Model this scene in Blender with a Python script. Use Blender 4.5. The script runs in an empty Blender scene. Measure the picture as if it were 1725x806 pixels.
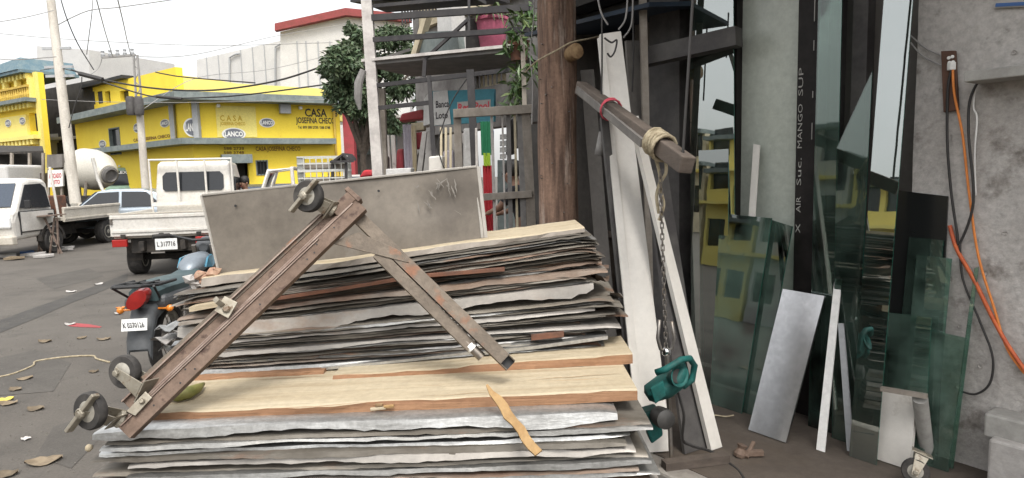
import bpy, math, random
from math import radians as RAD, sin, cos, pi
from mathutils import Vector as V, Matrix
sc = bpy.context.scene
# ------------------------------------------------------------------ camera, sky, sun, exposure
IMG_W, IMG_H, FPX = 1725.0, 806.0, 1075.0
PITCH, ROLL, EYE = RAD(6.0), RAD(1.5), 1.6
fw0 = V((0, cos(PITCH), -sin(PITCH))); up0 = V((0, sin(PITCH), cos(PITCH))); rt0 = V((1, 0, 0))
RT = rt0 * cos(ROLL) - up0 * sin(ROLL); UP = up0 * cos(ROLL) + rt0 * sin(ROLL)
CAM = V((0, 0, EYE))
cd = bpy.data.cameras.new('camera'); cam = bpy.data.objects.new('camera', cd)
sc.collection.objects.link(cam); sc.camera = cam
cd.sensor_width = 36; cd.lens = 36 * FPX / IMG_W; cd.clip_start = 0.05; cd.clip_end = 600
cam.matrix_world = Matrix(((RT.x, UP.x, -fw0.x, CAM.x), (RT.y, UP.y, -fw0.y, CAM.y), (RT.z, UP.z, -fw0.z, CAM.z), (0, 0, 0, 1)))
SUN_EL, SUN_AZ = 58, 165            # azimuth clockwise from +Y of where the sun stands
world = bpy.data.worlds.new('World'); sc.world = world; world.use_nodes = True
nt = world.node_tree; bg = nt.nodes['Background']
sky = nt.nodes.new('ShaderNodeTexSky'); sky.sky_type = 'NISHITA'; sky.sun_disc = False
sky.sun_elevation = RAD(SUN_EL); sky.sun_rotation = RAD(SUN_AZ); sky.air_density = 1.2; sky.dust_density = 6.0; sky.ozone_density = 1.0
hs = nt.nodes.new('ShaderNodeHueSaturation'); hs.inputs['Saturation'].default_value = 0.22; hs.inputs['Value'].default_value = 1.0
nt.links.new(sky.outputs[0], hs.inputs['Color'])
ov = nt.nodes.new('ShaderNodeMix'); ov.data_type = 'RGBA'; ov.inputs[0].default_value = 0.5; ov.inputs[7].default_value = (3.5, 3.5, 3.45, 1)   # even cloud veil
nt.links.new(hs.outputs[0], ov.inputs[6]); nt.links.new(ov.outputs[2], bg.inputs[0]); bg.inputs[1].default_value = 0.15
sl = bpy.data.lights.new('sun', 'SUN'); sun = bpy.data.objects.new('sun', sl); sc.collection.objects.link(sun)
sl.energy = .7; sl.angle = RAD(14); sl.color = (1, .95, .87)
sd = V((sin(RAD(SUN_AZ)) * cos(RAD(SUN_EL)), cos(RAD(SUN_AZ)) * cos(RAD(SUN_EL)), sin(RAD(SUN_EL))))
sun.location = (0, 0, 30); sun.rotation_euler = (-sd).to_track_quat('-Z', 'Y').to_euler()
vs = sc.view_settings; vs.view_transform = 'Standard'; vs.look = 'None'; vs.gamma = 1; vs.use_curve_mapping = False
vs.exposure = 1.35
sc.render.engine = 'CYCLES'; cy = sc.cycles
cy.use_denoising = True; cy.max_bounces = 9; cy.transparent_max_bounces = 28; cy.glossy_bounces = 5; cy.diffuse_bounces = 4
cy.caustics_reflective = False; cy.caustics_refractive = False; cy.sample_clamp_indirect = 6
# ------------------------------------------------------------------ helpers
rnd = random.Random(7)
ROAD = -0.12
def ray(x, y): return fw0 + RT * ((x - IMG_W / 2) / FPX) + UP * ((IMG_H / 2 - y) / FPX)
def G(x, y, z=0.0): r = ray(x, y); return CAM + r * ((z - EYE) / r.z)      # where the sight line of a photo point meets level z
def P(x, y, Y): r = ray(x, y); return CAM + r * (Y / r.y)                  # photo point at a known depth Y
def hitp(x, y, p0, n): r = ray(x, y); return CAM + r * ((p0 - CAM).dot(n) / r.dot(n))
def PZ(x, Y, z, y=300):                                                    # photo column at depth Y and height z
    p = P(x, y, Y); 
    for _ in range(3):
        a = P(x, y, Y); b = P(x, y + 1, Y); y += (z - a.z) / (b.z - a.z)
    return P(x, y, Y)
COL = sc.collection
MW = {}
def tag(o, label=None, cat=None, group=None, kind=None):
    if label: o['label'] = label
    if cat: o['category'] = cat
    if group: o['group'] = group
    if kind: o['kind'] = kind
    return o
def thing(name, label, cat, loc, rotz=0.0, group=None, mat=None):
    o = bpy.data.objects.new(name, None); COL.objects.link(o); o.empty_display_size = .1
    m = mat if mat is not None else Matrix.Translation(V(loc)) @ Matrix.Rotation(rotz, 4, 'Z')
    o.matrix_world = m; MW[o.name] = m.copy()
    return tag(o, label, cat, group)
class MB:
    def __init__(s): s.v = []; s.f = []; s.mi = []; s.cur = 0
    def add(s, vs, fs):
        n = len(s.v); s.v += [V(p) for p in vs]
        for f in fs: s.f.append([i + n for i in f]); s.mi.append(s.cur)
        return s
    def hexa(s, p):                     # 8 corners: bottom ring 0-3, top ring 4-7
        return s.add(p, [(3, 2, 1, 0), (4, 5, 6, 7), (0, 1, 5, 4), (1, 2, 6, 5), (2, 3, 7, 6), (3, 0, 4, 7)])
    def box(s, c, size, m=None):
        hx, hy, hz = size[0] / 2, size[1] / 2, size[2] / 2
        pts = [V((-hx, -hy, -hz)), V((hx, -hy, -hz)), V((hx, hy, -hz)), V((-hx, hy, -hz)), V((-hx, -hy, hz)), V((hx, -hy, hz)), V((hx, hy, hz)), V((-hx, hy, hz))]
        if m is not None: pts = [m @ p for p in pts]
        return s.hexa([p + V(c) for p in pts])
    def b(s, x0, x1, y0, y1, z0, z1): return s.box(((x0 + x1) / 2, (y0 + y1) / 2, (z0 + z1) / 2), (x1 - x0, y1 - y0, z1 - z0))
    def bar(s, a, b, w, h, up=(0, 0, 1), w2=None, h2=None):   # square bar a->b, w sideways, h along up
        a = V(a); b = V(b); d = (b - a).normalized(); u = V(up)
        if abs(d.dot(u.normalized())) > .97: u = V((0, 1, 0))
        r = d.cross(u).normalized(); u = r.cross(d).normalized()
        w2 = w if w2 is None else w2; h2 = h if h2 is None else h2
        q = lambda c, W, H: [c - r * W / 2 - u * H / 2, c + r * W / 2 - u * H / 2, c + r * W / 2 + u * H / 2, c - r * W / 2 + u * H / 2]
        return s.hexa(q(a, w, h) + q(b, w2, h2))
    def slab(s, quad, t):               # planar polygon pushed by vector t
        n = len(quad); quad = [V(p) for p in quad]; t = V(t)
        fs = [tuple(range(n - 1, -1, -1)), tuple(range(n, 2 * n))] + [(i, (i + 1) % n, (i + 1) % n + n, i + n) for i in range(n)]
        return s.add(quad + [p + t for p in quad], fs)
    def tube(s, path, r, n=8, cap=True, r2=None):
        path = [V(p) for p in path]; m = len(path); rings = []; up = None
        for i, p in enumerate(path):
            d = (path[min(i + 1, m - 1)] - path[max(i - 1, 0)])
            d = d.normalized() if d.length > 1e-9 else V((0, 0, 1))
            if up is None:
                up = V((0, 0, 1)) if abs(d.z) < .9 else V((1, 0, 0))
            a = d.cross(up); a = a.normalized() if a.length > 1e-6 else d.orthogonal().normalized()
            up = a.cross(d).normalized()
            rr = r if r2 is None else r + (r2 - r) * i / max(1, m - 1)
            if isinstance(r, (list, tuple)): rr = r[i]
            rings.append([p + a * cos(2 * pi * k / n) * rr + up * sin(2 * pi * k / n) * rr for k in range(n)])
        vs = [q for g in rings for q in g]; fs = []
        for i in range(m - 1):
            for k in range(n): fs.append((i * n + k, i * n + (k + 1) % n, (i + 1) * n + (k + 1) % n, (i + 1) * n + k))
        if cap: fs += [tuple(range(n - 1, -1, -1)), tuple((m - 1) * n + k for k in range(n))]
        return s.add(vs, fs)
    def lathe(s, prof, c=(0, 0, 0), axis=(0, 0, 1), n=20, squash=1.0):       # prof: (radius, along)
        ax = V(axis).normalized(); a = ax.orthogonal().normalized(); bb = ax.cross(a); c = V(c); vs = []
        for (r, z) in prof:
            for k in range(n): vs.append(c + ax * z + a * (r * cos(2 * pi * k / n)) + bb * (r * squash * sin(2 * pi * k / n)))
        fs = []; m = len(prof)
        for i in range(m - 1):
            for k in range(n): fs.append((i * n + k, i * n + (k + 1) % n, (i + 1) * n + (k + 1) % n, (i + 1) * n + k))
        fs += [tuple(range(n - 1, -1, -1)), tuple((m - 1) * n + k for k in range(n))]
        return s.add(vs, fs)
def obj(name, mb, mat, parent=None, local=False, smooth=False, label=None, cat=None, group=None, kind=None, bevel=0, origin=None, mat2=None, tight=False):
    me = bpy.data.meshes.new(name)
    if parent is not None:
        root = parent; M = MW[parent.name]
        vs = mb.v if local else [M.inverted() @ p for p in mb.v]
        o = bpy.data.objects.new(name, me); o.parent = parent; MW_o = M
    else:
        if origin is None:
            n = max(1, len(mb.v)); zs = min(p.z for p in mb.v)
            c = V((sum(p.x for p in mb.v) / n, sum(p.y for p in mb.v) / n, zs))
        else: c = V(origin)
        vs = [p - c for p in mb.v]; o = bpy.data.objects.new(name, me); o.location = c; MW_o = Matrix.Translation(c)
    me.from_pydata([tuple(p) for p in vs], [], mb.f)
    for m_ in (mat if isinstance(mat, (list, tuple)) else [mat]): me.materials.append(MAT(m_))
    if any(mb.mi): me.polygons.foreach_set('material_index', mb.mi)
    if smooth:
        me.polygons.foreach_set('use_smooth', [True] * len(me.polygons))
    COL.objects.link(o); MW[o.name] = MW_o
    if smooth and smooth != 'all':
        try: me.set_sharp_from_angle(angle=RAD(38))
        except Exception: pass
    if bevel:
        md = o.modifiers.new('bevel', 'BEVEL'); md.width = bevel; md.segments = 3 if bevel > .04 else 2; md.limit_method = 'ANGLE'; md.angle_limit = RAD(40)
    me.update()
    return tag(o, label, cat, group, kind)
def copy_tree(o, parent=None):
    c = o.copy(); COL.objects.link(c); c.parent = parent; MW[c.name] = MW[o.name]
    for ch in [x for x in o.children]: copy_tree(ch, c)
    return c
# ------------------------------------------------------------------ materials
MDEF = {}; MCACHE = {}
def MAT(k):
    if not isinstance(k, str): return k
    if k not in MCACHE: MCACHE[k] = make_mat(k, **MDEF[k])
    return MCACHE[k]
def make_mat(name, c, r=.6, m=0.0, c2=None, sc_=6.0, lo=.42, hi=.62, bump=0.0, bs=40.0, st=(1, 1, 1), vary=0.0, c3=None, s3=14.0, lo3=.58, hi3=.68, r2=None, alpha=None, spec=.5, glass=None, isl=0.0, det=6.0, trans=0.0, coat=0.0, spk=.18, spks=22.0):
    mt = bpy.data.materials.new(name); mt.use_nodes = True; t = mt.node_tree; N = t.nodes; L = t.links
    bs_ = N['Principled BSDF']; out = N['Material Output']
    def setin(k, v):
        if k in bs_.inputs: bs_.inputs[k].default_value = v
    setin('Roughness', r); setin('Metallic', m); setin('Specular IOR Level', spec); setin('Coat Weight', coat)
    tc = N.new('ShaderNodeTexCoord'); oi = N.new('ShaderNodeObjectInfo')
    ad = N.new('ShaderNodeVectorMath'); ad.operation = 'ADD'
    mul = N.new('ShaderNodeMath'); mul.operation = 'MULTIPLY'; mul.inputs[1].default_value = 37.0
    L.new(oi.outputs['Random'], mul.inputs[0]); L.new(tc.outputs['Object'], ad.inputs[0]); L.new(mul.outputs[0], ad.inputs[1])
    mp = N.new('ShaderNodeMapping'); mp.inputs['Scale'].default_value = st; L.new(ad.outputs[0], mp.inputs[0])
    def noise(scale, lo_, hi_, det_=det):
        n_ = N.new('ShaderNodeTexNoise'); n_.inputs['Scale'].default_value = scale; n_.inputs['Detail'].default_value = det_; n_.inputs['Roughness'].default_value = .62
        L.new(mp.outputs[0], n_.inputs['Vector'])
        rp = N.new('ShaderNodeValToRGB'); rp.color_ramp.elements[0].position = lo_; rp.color_ramp.elements[1].position = hi_
        L.new(n_.outputs[0], rp.inputs[0]); return n_, rp
    def mix(fac, a, b, typ='MIX'):
        x = N.new('ShaderNodeMix'); x.data_type = 'RGBA'; x.blend_type = typ
        for s_, v_ in ((0, fac), (6, a), (7, b)):
            if hasattr(v_, 'is_output') or hasattr(v_, 'links'): L.new(v_, x.inputs[s_])
            else: x.inputs[s_].default_value = v_ if s_ == 0 else (*v_, 1)
        return x.outputs[2]
    col = None
    if c2 is not None:
        n1, r1 = noise(sc_, lo, hi); col = mix(r1.outputs[0], c, c2)
        if r2 is not None:
            mr = N.new('ShaderNodeMapRange'); mr.inputs[3].default_value = r; mr.inputs[4].default_value = r2
            L.new(r1.outputs[0], mr.inputs[0]); L.new(mr.outputs[0], bs_.inputs['Roughness'])
    if c3 is not None:
        n3, r3 = noise(s3, lo3, hi3)
        col = mix(r3.outputs[0], col if col is not None else c, c3)
        if m > 0 and r2 is None:
            mm = N.new('ShaderNodeMapRange'); mm.inputs[3].default_value = m; mm.inputs[4].default_value = m * .2
            L.new(r3.outputs[0], mm.inputs[0]); L.new(mm.outputs[0], bs_.inputs['Metallic'])
    if spk and glass is None and not isl:     # fine mottling and dust
        ns = N.new('ShaderNodeTexNoise'); ns.inputs['Scale'].default_value = spks; ns.inputs['Detail'].default_value = 9; ns.inputs['Roughness'].default_value = .72
        L.new(ad.outputs[0], ns.inputs['Vector'])
        ms = N.new('ShaderNodeMapRange'); ms.inputs[1].default_value = .28; ms.inputs[2].default_value = .72; ms.inputs[3].default_value = 1 - spk; ms.inputs[4].default_value = 1 + spk * .8
        L.new(ns.outputs[0], ms.inputs[0])
        cm = N.new('ShaderNodeVectorMath'); cm.operation = 'SCALE'
        if col is not None: L.new(col, cm.inputs[0])
        else: cm.inputs[0].default_value = c
        L.new(ms.outputs[0], cm.inputs[3]); col = cm.outputs[0]
    if vary or isl:
        hv = N.new('ShaderNodeHueSaturation')
        src = oi.outputs['Random']
        if isl:
            ge = N.new('ShaderNodeNewGeometry'); src = ge.outputs['Random Per Island']; vary = isl
        mr = N.new('ShaderNodeMapRange'); mr.inputs[3].default_value = 1 - vary; mr.inputs[4].default_value = 1 + vary
        L.new(src, mr.inputs[0]); L.new(mr.outputs[0], hv.inputs['Value'])
        if isl:
            mr2 = N.new('ShaderNodeMapRange'); mr2.inputs[3].default_value = .47; mr2.inputs[4].default_value = .53
            m7 = N.new('ShaderNodeMath'); m7.operation = 'MULTIPLY'; m7.inputs[1].default_value = 7.3; m8 = N.new('ShaderNodeMath'); m8.operation = 'FRACT'
            L.new(src, m7.inputs[0]); L.new(m7.outputs[0], m8.inputs[0]); L.new(m8.outputs[0], mr2.inputs[0]); L.new(mr2.outputs[0], hv.inputs['Hue'])
        if col is not None: L.new(col, hv.inputs['Color'])
        else: hv.inputs['Color'].default_value = (*c, 1)
        col = hv.outputs[0]
    if col is not None: L.new(col, bs_.inputs['Base Color'])
    else: setin('Base Color', (*c, 1))
    if bump:
        nb, rb = noise(bs, 0, 1, 8)
        bp = N.new('ShaderNodeBump'); bp.inputs['Strength'].default_value = bump; bp.inputs['Distance'].default_value = .01
        L.new(nb.outputs[0], bp.inputs['Height']); L.new(bp.outputs[0], bs_.inputs['Normal'])
    if glass is not None:               # thin clear sheet: tinted see-through plus mirror by Fresnel
        tr = N.new('ShaderNodeBsdfTransparent'); tr.inputs[0].default_value = (*c, 1)
        gl = N.new('ShaderNodeBsdfGlossy'); gl.inputs['Roughness'].default_value = r; gl.inputs[0].default_value = (.95, 1, .98, 1)
        fr = N.new('ShaderNodeFresnel'); fr.inputs[0].default_value = glass
        nb, rb = noise(1.5, .2, .8, 3)
        bp = N.new('ShaderNodeBump'); bp.inputs['Strength'].default_value = .03; bp.inputs['Distance'].default_value = .02
        L.new(nb.outputs[0], bp.inputs['Height']); L.new(bp.outputs[0], gl.inputs['Normal'])
        mx = N.new('ShaderNodeMixShader'); L.new(fr.outputs[0], mx.inputs[0]); L.new(tr.outputs[0], mx.inputs[1]); L.new(gl.outputs[0], mx.inputs[2])
        df = N.new('ShaderNodeBsdfDiffuse'); df.inputs[0].default_value = (.26, .40, .33, 1)
        n5, r5 = noise(3.0, .35, .9); m5 = N.new('ShaderNodeMath'); m5.operation = 'MULTIPLY'; m5.inputs[1].default_value = trans
        L.new(r5.outputs[0], m5.inputs[0])
        mx2 = N.new('ShaderNodeMixShader'); L.new(m5.outputs[0], mx2.inputs[0]); L.new(mx.outputs[0], mx2.inputs[1]); L.new(df.outputs[0], mx2.inputs[2])
        L.new(mx2.outputs[0], out.inputs['Surface'])
    return mt
D = MDEF
def dm(k, c, **kw): D[k] = dict(c=c, **kw)
dm('patch', (.072, .065, .057), c2=(.088, .08, .07), sc_=3, r=.86, bump=.3, bs=130, spk=.3, spks=60)
dm('dark_asphalt', (.05, .046, .042), c2=(.065, .06, .053), sc_=5, r=.8, bump=.3, bs=120, spk=.3, spks=60)
dm('asphalt', (.09, .08, .069), c2=(.118, .106, .092), sc_=.9, lo=.35, hi=.7, r=.88, bump=.35, bs=160, c3=(.062, .056, .049), s3=1.6, lo3=.52, hi3=.75, spk=.3, spks=60)
dm('walk', (.078, .062, .05), c2=(.105, .085, .069), sc_=2.2, r=.8, bump=.25, bs=90, c3=(.085, .066, .05), s3=3.5, lo3=.54, hi3=.72)
dm('grit', (.13, .12, .105), r=.9)
dm('kerb', (.3, .28, .25), c2=(.2, .18, .16), sc_=5, r=.9, bump=.3)
dm('concrete', (.50, .475, .45), c2=(.37, .345, .32), sc_=1.7, lo=.36, hi=.66, r=.92, bump=.9, bs=26, c3=(.17, .15, .13), s3=5.5, lo3=.57, hi3=.72, spk=.28, spks=30)
dm('yellow', (.88, .67, .06), spk=.08, c2=(.80, .58, .05), sc_=1.2, lo=.3, hi=.8, r=.8, c3=(.55, .38, .06), s3=3, lo3=.66, hi3=.8)
dm('yellow_pale', (.84, .72, .22), c2=(.78, .64, .17), sc_=1.0, lo=.3, hi=.8, r=.8)
dm('yellow_dull', (.62, .43, .08), c2=(.5, .34, .07), sc_=2, r=.8)
dm('slate', (.15, .18, .18), c2=(.21, .24, .23), sc_=4, r=.7)
dm('slate_blue', (.10, .17, .21), c2=(.16, .22, .24), sc_=4, r=.7)
dm('white_wall', (.62, .61, .59), c2=(.52, .51, .50), sc_=1.3, lo=.3, hi=.8, r=.85)
dm('grey_wall', (.42, .43, .44), c2=(.34, .35, .36), sc_=1.5, lo=.3, hi=.8, r=.85)
dm('cream', (.62, .54, .38), c2=(.52, .45, .32), sc_=3, r=.8)
dm('red_trim', (.27, .05, .05), c2=(.21, .045, .04), sc_=3, r=.7)
dm('red_post', (.36, .05, .06), c2=(.28, .05, .05), sc_=3, r=.7)
dm('dark', (.02, .02, .021), r=.6)
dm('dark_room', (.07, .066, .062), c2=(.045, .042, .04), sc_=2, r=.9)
dm('window_dark', (.025, .028, .03), r=.12)
dm('ink', (.03, .025, .03), r=.7)
dm('ink_faint', (.55, .36, .03), r=.8)
dm('ink_brown', (.22, .11, .03), r=.8)
dm('oval_grey', (.16, .17, .2), r=.6)
dm('white_paint', (.80, .79, .76), r=.5)
dm('red_print', (.55, .06, .08), r=.6)
dm('green_paint', (.2, .3, .22), c2=(.15, .24, .18), sc_=4, r=.5)
dm('pole_white', (.66, .62, .55), c2=(.5, .46, .4), sc_=3, r=.85, bump=.2, st=(1, 1, .3))
dm('pole_wood', (.27, .17, .12), c2=(.09, .055, .04), sc_=24, lo=.36, hi=.64, r=.9, bump=1.0, bs=40, st=(1, 1, .09), c3=(.44, .36, .30), s3=9, lo3=.57, hi3=.68, spk=.3, spks=40)
dm('pole_wood_worn', (.135, .085, .062), c2=(.20, .145, .115), sc_=5, lo=.4, hi=.6, r=.9, bump=.7, bs=20, c3=(.27, .22, .19), s3=7, lo3=.57, hi3=.63, st=(1, 1, .5))
dm('cut_wood', (.34, .23, .12), c2=(.2, .12, .06), sc_=14, r=.8, bump=.3)
dm('beam_wood', (.125, .10, .082), c2=(.07, .055, .045), sc_=8, r=.85, bump=.5, bs=20, st=(.3, .3, 1))
dm('cable', (.03, .028, .027), r=.6)
dm('cable_grey', (.3, .29, .28), r=.6)
dm('galv', (.24, .232, .215), m=.7, r=.42, c2=(.42, .415, .40), sc_=9, lo=.32, hi=.68, r2=.36, vary=.32, st=(.3, 1, 1), bump=.3, bs=26, c3=(.22, .15, .10), s3=6, lo3=.62, hi3=.74, spk=.28, spks=40)
dm('galv_bright', (.60, .60, .585), m=.85, r=.34, c2=(.40, .395, .38), sc_=8, r2=.42, st=(.25, 1, 1), bump=.3, bs=25, spk=.3, spks=40)
dm('galv_dark', (.15, .132, .108), m=.4, r=.6, c2=(.23, .21, .18), sc_=7, vary=.4, st=(.3, 1, 1), c3=(.20, .10, .055), s3=5, lo3=.55, hi3=.7, bump=.15)
dm('galv_rust', (.19, .135, .10), m=.4, r=.65, c2=(.27, .24, .21), sc_=4.5, vary=.25, st=(.3, 1, 1), c3=(.17, .075, .04), s3=4, lo3=.5, hi3=.66, bump=.2)
dm('galv_pale', (.36, .335, .305), m=.35, r=.55, c2=(.28, .265, .245), sc_=5, vary=.15, st=(.4, 1, 1), c3=(.25, .165, .11), s3=3.2, lo3=.62, hi3=.75, bump=.12)
dm('panel_grey', (.09, .076, .061), m=.3, r=.48, c2=(.155, .134, .109), sc_=2.2, lo=.38, hi=.62, c3=(.25, .23, .205), s3=3.4, lo3=.6, hi3=.78, bump=.05, bs=9)
dm('panel_edge', (.33, .31, .28), m=.3, r=.5)
dm('scratch', (.165, .15, .13), r=.6)
dm('rust', (.135, .09, .066), c2=(.21, .15, .115), spk=.3, spks=34, sc_=9, lo=.35, hi=.7, r=.75, m=.25, c3=(.06, .033, .024), s3=18, lo3=.56, hi3=.68, bump=.25, bs=60)
dm('rust_edge', (.27, .21, .175), c2=(.18, .125, .10), sc_=14, r=.6, m=.3)
dm('rust_grey', (.115, .092, .07), spk=.3, spks=34, c2=(.155, .125, .096), sc_=7, r=.6, m=.35, c3=(.20, .085, .04), s3=8, lo3=.56, hi3=.68, bump=.2, bs=60)
dm('caster_metal', (.36, .33, .27), c2=(.26, .23, .18), sc_=22, r=.5, m=.55, c3=(.16, .11, .07), s3=24, lo3=.58, hi3=.68, bump=.2)
dm('rubber', (.028, .026, .025), c2=(.06, .055, .05), sc_=12, r=.85, bump=.2)
dm('hub', (.40, .38, .33), c2=(.28, .26, .22), sc_=16, r=.6, m=.2)
dm('plank_new', (.50, .43, .31), c2=(.36, .29, .19), sc_=5, lo=.3, hi=.7, r=.75, st=(.16, 5, 5), bump=.3, bs=14, c3=(.36, .23, .12), s3=6, lo3=.64, hi3=.74, spk=.16, spks=30)
dm('plank_edge', (.25, .13, .068), c2=(.33, .185, .10), sc_=5, r=.75, st=(.18, 5, 5), bump=.5, bs=18, c3=(.15, .06, .025), s3=5, lo3=.6, hi3=.72)
dm('stick', (.36, .23, .10), c2=(.29, .175, .07), sc_=12, r=.75, st=(2, .4, 2), bump=.2)
dm('peel', (.26, .25, .08), c2=(.18, .19, .05), sc_=18, r=.6)
dm('peel_in', (.62, .55, .36), c2=(.5, .42, .25), sc_=18, r=.7)
dm('white_board', (.70, .67, .62), spk=.08, c2=(.62, .59, .54), sc_=3, lo=.35, hi=.8, r=.55, c3=(.42, .38, .33), s3=5, lo3=.68, hi3=.78)
dm('shutter', (.105, .095, .085), c2=(.075, .068, .062), sc_=3, r=.7, st=(1, 1, .2))
dm('dark_board', (.06, .055, .055), c2=(.09, .085, .08), sc_=5, r=.7)
dm('grey_board', (.20, .185, .17), c2=(.14, .13, .12), sc_=4, r=.8, st=(1, 1, .3))
dm('black_frame', (.012, .010, .0095), c2=(.02, .017, .016), sc_=9, r=.55, spec=.25)
dm('frost', (.47, .50, .44), c2=(.42, .45, .40), sc_=1.2, r=.28, spec=.6)
dm('glass_clear', (.66, .80, .73), r=.012, glass=2.9, trans=.10)
dm('glass_green', (.52, .74, .64), r=.02, glass=2.2, trans=.5)
dm('glass_mirror', (.62, .74, .68), r=.012, glass=4.6, trans=.12)
dm('glass_dark', (.5, .6, .55), r=.02, glass=1.9, trans=.24)
dm('glass_dusty', (.62, .74, .67), r=.06, glass=1.7, trans=.6)
dm('glass_edge', (.015, .12, .085), r=.15, spec=.8)
dm('mirror', (.92, .92, .92), m=1, r=.05)
dm('steel_panel', (.66, .66, .67), m=1, r=.26, c2=(.58, .58, .59), sc_=2, c3=(.45, .44, .43), s3=30, lo3=.7, hi3=.76)
dm('black_panel', (.012, .013, .013), r=.22)
dm('teal_plastic', (.012, .105, .095), c2=(.016, .075, .068), sc_=12, r=.6, spec=.3, spk=.3)
dm('black_plastic', (.03, .029, .028), r=.5, c2=(.05, .048, .045), sc_=14)
dm('steel_worn', (.22, .205, .19), m=.7, r=.4, c2=(.2, .17, .14), sc_=14)
dm('rope', (.42, .36, .25), c2=(.28, .23, .15), sc_=30, r=.9, bump=.4, bs=90)
dm('red_string', (.5, .07, .1), r=.8)
dm('orange', (.75, .24, .05), r=.55)
dm('orange_red', (.62, .14, .04), c2=(.5, .1, .04), sc_=20, r=.6)
dm('brown_board', (.13, .065, .04), c2=(.09, .045, .03), sc_=10, r=.8, st=(1, 1, .2))
dm('shelf_grey', (.38, .37, .345), c2=(.3, .29, .27), sc_=5, r=.85)
dm('block', (.42, .40, .38), c2=(.33, .31, .29), sc_=6, r=.95, bump=.5, bs=30)
dm('car_white', (.64, .62, .58), r=.35, coat=.3, c2=(.48, .45, .40), sc_=1.6, lo=.45, hi=.8)
dm('car_white_dirty', (.55, .51, .44), r=.5, c2=(.36, .32, .26), sc_=4, lo=.45, hi=.85)
dm('car_silver', (.36, .41, .46), r=.3, m=.4, coat=.4)
dm('car_dark', (.03, .035, .05), r=.25, coat=.5)
dm('car_glass', (.02, .022, .026), r=.1, spec=.45)
dm('windshield', (.05, .065, .09), r=.08, spec=.6)
dm('chassis', (.022, .02, .018), c2=(.05, .042, .035), sc_=8, r=.85)
dm('chrome', (.6, .6, .6), m=1, r=.2)
dm('grille_red', (.12, .045, .035), r=.4)
dm('tail_red', (.33, .015, .012), r=.25, coat=.4)
dm('amber', (.75, .24, .03), r=.3)
dm('plate', (.72, .73, .72), r=.5)
dm('moto_grey', (.055, .06, .065), r=.45, c2=(.08, .085, .09), sc_=9)
dm('moto_seat', (.045, .075, .08), r=.55)
dm('moto_blue', (.03, .17, .26), r=.3, coat=.4)
dm('moto_silver', (.2, .23, .26), r=.4, m=.3)
dm('leaf', (.075, .112, .055), r=.6, isl=.5)
dm('leaf_plant', (.07, .12, .035), r=.45, isl=.4)
dm('bark', (.09, .07, .055), c2=(.05, .04, .03), sc_=12, r=.9, bump=.6)
dm('mottled_grey', (.22, .21, .20), c2=(.13, .12, .115), sc_=2.5, r=.9)  # mottled dark grey tone
dm('dry_leaf', (.15, .115, .075), c2=(.21, .165, .11), sc_=20, r=.8, vary=.3)
dm('yellow_leaf', (.6, .5, .1), r=.7)
dm('paper', (.42, .40, .38), r=.8, vary=.2)
dm('pink_pot', (.52, .13, .21), c2=(.4, .1, .16), sc_=5, r=.6)
dm('stair_steel', (.03, .028, .03), r=.6, c2=(.05, .046, .046), sc_=6)
dm('stair_grey', (.13, .125, .12), c2=(.18, .17, .16), sc_=5, r=.75)
dm('stair_white', (.55, .52, .49), c2=(.42, .39, .37), sc_=5, r=.7)
dm('weathered', (.32, .285, .245), c2=(.22, .19, .16), sc_=5, r=.8, st=(1, 1, .4))
dm('teal_sign', (.05, .22, .28), r=.6)  # teal darkened to include the shade under the landing
dm('cloth_green', (.02, .17, .08), r=.9)
dm('cloth_lime', (.35, .5, .05), r=.9)
dm('cloth_red', (.42, .03, .04), r=.9)
dm('cloth_grey', (.24, .23, .22), c2=(.19, .18, .175), sc_=5, r=.95)
dm('cloth_lavender', (.40, .37, .42), r=.95)
dm('blue_paint', (.04, .12, .33), r=.5)
dm('blue_tarp', (.018, .035, .06), c2=(.012, .022, .04), sc_=3, r=.6)
dm('skin', (.24, .13, .085), r=.55)
dm('hair', (.012, .01, .009), r=.6)
dm('shirt_dark', (.03, .03, .036), r=.9)
dm('shirt_white', (.66, .64, .62), r=.9)
dm('trouser', (.03, .035, .05), r=.9)
dm('cage_wire', (.55, .56, .53), r=.5, m=.3)
dm('brick_bit', (.30, .16, .11), c2=(.4, .28, .2), sc_=20, r=.9)
dm('concrete_drum', (.62, .59, .52), r=.5, c2=(.6, .57, .5), sc_=2)
dm('clay', (.17, .075, .045), c2=(.10, .055, .04), sc_=9, r=.85)
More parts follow.
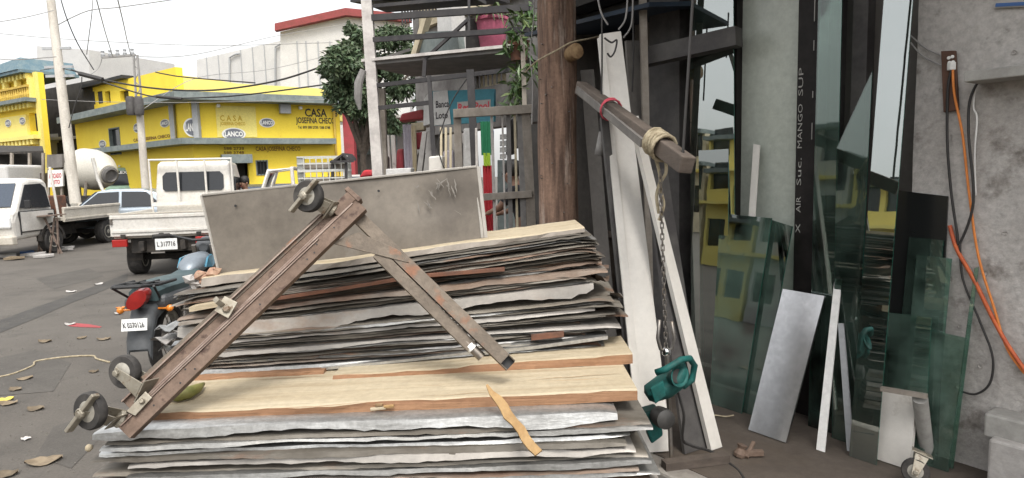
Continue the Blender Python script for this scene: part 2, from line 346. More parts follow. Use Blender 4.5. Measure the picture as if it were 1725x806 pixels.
# ------------------------------------------------------------------ walls and lettering
class Wall:
    def __init__(s, A, B, toward=CAM):
        s.A = V((A[0], A[1], 0)); s.B = V((B[0], B[1], 0)); s.L = (s.B - s.A).length; s.d = (s.B - s.A).normalized()
        n = V((s.d.y, -s.d.x, 0)); s.n = n if n.dot(V(toward) - s.A) > 0 else -n
    def pt(s, t, z, o=0.0): return s.A + s.d * t + s.n * o + V((0, 0, z))
    def hit(s, x, y, o=0.0):
        p = hitp(x, y, s.A + s.n * o, s.n); return ((p - s.A).dot(s.d), p.z)
    def box(s, mb, t0, t1, z0, z1, o0, o1):
        return mb.hexa([s.pt(t0, z0, o0), s.pt(t1, z0, o0), s.pt(t1, z0, o1), s.pt(t0, z0, o1), s.pt(t0, z1, o0), s.pt(t1, z1, o0), s.pt(t1, z1, o1), s.pt(t0, z1, o1)])
    def holed(s, mb, t0, t1, z0, z1, holes, o0=-.25, o1=0.0):
        ts = sorted({t0, t1, *[min(max(h[i], t0), t1) for h in holes for i in (0, 1)]}); zs = sorted({z0, z1, *[min(max(h[i], z0), z1) for h in holes for i in (2, 3)]})
        for i in range(len(ts) - 1):
            run = None
            for j in range(len(zs)):
                solid = j < len(zs) - 1 and not any(h[0] - 1e-6 <= ts[i] and ts[i + 1] <= h[1] + 1e-6 and h[2] - 1e-6 <= zs[j] and zs[j + 1] <= h[3] + 1e-6 for h in holes)
                if solid and run is None: run = zs[j]
                if not solid and run is not None: s.box(mb, ts[i], ts[i + 1], run, zs[j], o0, o1); run = None
        return mb
def text_mesh(string, bold=0.0, extrude=0.0):
    cu = bpy.data.curves.new('t', 'FONT'); cu.body = string; cu.offset = bold; cu.resolution_u = 2; cu.extrude = extrude
    o = bpy.data.objects.new('t', cu); me = bpy.data.meshes.new_from_object(o)
    vs = [v.co.copy() for v in me.vertices]; fs = [list(p.vertices) for p in me.polygons]
    bpy.data.objects.remove(o); bpy.data.curves.remove(cu); bpy.data.meshes.remove(me)
    x0 = min(v.x for v in vs); x1 = max(v.x for v in vs); y0 = min(v.y for v in vs); y1 = max(v.y for v in vs)
    return [((v.x - x0) / (x1 - x0), (v.y - y0) / (y1 - y0), v.z) for v in vs], fs
def lettering(string, mat, parent, o0, ex, ez, name='lettering', bold=.02, local=False, off=None):
    """string fitted to the parallelogram o0 + u*ex + v*ez, lifted by off"""
    vs, fs = text_mesh(string, bold); mb = MB(); o0 = V(o0); ex = V(ex); ez = V(ez)
    off = V(off) if off is not None else V((0, 0, 0))
    mb.add([o0 + ex * a + ez * b + off for a, b, c in vs], fs)
    return obj(name, mb, mat, parent, local=local)
def wall_text(W, string, mat, parent, px0, py0, px1, py1, o=.012, bold=.02, name='lettering'):
    """px0,py0 = lower left photo point, px1,py1 = upper right photo point"""
    t0, z0 = W.hit(px0, py0, o); t1, z1 = W.hit(px1, py1, o)
    if t1 < t0: t0, t1 = t1, t0
    a = W.pt(t0, z0, o); return lettering(string, mat, parent, a, W.pt(t1, z0, o) - a, W.pt(t0, z1, o) - a, name, bold)
# ------------------------------------------------------------------ ground, pavement
def smoothpts0(pts, n=6):
    out = []
    for i in range(len(pts) - 1):
        a, b = V(pts[i]), V(pts[i + 1])
        for k in range(n): out.append(a + (b - a) * (k / n) + V((rnd.uniform(-.03, .03), rnd.uniform(-.03, .03), 0)))
    return out + [V(pts[-1])]
U = V((-.582, .813, 0)); NRM = V((-.813, -.582, 0)); SO = V((1.67, 4.19, 0))      # along the shop front (away), out of it, its origin
def F_(t, z, o=0.0): return SO + U * t + NRM * o + V((0, 0, z))
def fhit(x, y, o=0.0):
    p = hitp(x, y, SO + NRM * o, NRM); d = p - SO; return d.dot(U), p.z
def fbox(mb, t0, t1, z0, z1, o0, o1):
    return mb.hexa([F_(t0, z0, o0), F_(t0, z0, o1), F_(t1, z0, o1), F_(t1, z0, o0), F_(t0, z1, o0), F_(t0, z1, o1), F_(t1, z1, o1), F_(t1, z1, o0)])
g = MB(); g.add([(-250, -250, ROAD), (250, -250, ROAD), (250, 250, ROAD), (-250, 250, ROAD)], [(0, 1, 2, 3)])
obj('road', g, 'asphalt', kind='structure', origin=(0, 0, ROAD))
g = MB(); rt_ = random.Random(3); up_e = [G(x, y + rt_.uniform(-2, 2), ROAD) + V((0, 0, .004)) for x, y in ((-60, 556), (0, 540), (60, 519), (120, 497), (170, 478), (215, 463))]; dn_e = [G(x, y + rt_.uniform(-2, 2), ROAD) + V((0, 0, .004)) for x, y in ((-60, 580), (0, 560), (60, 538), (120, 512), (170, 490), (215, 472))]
g.add(up_e + dn_e, [(i, i + 1, i + 7, i + 6) for i in range(5)]); obj('road_band', g, 'dark_asphalt', kind='structure')  # darker asphalt band lying just above the road surface
for j, pp in enumerate((((-30, 610), (60, 590), (120, 612), (90, 660), (-10, 668)), ((60, 470), (150, 452), (175, 466), (90, 488)), ((90, 720), (150, 700), (178, 730), (120, 790), (60, 770)))):
    g = MB(); g.add([G(x, y, ROAD) + V((0, 0, .003)) for x, y in pp], [tuple(range(len(pp)))]); obj('road_patch', g, 'patch', kind='structure')
g = MB(); fbox(g, -6, 17, ROAD - .1, 0, -6, 1.16); obj('pavement', g, 'walk', kind='structure')
k = MB(); fbox(k, -6, 17, ROAD - .1, .004, 1.161, 1.31); obj('kerb', k, 'kerb', kind='structure', bevel=.015)
def offset_line(pts, d):
    """offset of a 2D polyline towards the camera side by d"""
    out = []; n = len(pts); nr = []
    for i in range(n - 1):
        W = Wall(pts[i], pts[i + 1]); nr.append(W.n)
    for i, p in enumerate(pts):
        p = V((p[0], p[1], 0))
        if i == 0: out.append(p + nr[0] * d)
        elif i == n - 1: out.append(p + nr[-1] * d)
        else:
            b = (nr[i - 1] + nr[i]).normalized(); out.append(p + b * (d / max(.3, b.dot(nr[i]))))
    return out
def ledge(mb, pts, d0, d1, z0, z1):
    a = offset_line(pts, d0); b = offset_line(pts, d1)
    for i in range(len(pts) - 1):
        q = [a[i], a[i + 1], b[i + 1], b[i]]
        mb.hexa([p + V((0, 0, z0)) for p in q] + [p + V((0, 0, z1)) for p in q])
# ------------------------------------------------------------------ the yellow paint store on the corner
pC, pR, pL = P(325, 250, 24), P(575, 250, 26.8), P(130, 250, 32)
store = thing('paint_store', 'yellow corner paint store with slate eaves and black lettering beyond the trucks', 'building', (pC.x, pC.y, ROAD))
WR = Wall(pC, pR); WL = Wall(pL, pC)
def wrect(W, x0, x1, y0, y1):
    a = W.hit(x0, y1); b = W.hit(x1, y0); return (min(a[0], b[0]), max(a[0], b[0]), min(a[1], b[1]), max(a[1], b[1]))
hR = [wrect(WR, 381, 417, 263, 330), wrect(WR, 432, 451, 270, 296)]
hR[0] = (hR[0][0], hR[0][1], ROAD, hR[0][3])
mb = MB(); WR.holed(mb, 0, WR.L, ROAD, 4.72, hR); WL.holed(mb, 0, WL.L, ROAD, 4.72, [wrect(WL, 187, 201, 214, 262)])
obj('wall', mb, 'yellow', store)
mb = MB(); WR.box(mb, 0.2, WR.L, ROAD, 4.4, -4, -3.9); WL.box(mb, .5, WL.L - .5, ROAD, 4.4, -2.6, -2.5); obj('inner_wall', mb, 'dark_room', store)
pts = [pL, pC, pR]
mb = MB(); ledge(mb, pts, -6, .75, 4.50, 4.78); obj('eave', mb, 'slate', store)
mb = MB(); ledge(mb, [pL, pC, pR - (pR - pC).normalized() * .35], .002, .55, 2.92, 3.14); obj('canopy', mb, 'slate', store)
for (W, r) in ((WR, hR[1]), (WL, wrect(WL, 187, 201, 214, 262))):
    m_ = MB(); W.box(m_, r[0], r[1], r[2], r[3], -.16, -.12); w = obj('window', m_, 'window_dark', store)
    m_ = MB(); e = .05
    for (a, b, c, d) in ((r[0], r[1], r[3] - e, r[3]), (r[0], r[1], r[2], r[2] + e), (r[0], r[0] + e, r[2] + e, r[3] - e), (r[1] - e, r[1], r[2] + e, r[3] - e)): W.box(m_, a, b, c, d, -.119, .02)
    obj('frame', m_, 'slate', w)
r = hR[0]; m_ = MB(); WR.box(m_, r[0], r[1], ROAD, r[3], -.9, -.86); obj('door', m_, 'dark', store)
m_ = MB(); WR.box(m_, r[0] - .1, r[1] + .1, r[3] - .28, r[3] + .05, .002, .5); obj('awning', m_, 'slate', store)
m_ = MB(); t, z = WR.hit(479, 190); WR.box(m_, t - .2, t + .2, z - .05, z + .3, .002, .3); obj('air_conditioner', m_, 'grey_wall', store)
m_ = MB(); m_.bar(WR.pt(.18, 3.15, .1), WR.pt(.18, 4.5, .1), .2, .2); obj('column', m_, 'grey_wall', store)
m_ = MB(); t0 = WL.hit(297, 220)[0]; m_.bar(WL.pt(t0, 3.15, .1), WL.pt(t0, 4.5, .1), .18, .18); obj('column', m_, 'grey_wall', store)
m_ = MB()                              # faded white-lemon sign board
r = wrect(WR, 367, 430, 180, 240); WR.box(m_, r[0], r[1], 3.2, r[3], .002, .02); obj('sign_board', m_, 'yellow_pale', store)
def oval(W, cx, cy, rx, ry, parent, text='LANCO', o=.03):
    t, z = W.hit(cx, cy, o); t1, _ = W.hit(cx + rx, cy, o); _, z1 = W.hit(cx, cy - ry, o); a = abs(t1 - t); b = abs(z1 - z)
    def disc(s, oo, th):
        q = [W.pt(t + cos(2 * pi * i / 28) * a * s, z + sin(2 * pi * i / 28) * b * s, oo) for i in range(28)]
        m = MB(); m.slab(q, W.n * th); return m
    s = obj('oval_sign', disc(1, o - .028, .02), 'white_paint', parent)
    obj('oval_field', disc(.84, o - .006, .012), 'oval_grey', s)
    c0 = W.pt(t - a * .76, z - b * .42, o + .012)
    lettering(text, 'white_paint', s, c0, W.d * (a * 1.52), V((0, 0, b * .84)), bold=.04)
oval(WR, 324, 215, 15, 16, store); oval(WR, 394, 226, 20, 10.5, store, o=.055); oval(WR, 450, 207, 13, 8, store)
oval(WL, 230, 216, 6, 8, store); oval(WL, 172, 243, 6, 7, store); oval(WL, 277, 208, 8, 7, store)
wall_text(WR, 'CASA', 'ink', store, 514, 197, 550, 184); wall_text(WR, 'JOSEFINA CHECO', 'ink', store, 499, 211, 564, 199)
wall_text(WR, 'Tel. 809 588 2738 / 588 3748', 'ink', store, 502, 217, 556, 213)
wall_text(WR, '8', 'ink', store, 564, 197, 568, 187)
wall_text(WR, 'C A S A', 'ink_faint', store, 371, 204, 408, 195, o=.03); wall_text(WR, 'JOSEFINA CHECO', 'ink_faint', store, 371, 213, 413, 206, o=.03)
wall_text(WR, 'CASA JOSEFINA CHECO', 'ink_brown', store, 431, 257, 506, 247)
wall_text(WR, '588 2738', 'ink_brown', store, 377, 253, 411, 248); wall_text(WR, '588 3748', 'ink_brown', store, 377, 260, 411, 255)
wall_text(WL, 'CASA JOSEFINA CHECO', 'ink_brown', store, 225, 241, 286, 226, bold=.03); wall_text(WL, 'PINTURAS', 'ink_brown', store, 248, 246, 274, 242)
wall_text(WR, 'CASA JOSEFINA', 'ink_brown', store, 345, 262 - 6, 366, 250) if False else None
r = hR[1]
for i in range(4): m_ = MB(); t = r[0] + (r[1] - r[0]) * (i + .5) / 4; m_.bar(WR.pt(t, r[2], .03), WR.pt(t, r[3], .03), .02, .02); obj('window_bar', m_, 'dark', store)
m_ = MB(); m_.tube([WR.pt(WR.L - .25, ROAD, .08), WR.pt(WR.L - .25, 4.5, .08)], .05, 8); obj('downpipe', m_, 'yellow_dull', store, smooth=True)
m_ = MB(); WR.box(m_, 0.0, hR[0][0] - .02, ROAD, .6, .002, .03); WR.box(m_, hR[0][1] + .02, WR.L, ROAD, .6, .002, .03); WL.box(m_, 0, WL.L, ROAD, .6, .002, .03); obj('plinth', m_, 'slate', store)
for tt in (.9, 3.9): m_ = MB(); WR.box(m_, tt, tt + .12, 4.3, 4.42, .002, .2); obj('flood_lamp', m_, 'white_paint', store, bevel=.02)
# upper storey set back on the roof
WU = Wall(P(147, 170, 35), P(300, 170, 29)); r4 = [wrect(WU, 152, 159, 154, 178), wrect(WU, 165, 172, 153, 176), wrect(WU, 178, 185, 153, 175), wrect(WU, 203, 216, 151, 171)]
tw, zt = WU.hit(147, 150)
mb = MB(); WU.holed(mb, 0, WU.L, 4.79, zt, r4, -.3, 0); up = obj('upper_storey', mb, 'yellow', store)
for r in r4: m_ = MB(); WU.box(m_, r[0], r[1], r[2], r[3], -.28, -.2); obj('window', m_, 'window_dark', up)
m_ = MB(); a = WU.hit(216, 150); WU.box(m_, -.1, a[0] + .1, zt + .002, zt + .16, -.4, .3); obj('roof_edge', m_, 'dark', up)
WP = Wall(P(213, 150, 34), P(548, 150, 32))
q = [WP.pt(*WP.hit(x, y)) for x, y in ((213, 205), (548, 200), (548, 150), (400, 141), (335, 131), (266, 122), (213, 151))]
m_ = MB(); m_.slab(q, -WP.n * 3); obj('roof_block', m_, 'yellow_pale', store)
m_ = MB(); m_.bar(V((pR.x + .35, pR.y + .1, ROAD)), V((pR.x + .35, pR.y + .1, 4.7)), .42, .42)
obj('red_gatepost', m_, 'red_post', label='dark red square post at the right end of the yellow store', cat='post')
# ------------------------------------------------------------------ ornate yellow house at the far left
pa, pb = P(-70, 250, 37), P(76, 250, 31.5); WH = Wall(pa, pb)
house = thing('balcony_house', 'ornate yellow balconied house at the left edge behind the market stall', 'building', (pb.x, pb.y, ROAD))
top = WH.hit(66, 121)[1]
ar = wrect(WH, 28, 48, 263, 300)
hs_ = [ar] + [wrect(WH, x, x + 5, 190, 222) for x in (52, 60)]
mb = MB(); WH.holed(mb, 0, WH.L, ROAD, top, hs_); obj('wall', mb, 'yellow', house)
m_ = MB(); WH.box(m_, 0, WH.L, ROAD, 7, -3, -2.9); obj('inner_wall', m_, 'dark_room', house)
m_ = MB(); m_.bar(WH.pt(WH.L - .12, ROAD, .06), WH.pt(WH.L - .12, top, .06), .26, .12, up=WH.n); obj('corner_pilaster', m_, 'yellow_pale', house)
m_ = MB(); WH.box(m_, 0, WH.L - .35, top - .02, top + .12, -2, .55); m_.hexa([WH.pt(0, top + .13, .6), WH.pt(WH.L - .6, top + .13, .6), WH.pt(WH.L - .6, top + .13, -2), WH.pt(0, top + .13, -2), WH.pt(0, top + .3, .5), WH.pt(WH.L - .9, top + .75, .3), WH.pt(WH.L - .9, top + .75, -2), WH.pt(0, top + .3, -2)])
obj('eave', m_, 'slate_blue', house)
def dentils(z, name):
    for i in range(12):
        m_ = MB(); t = WH.L - .55 - i * .42; WH.box(m_, t - .1, t + .1, z - .24, z, .002, .34); obj(name, m_, 'yellow_pale', house)
dentils(top - .03, 'bracket'); z2 = WH.hit(66, 172)[1]
m_ = MB(); WH.box(m_, 0, WH.L - .1, z2, z2 + .18, .13, .6); obj('cornice', m_, 'slate', house); dentils(z2 - .01, 'bracket')
def balustrade(z0, z1, t0, t1):
    m_ = MB(); WH.box(m_, t0, t1, z1 - .1, z1, .25, .4); rl = obj('balcony_rail', m_, 'yellow_dull', house); n = int((t1 - t0) / .24)
    m_ = MB()
    for i in range(n):
        c = WH.pt(t0 + (i + .5) * (t1 - t0) / n, z0, .325); m_.lathe([(.045, 0), (.075, (z1 - z0) * .3), (.04, (z1 - z0) * .6), (.05, z1 - z0 - .1)], c, n=8)
    tag(obj('baluster', m_, 'yellow_dull', rl), kind='stuff')
za = WH.hit(40, 166)[1]; zb = WH.hit(40, 148)[1]; zc = WH.hit(40, 134)[1]
balustrade(z2 + .19, zb, .5, WH.L - .3); 
for i in range(4):
    t = WH.L - .35 - i * 1.35; m_ = MB(); WH.box(m_, t - .14, t + .14, z2 + .19, top - .26, .1, .3); obj('column', m_, 'yellow_pale', house)
z3 = WH.hit(66, 228)[1]
m_ = MB(); WH.box(m_, 0, WH.L - .1, z3 - .2, z3, .002, .4); obj('cornice', m_, 'yellow_pale', house); dentils(z3 - .205, 'bracket')
rr = wrect(WH, -5, 48, 190, 226); m_ = MB(); WH.box(m_, rr[0], rr[1], z3 + .02, rr[3] - .1, .002, .14); sg = obj('sign_board', m_, 'yellow_pale', house)
oval(WH, 13, 208, 5, 6.5, sg, o=.18); oval(WH, 37, 204, 5, 6.5, sg, o=.18); oval(WH, 74 - 5, 243, 4, 5, house)
m_ = MB(); c, z = WH.hit(38, 263); rr = .42   # fanlight over the arched door
q = [WH.pt(c + cos(a) * rr, z + .0 + sin(a) * rr, .03) for a in [pi * i / 10 for i in range(11)]]; m_.slab(q, WH.n * .05); obj('fanlight', m_, 'white_paint', house)
# ------------------------------------------------------------------ pale blocks behind
def block(name, label, quad_px, Wl, depth, mat, extra=None):
    q = [Wl.pt(*Wl.hit(x, y)) for x, y in quad_px]; b = sum(q, V((0, 0, 0))) / len(q)
    t = thing(name, label, 'building', (b.x, b.y, ROAD)); low = [V((p.x, p.y, ROAD)) for p in (q[0], q[1])]
    m_ = MB(); m_.slab([low[0], low[1]] + q[2:], -Wl.n * depth); obj('wall', m_, mat, t); return t
Wg = Wall(P(60, 200, 42), P(152, 200, 40)); gb = block('plain_building', 'tall plain grey building between the two yellow ones', [(62, 300), (152, 300), (150, 84), (62, 78)], Wg, 6, 'white_wall')
for y in (195, 222):
    m_ = MB(); a = Wg.hit(66, y); b = Wg.hit(150, y - 4); m_.bar(Wg.pt(a[0], a[1], .06), Wg.pt(b[0], b[1], .06), .12, .12); obj('ledge', m_, 'white_wall', gb)
Ws = Wall(P(82, 250, 37), P(150, 250, 36)); sh = thing('white_shop', 'low white shop with two dark windows behind the mixer drum', 'building', (*(Ws.pt(2, 0).xy), ROAD))
hw = [wrect(Ws, 98, 110, 240, 275), wrect(Ws, 126, 145, 254, 273)]
mb = MB(); Ws.holed(mb, 0, Ws.L, ROAD, Ws.hit(120, 224)[1], hw, -3, 0); obj('wall', mb, 'white_wall', sh)
for r in hw: m_ = MB(); Ws.box(m_, r[0], r[1], r[2], r[3], -.25, -.2); obj('window', m_, 'window_dark', sh)
m_ = MB(); z = Ws.hit(120, 236)[1]; Ws.box(m_, 0, Ws.L, z, z + .15, .003, .6); obj('canopy', m_, 'white_wall', sh)
Wb = Wall(P(320, 100, 46), P(478, 100, 43)); wb = block('pale_warehouse', 'low pale panelled warehouse rising behind the yellow store', [(331, 300), (476, 300), (476, 68), (331, 101)], Wb, 8, 'white_wall')
for x, y in ((389, 98), (466, 80)):
    a = Wb.hit(x, 152); b = Wb.hit(x, y); m_ = MB(); p1 = Wb.pt(b[0], b[1], .12)
    m_.tube([Wb.pt(a[0], a[1], .12), p1, p1 + Wb.d * .5 + V((0, 0, .18)), p1 + Wb.d * .9 + V((0, 0, .2))], .06, 6); obj('lamp_arm', m_, 'grey_wall', wb, smooth=True)
for x in (352, 372, 410, 430, 450):
    m_ = MB(); a = Wb.hit(x, 152); zt_ = Wb.hit(x, 101 - (x - 331) * 33 / 145)[1]; Wb.box(m_, a[0] - .03, a[0] + .03, a[1], zt_ - .02, .002, .04); obj('panel_joint', m_, 'grey_wall', wb)
Wc = Wall(P(470, 80, 41), P(690, 80, 42)); wc = block('red_roofed_hall', 'tall pale hall with a dark red roof edge behind the tree', [(472, 300), (690, 300), (690, 34), (584, 28), (472, 54)], Wc, 10, 'white_wall')
q = [Wc.pt(*Wc.hit(x, y)) for x, y in ((466, 55), (584, 29), (694, 40), (694, 28), (584, 17), (466, 43))]; m_ = MB(); q = [p + Wc.n * .02 for p in q]; m_.slab([q[0], q[1], q[4], q[5]], Wc.n * .5); m_.slab([q[1], q[2], q[3], q[4]], Wc.n * .49); obj('roof_edge', m_, 'red_trim', wc)
for x in (505, 520, 540, 560):
    m_ = MB(); a = Wc.hit(x, 152); z1 = Wc.hit(x, 70)[1]; Wc.box(m_, a[0] - .04, a[0] + .04, a[1], z1, .002, .05); obj('panel_joint', m_, 'grey_wall', wc)
# dark shuttered shop to the right of the red post
Wd = Wall(P(600, 240, 30), P(700, 240, 27)); ds = thing('shuttered_shop', 'grey shuttered shop front right of the dark red post', 'building', (*(Wd.pt(1, 0).xy), ROAD))
m_ = MB(); Wd.box(m_, 0, Wd.L, ROAD, Wd.hit(620, 205)[1], -3, 0); obj('wall', m_, 'grey_board', ds)
for i, (x0, x1) in enumerate(((602, 622), (625, 645), (648, 668))):
    r = wrect(Wd, x0, x1, 214, 262); m_ = MB(); n = 9
    for j in range(n): zz = r[2] + (r[3] - r[2]) * j / n; Wd.box(m_, r[0], r[1], zz, zz + (r[3] - r[2]) / n * .86, .002, .05)
    obj('roller_shutter', m_, 'slate', ds)
m_ = MB(); z = Wd.hit(620, 209)[1]; Wd.box(m_, 0, Wd.L, z, z + .12, .003, .8); obj('canopy', m_, 'stair_white', ds)
# houses across the street, left of the picture: they show in the shop glass only
def row_house(t0, t1, h, mat, name, label, cols, rows):
    A = SO + NRM * 24 + U * t0; B = SO + NRM * 24 + U * t1; W = Wall(A, B, toward=SO)
    t = thing(name, label, 'building', (*((A + B) / 2).xy, ROAD)); hl = []
    for i in range(cols):
        for j in range(rows):
            s = (i + .5) * W.L / cols; z = .9 + j * 2.9; hl.append((s - .55, s + .55, z, z + 1.4))
    m_ = MB(); W.holed(m_, 0, W.L, ROAD, h, hl, -.3, 0); obj('wall', m_, mat, t)
    for r in hl:
        m_ = MB(); W.box(m_, r[0], r[1], r[2], r[3], -.25, -.2); w = obj('window', m_, 'window_dark', t)
    m_ = MB(); W.box(m_, 0, W.L, h, h + .2, -5, .5); obj('roof', m_, 'slate', t)
    for j in range(1, rows):
        m_ = MB(); W.box(m_, 0, W.L, j * 2.9 + .1, j * 2.9 + .25, .002, .7); bal = obj('balcony', m_, 'yellow_pale', t)
    m_ = MB(); W.box(m_, 0, W.L, ROAD, h - .1, -5, -4.8); obj('rear_wall', m_, 'dark_room', t)
row_house(-14, 4.8, 5.0, 'white_wall', 'street_house', 'long white two storey house across the street', 6, 2)
row_house(5.0, 8.4, 4.4, 'cream', 'street_house', 'narrow cream house across the street', 2, 2)
row_house(8.6, 11.2, 4.8, 'yellow_pale', 'street_house', 'small yellow house across the street', 2, 2)
row_house(11.4, 15.6, 5.2, 'white_wall', 'street_house', 'white house between two yellow ones across the street', 3, 2)
row_house(15.8, 18.6, 4.6, 'yellow_pale', 'street_house', 'second small yellow house across the street', 2, 2)
row_house(18.8, 25, 5.0, 'cream', 'street_house', 'cream house at the far end across the street', 4, 2)
# ------------------------------------------------------------------ poles and overhead wires
pb_ = G(134, 398, ROAD); ptop = P(80, -45, pb_.y)
up_ = thing('utility_pole', 'leaning pale concrete utility pole between the market stall and the mixer', 'utility pole', pb_)
m_ = MB(); m_.tube([pb_ + (ptop - pb_) * i / 8 for i in range(9)], [.17 - .007 * i for i in range(9)], 12); obj('shaft', m_, 'pole_white', up_, smooth=True)
for y in (78, 109, 124):
    s = (y + 45) / (398 + 45); p = ptop + (pb_ - ptop) * s; m_ = MB(); m_.bar(p - V((.45, 0, 0)), p + V((.45, 0, 0)), .06, .08); obj('crossarm', m_, 'grey_wall', up_)
pt_ = G(251, 392, ROAD); pu = P(228, 93, pt_.y); pm = pt_ + (pu - pt_) * .68
tp = thing('lattice_pole', 'slim steel pole with a crossarm in front of the yellow store', 'utility pole', pt_)
m_ = MB(); m_.tube([pt_, pm], .13, 10, r2=.11); obj('shaft', m_, 'pole_white', tp, smooth=True)
m_ = MB(); d = V((.10, 0, 0))
for s in (-1, 1): m_.bar(pm + d * s, pu + d * s * .6, .05, .05)
for i in range(7): a = pm + (pu - pm) * i / 7; b = pm + (pu - pm) * (i + 1) / 7; m_.bar(a - d * (1 - 2 * (i % 2)), b + d * (1 - 2 * (i % 2)), .025, .025)
obj('lattice', m_, 'cable_grey', tp)
pl = P(171, 97, pt_.y); m_ = MB(); m_.bar(pl, pu, .07, .07); ca = obj('crossarm', m_, 'cable_grey', tp)
for i in range(5): p = pl + (pu - pl) * (i + .2) / 4.6; m_ = MB(); m_.lathe([(.05, 0), (.07, .08), (.04, .14), (.06, .2)], p, n=8); obj('insulator', m_, 'grey_wall', ca)
for i, s in enumerate((-.12, .1)):
    m_ = MB(); c = P(235 + s * 60, 195, pt_.y); m_.lathe([(.13, 0), (.15, .1), (.15, .5), (.1, .6)], c + V((0, -.2, 0)), n=12); obj('transformer', m_, 'dark_board', tp, smooth=True)
def wire(name, label, pts, r=.016, sag=None, mat='cable', grp=None, cat='cable'):
    q = [P(*p) for p in pts]; out = []
    for i in range(len(q) - 1):                          # Catmull-Rom through the points
        p0, p1, p2, p3 = q[max(i - 1, 0)], q[i], q[i + 1], q[min(i + 2, len(q) - 1)]
        for k in range(6):
            s = k / 6; out.append(.5 * ((2 * p1) + (p2 - p0) * s + (2 * p0 - 5 * p1 + 4 * p2 - p3) * s * s + (3 * p1 - p0 - 3 * p2 + p3) * s ** 3))
    out.append(q[-1]); m_ = MB(); m_.tube(out, r, 6); return obj(name, m_, mat, label=label, cat=cat, group=grp, smooth=True)
cb = thing('overhead_cable', 'thick black cable with a splice sleeve sweeping right towards the tree', 'cable', P(135, 127, 19.5))
def cpart(name, pts, r, mat='cable'):
    m_ = MB(); m_.tube([P(*p) for p in pts], r, 7); obj(name, m_, mat, cb, smooth=True)
def smoothpts(pts, n=5):
    out = []
    for i in range(len(pts) - 1):
        p0, p1, p2, p3 = [V(pts[j]) for j in (max(i - 1, 0), i, i + 1, min(i + 2, len(pts) - 1))]
        for k in range(n):
            s = k / n; out.append(.5 * ((2 * p1) + (p2 - p0) * s + (2 * p0 - 5 * p1 + 4 * p2 - p3) * s * s + (3 * p1 - p0 - 3 * p2 + p3) * s ** 3))
    return out + [V(pts[-1])]
cpart('line', smoothpts([(120, 118, 19.6), (172, 134, 19.5), (250, 148, 19.3), (330, 153, 19), (400, 148, 18.6), (480, 133, 18.2), (560, 106, 18)]), .026)
cpart('sleeve', [(134, 124.5, 19.5), (173, 134.5, 19.45)], .07)
cb = thing('overhead_cable', 'lower black cable with a long sleeve in front of the yellow upper storey', 'cable', P(270, 165, 20))
cpart('line', smoothpts([(150, 130, 20), (190, 144, 20), (265, 164, 20), (360, 164, 20), (440, 157, 19), (545, 143, 18.5)]), .022)
cpart('sleeve', [(264, 163, 19.98), (306, 167, 19.98)], .05)
wire('overhead_cable', 'short dark cable over the top of the bright yellow roof block', [(262, 122, 21), (300, 129, 21), (352, 134, 21), (430, 140, 21)], .022)
wire('overhead_cable', 'thin pale wire crossing the whole white sky on the left', [(-20, 55, 24), (80, 64, 24), (190, 71, 24), (360, 77, 24), (560, 72, 24)], .012, mat='cable_grey')
wire('overhead_cable', 'dark wire curving down from the top edge right of the pale pole', [(100, -10, 18), (112, 30, 18), (131, 74, 18.4), (158, 118, 19)], .014)
wire('overhead_cable', 'wire dropping straight down above the lattice pole crossarm', [(156, -10, 20), (155, 20, 20), (150, 60, 20.4), (146, 92, 21)], .012, mat='cable_grey')
wire('overhead_cable', 'twisted service wire rising from the pale pole to upper right', [(98, 42, 19.6), (125, 28, 19.6), (155, 17, 19.6), (205, 12, 19.6), (330, -6, 19.6)], .014, mat='cable_grey')
wire('overhead_cable', 'wire hanging from the black sleeve back to the pale pole', [(138, 130, 19.5), (136, 150, 19.5), (126, 178, 19.5), (116, 216, 19.5)], .014)
wire('overhead_cable', 'straight thin wire across both yellow buildings at upper floor level', [(70, 168, 26), (180, 172, 24), (320, 173, 22.5), (560, 168, 20)], .011, mat='cable_grey')
wire('overhead_cable', 'short wire between the ornate house and the pale pole', [(68, 119, 28), (95, 115, 23), (120, 119, 19.6)], .016)
wire('overhead_cable', 'wire leaving the left edge of the sky above the blue eave', [(-20, 97, 19), (22, 101, 19.3), (95, 96, 19.6)], .014, mat='cable_grey')
wire('overhead_cable', 'pale wire slanting up from the lattice pole crossarm', [(220, 92, 21.6), (214, 68, 19), (208, 40, 16), (196, -10, 12)], .011, mat='cable_grey')

wire('overhead_cable', 'faint wire slanting up left of the pale pole', [(-20, 40, 18), (40, 30, 18.6), (90, 18, 19.4)], .012, mat='cable_grey')
wire('overhead_cable', 'loose wire tail hanging under the lattice crossarm', [(172, 98, 21.8), (166, 115, 21.8), (150, 128, 21.5)], .011, mat='cable_grey')
wire('overhead_cable', 'second slanting wire meeting the lattice crossarm', [(190, 96, 21.7), (182, 70, 19), (176, 50, 17), (160, -10, 13)], .011, mat='cable_grey')
wire('overhead_cable', 'long wire from the lattice pole to the hall roof', [(231, 96, 21.8), (330, 92, 24), (470, 60, 30), (590, 40, 38)], .014, mat='cable_grey')
wire('overhead_cable', 'thin wire across the pale warehouse wall', [(240, 185, 21.6), (330, 132, 24), (450, 118, 26), (560, 92, 27)], .012, mat='cable_grey')
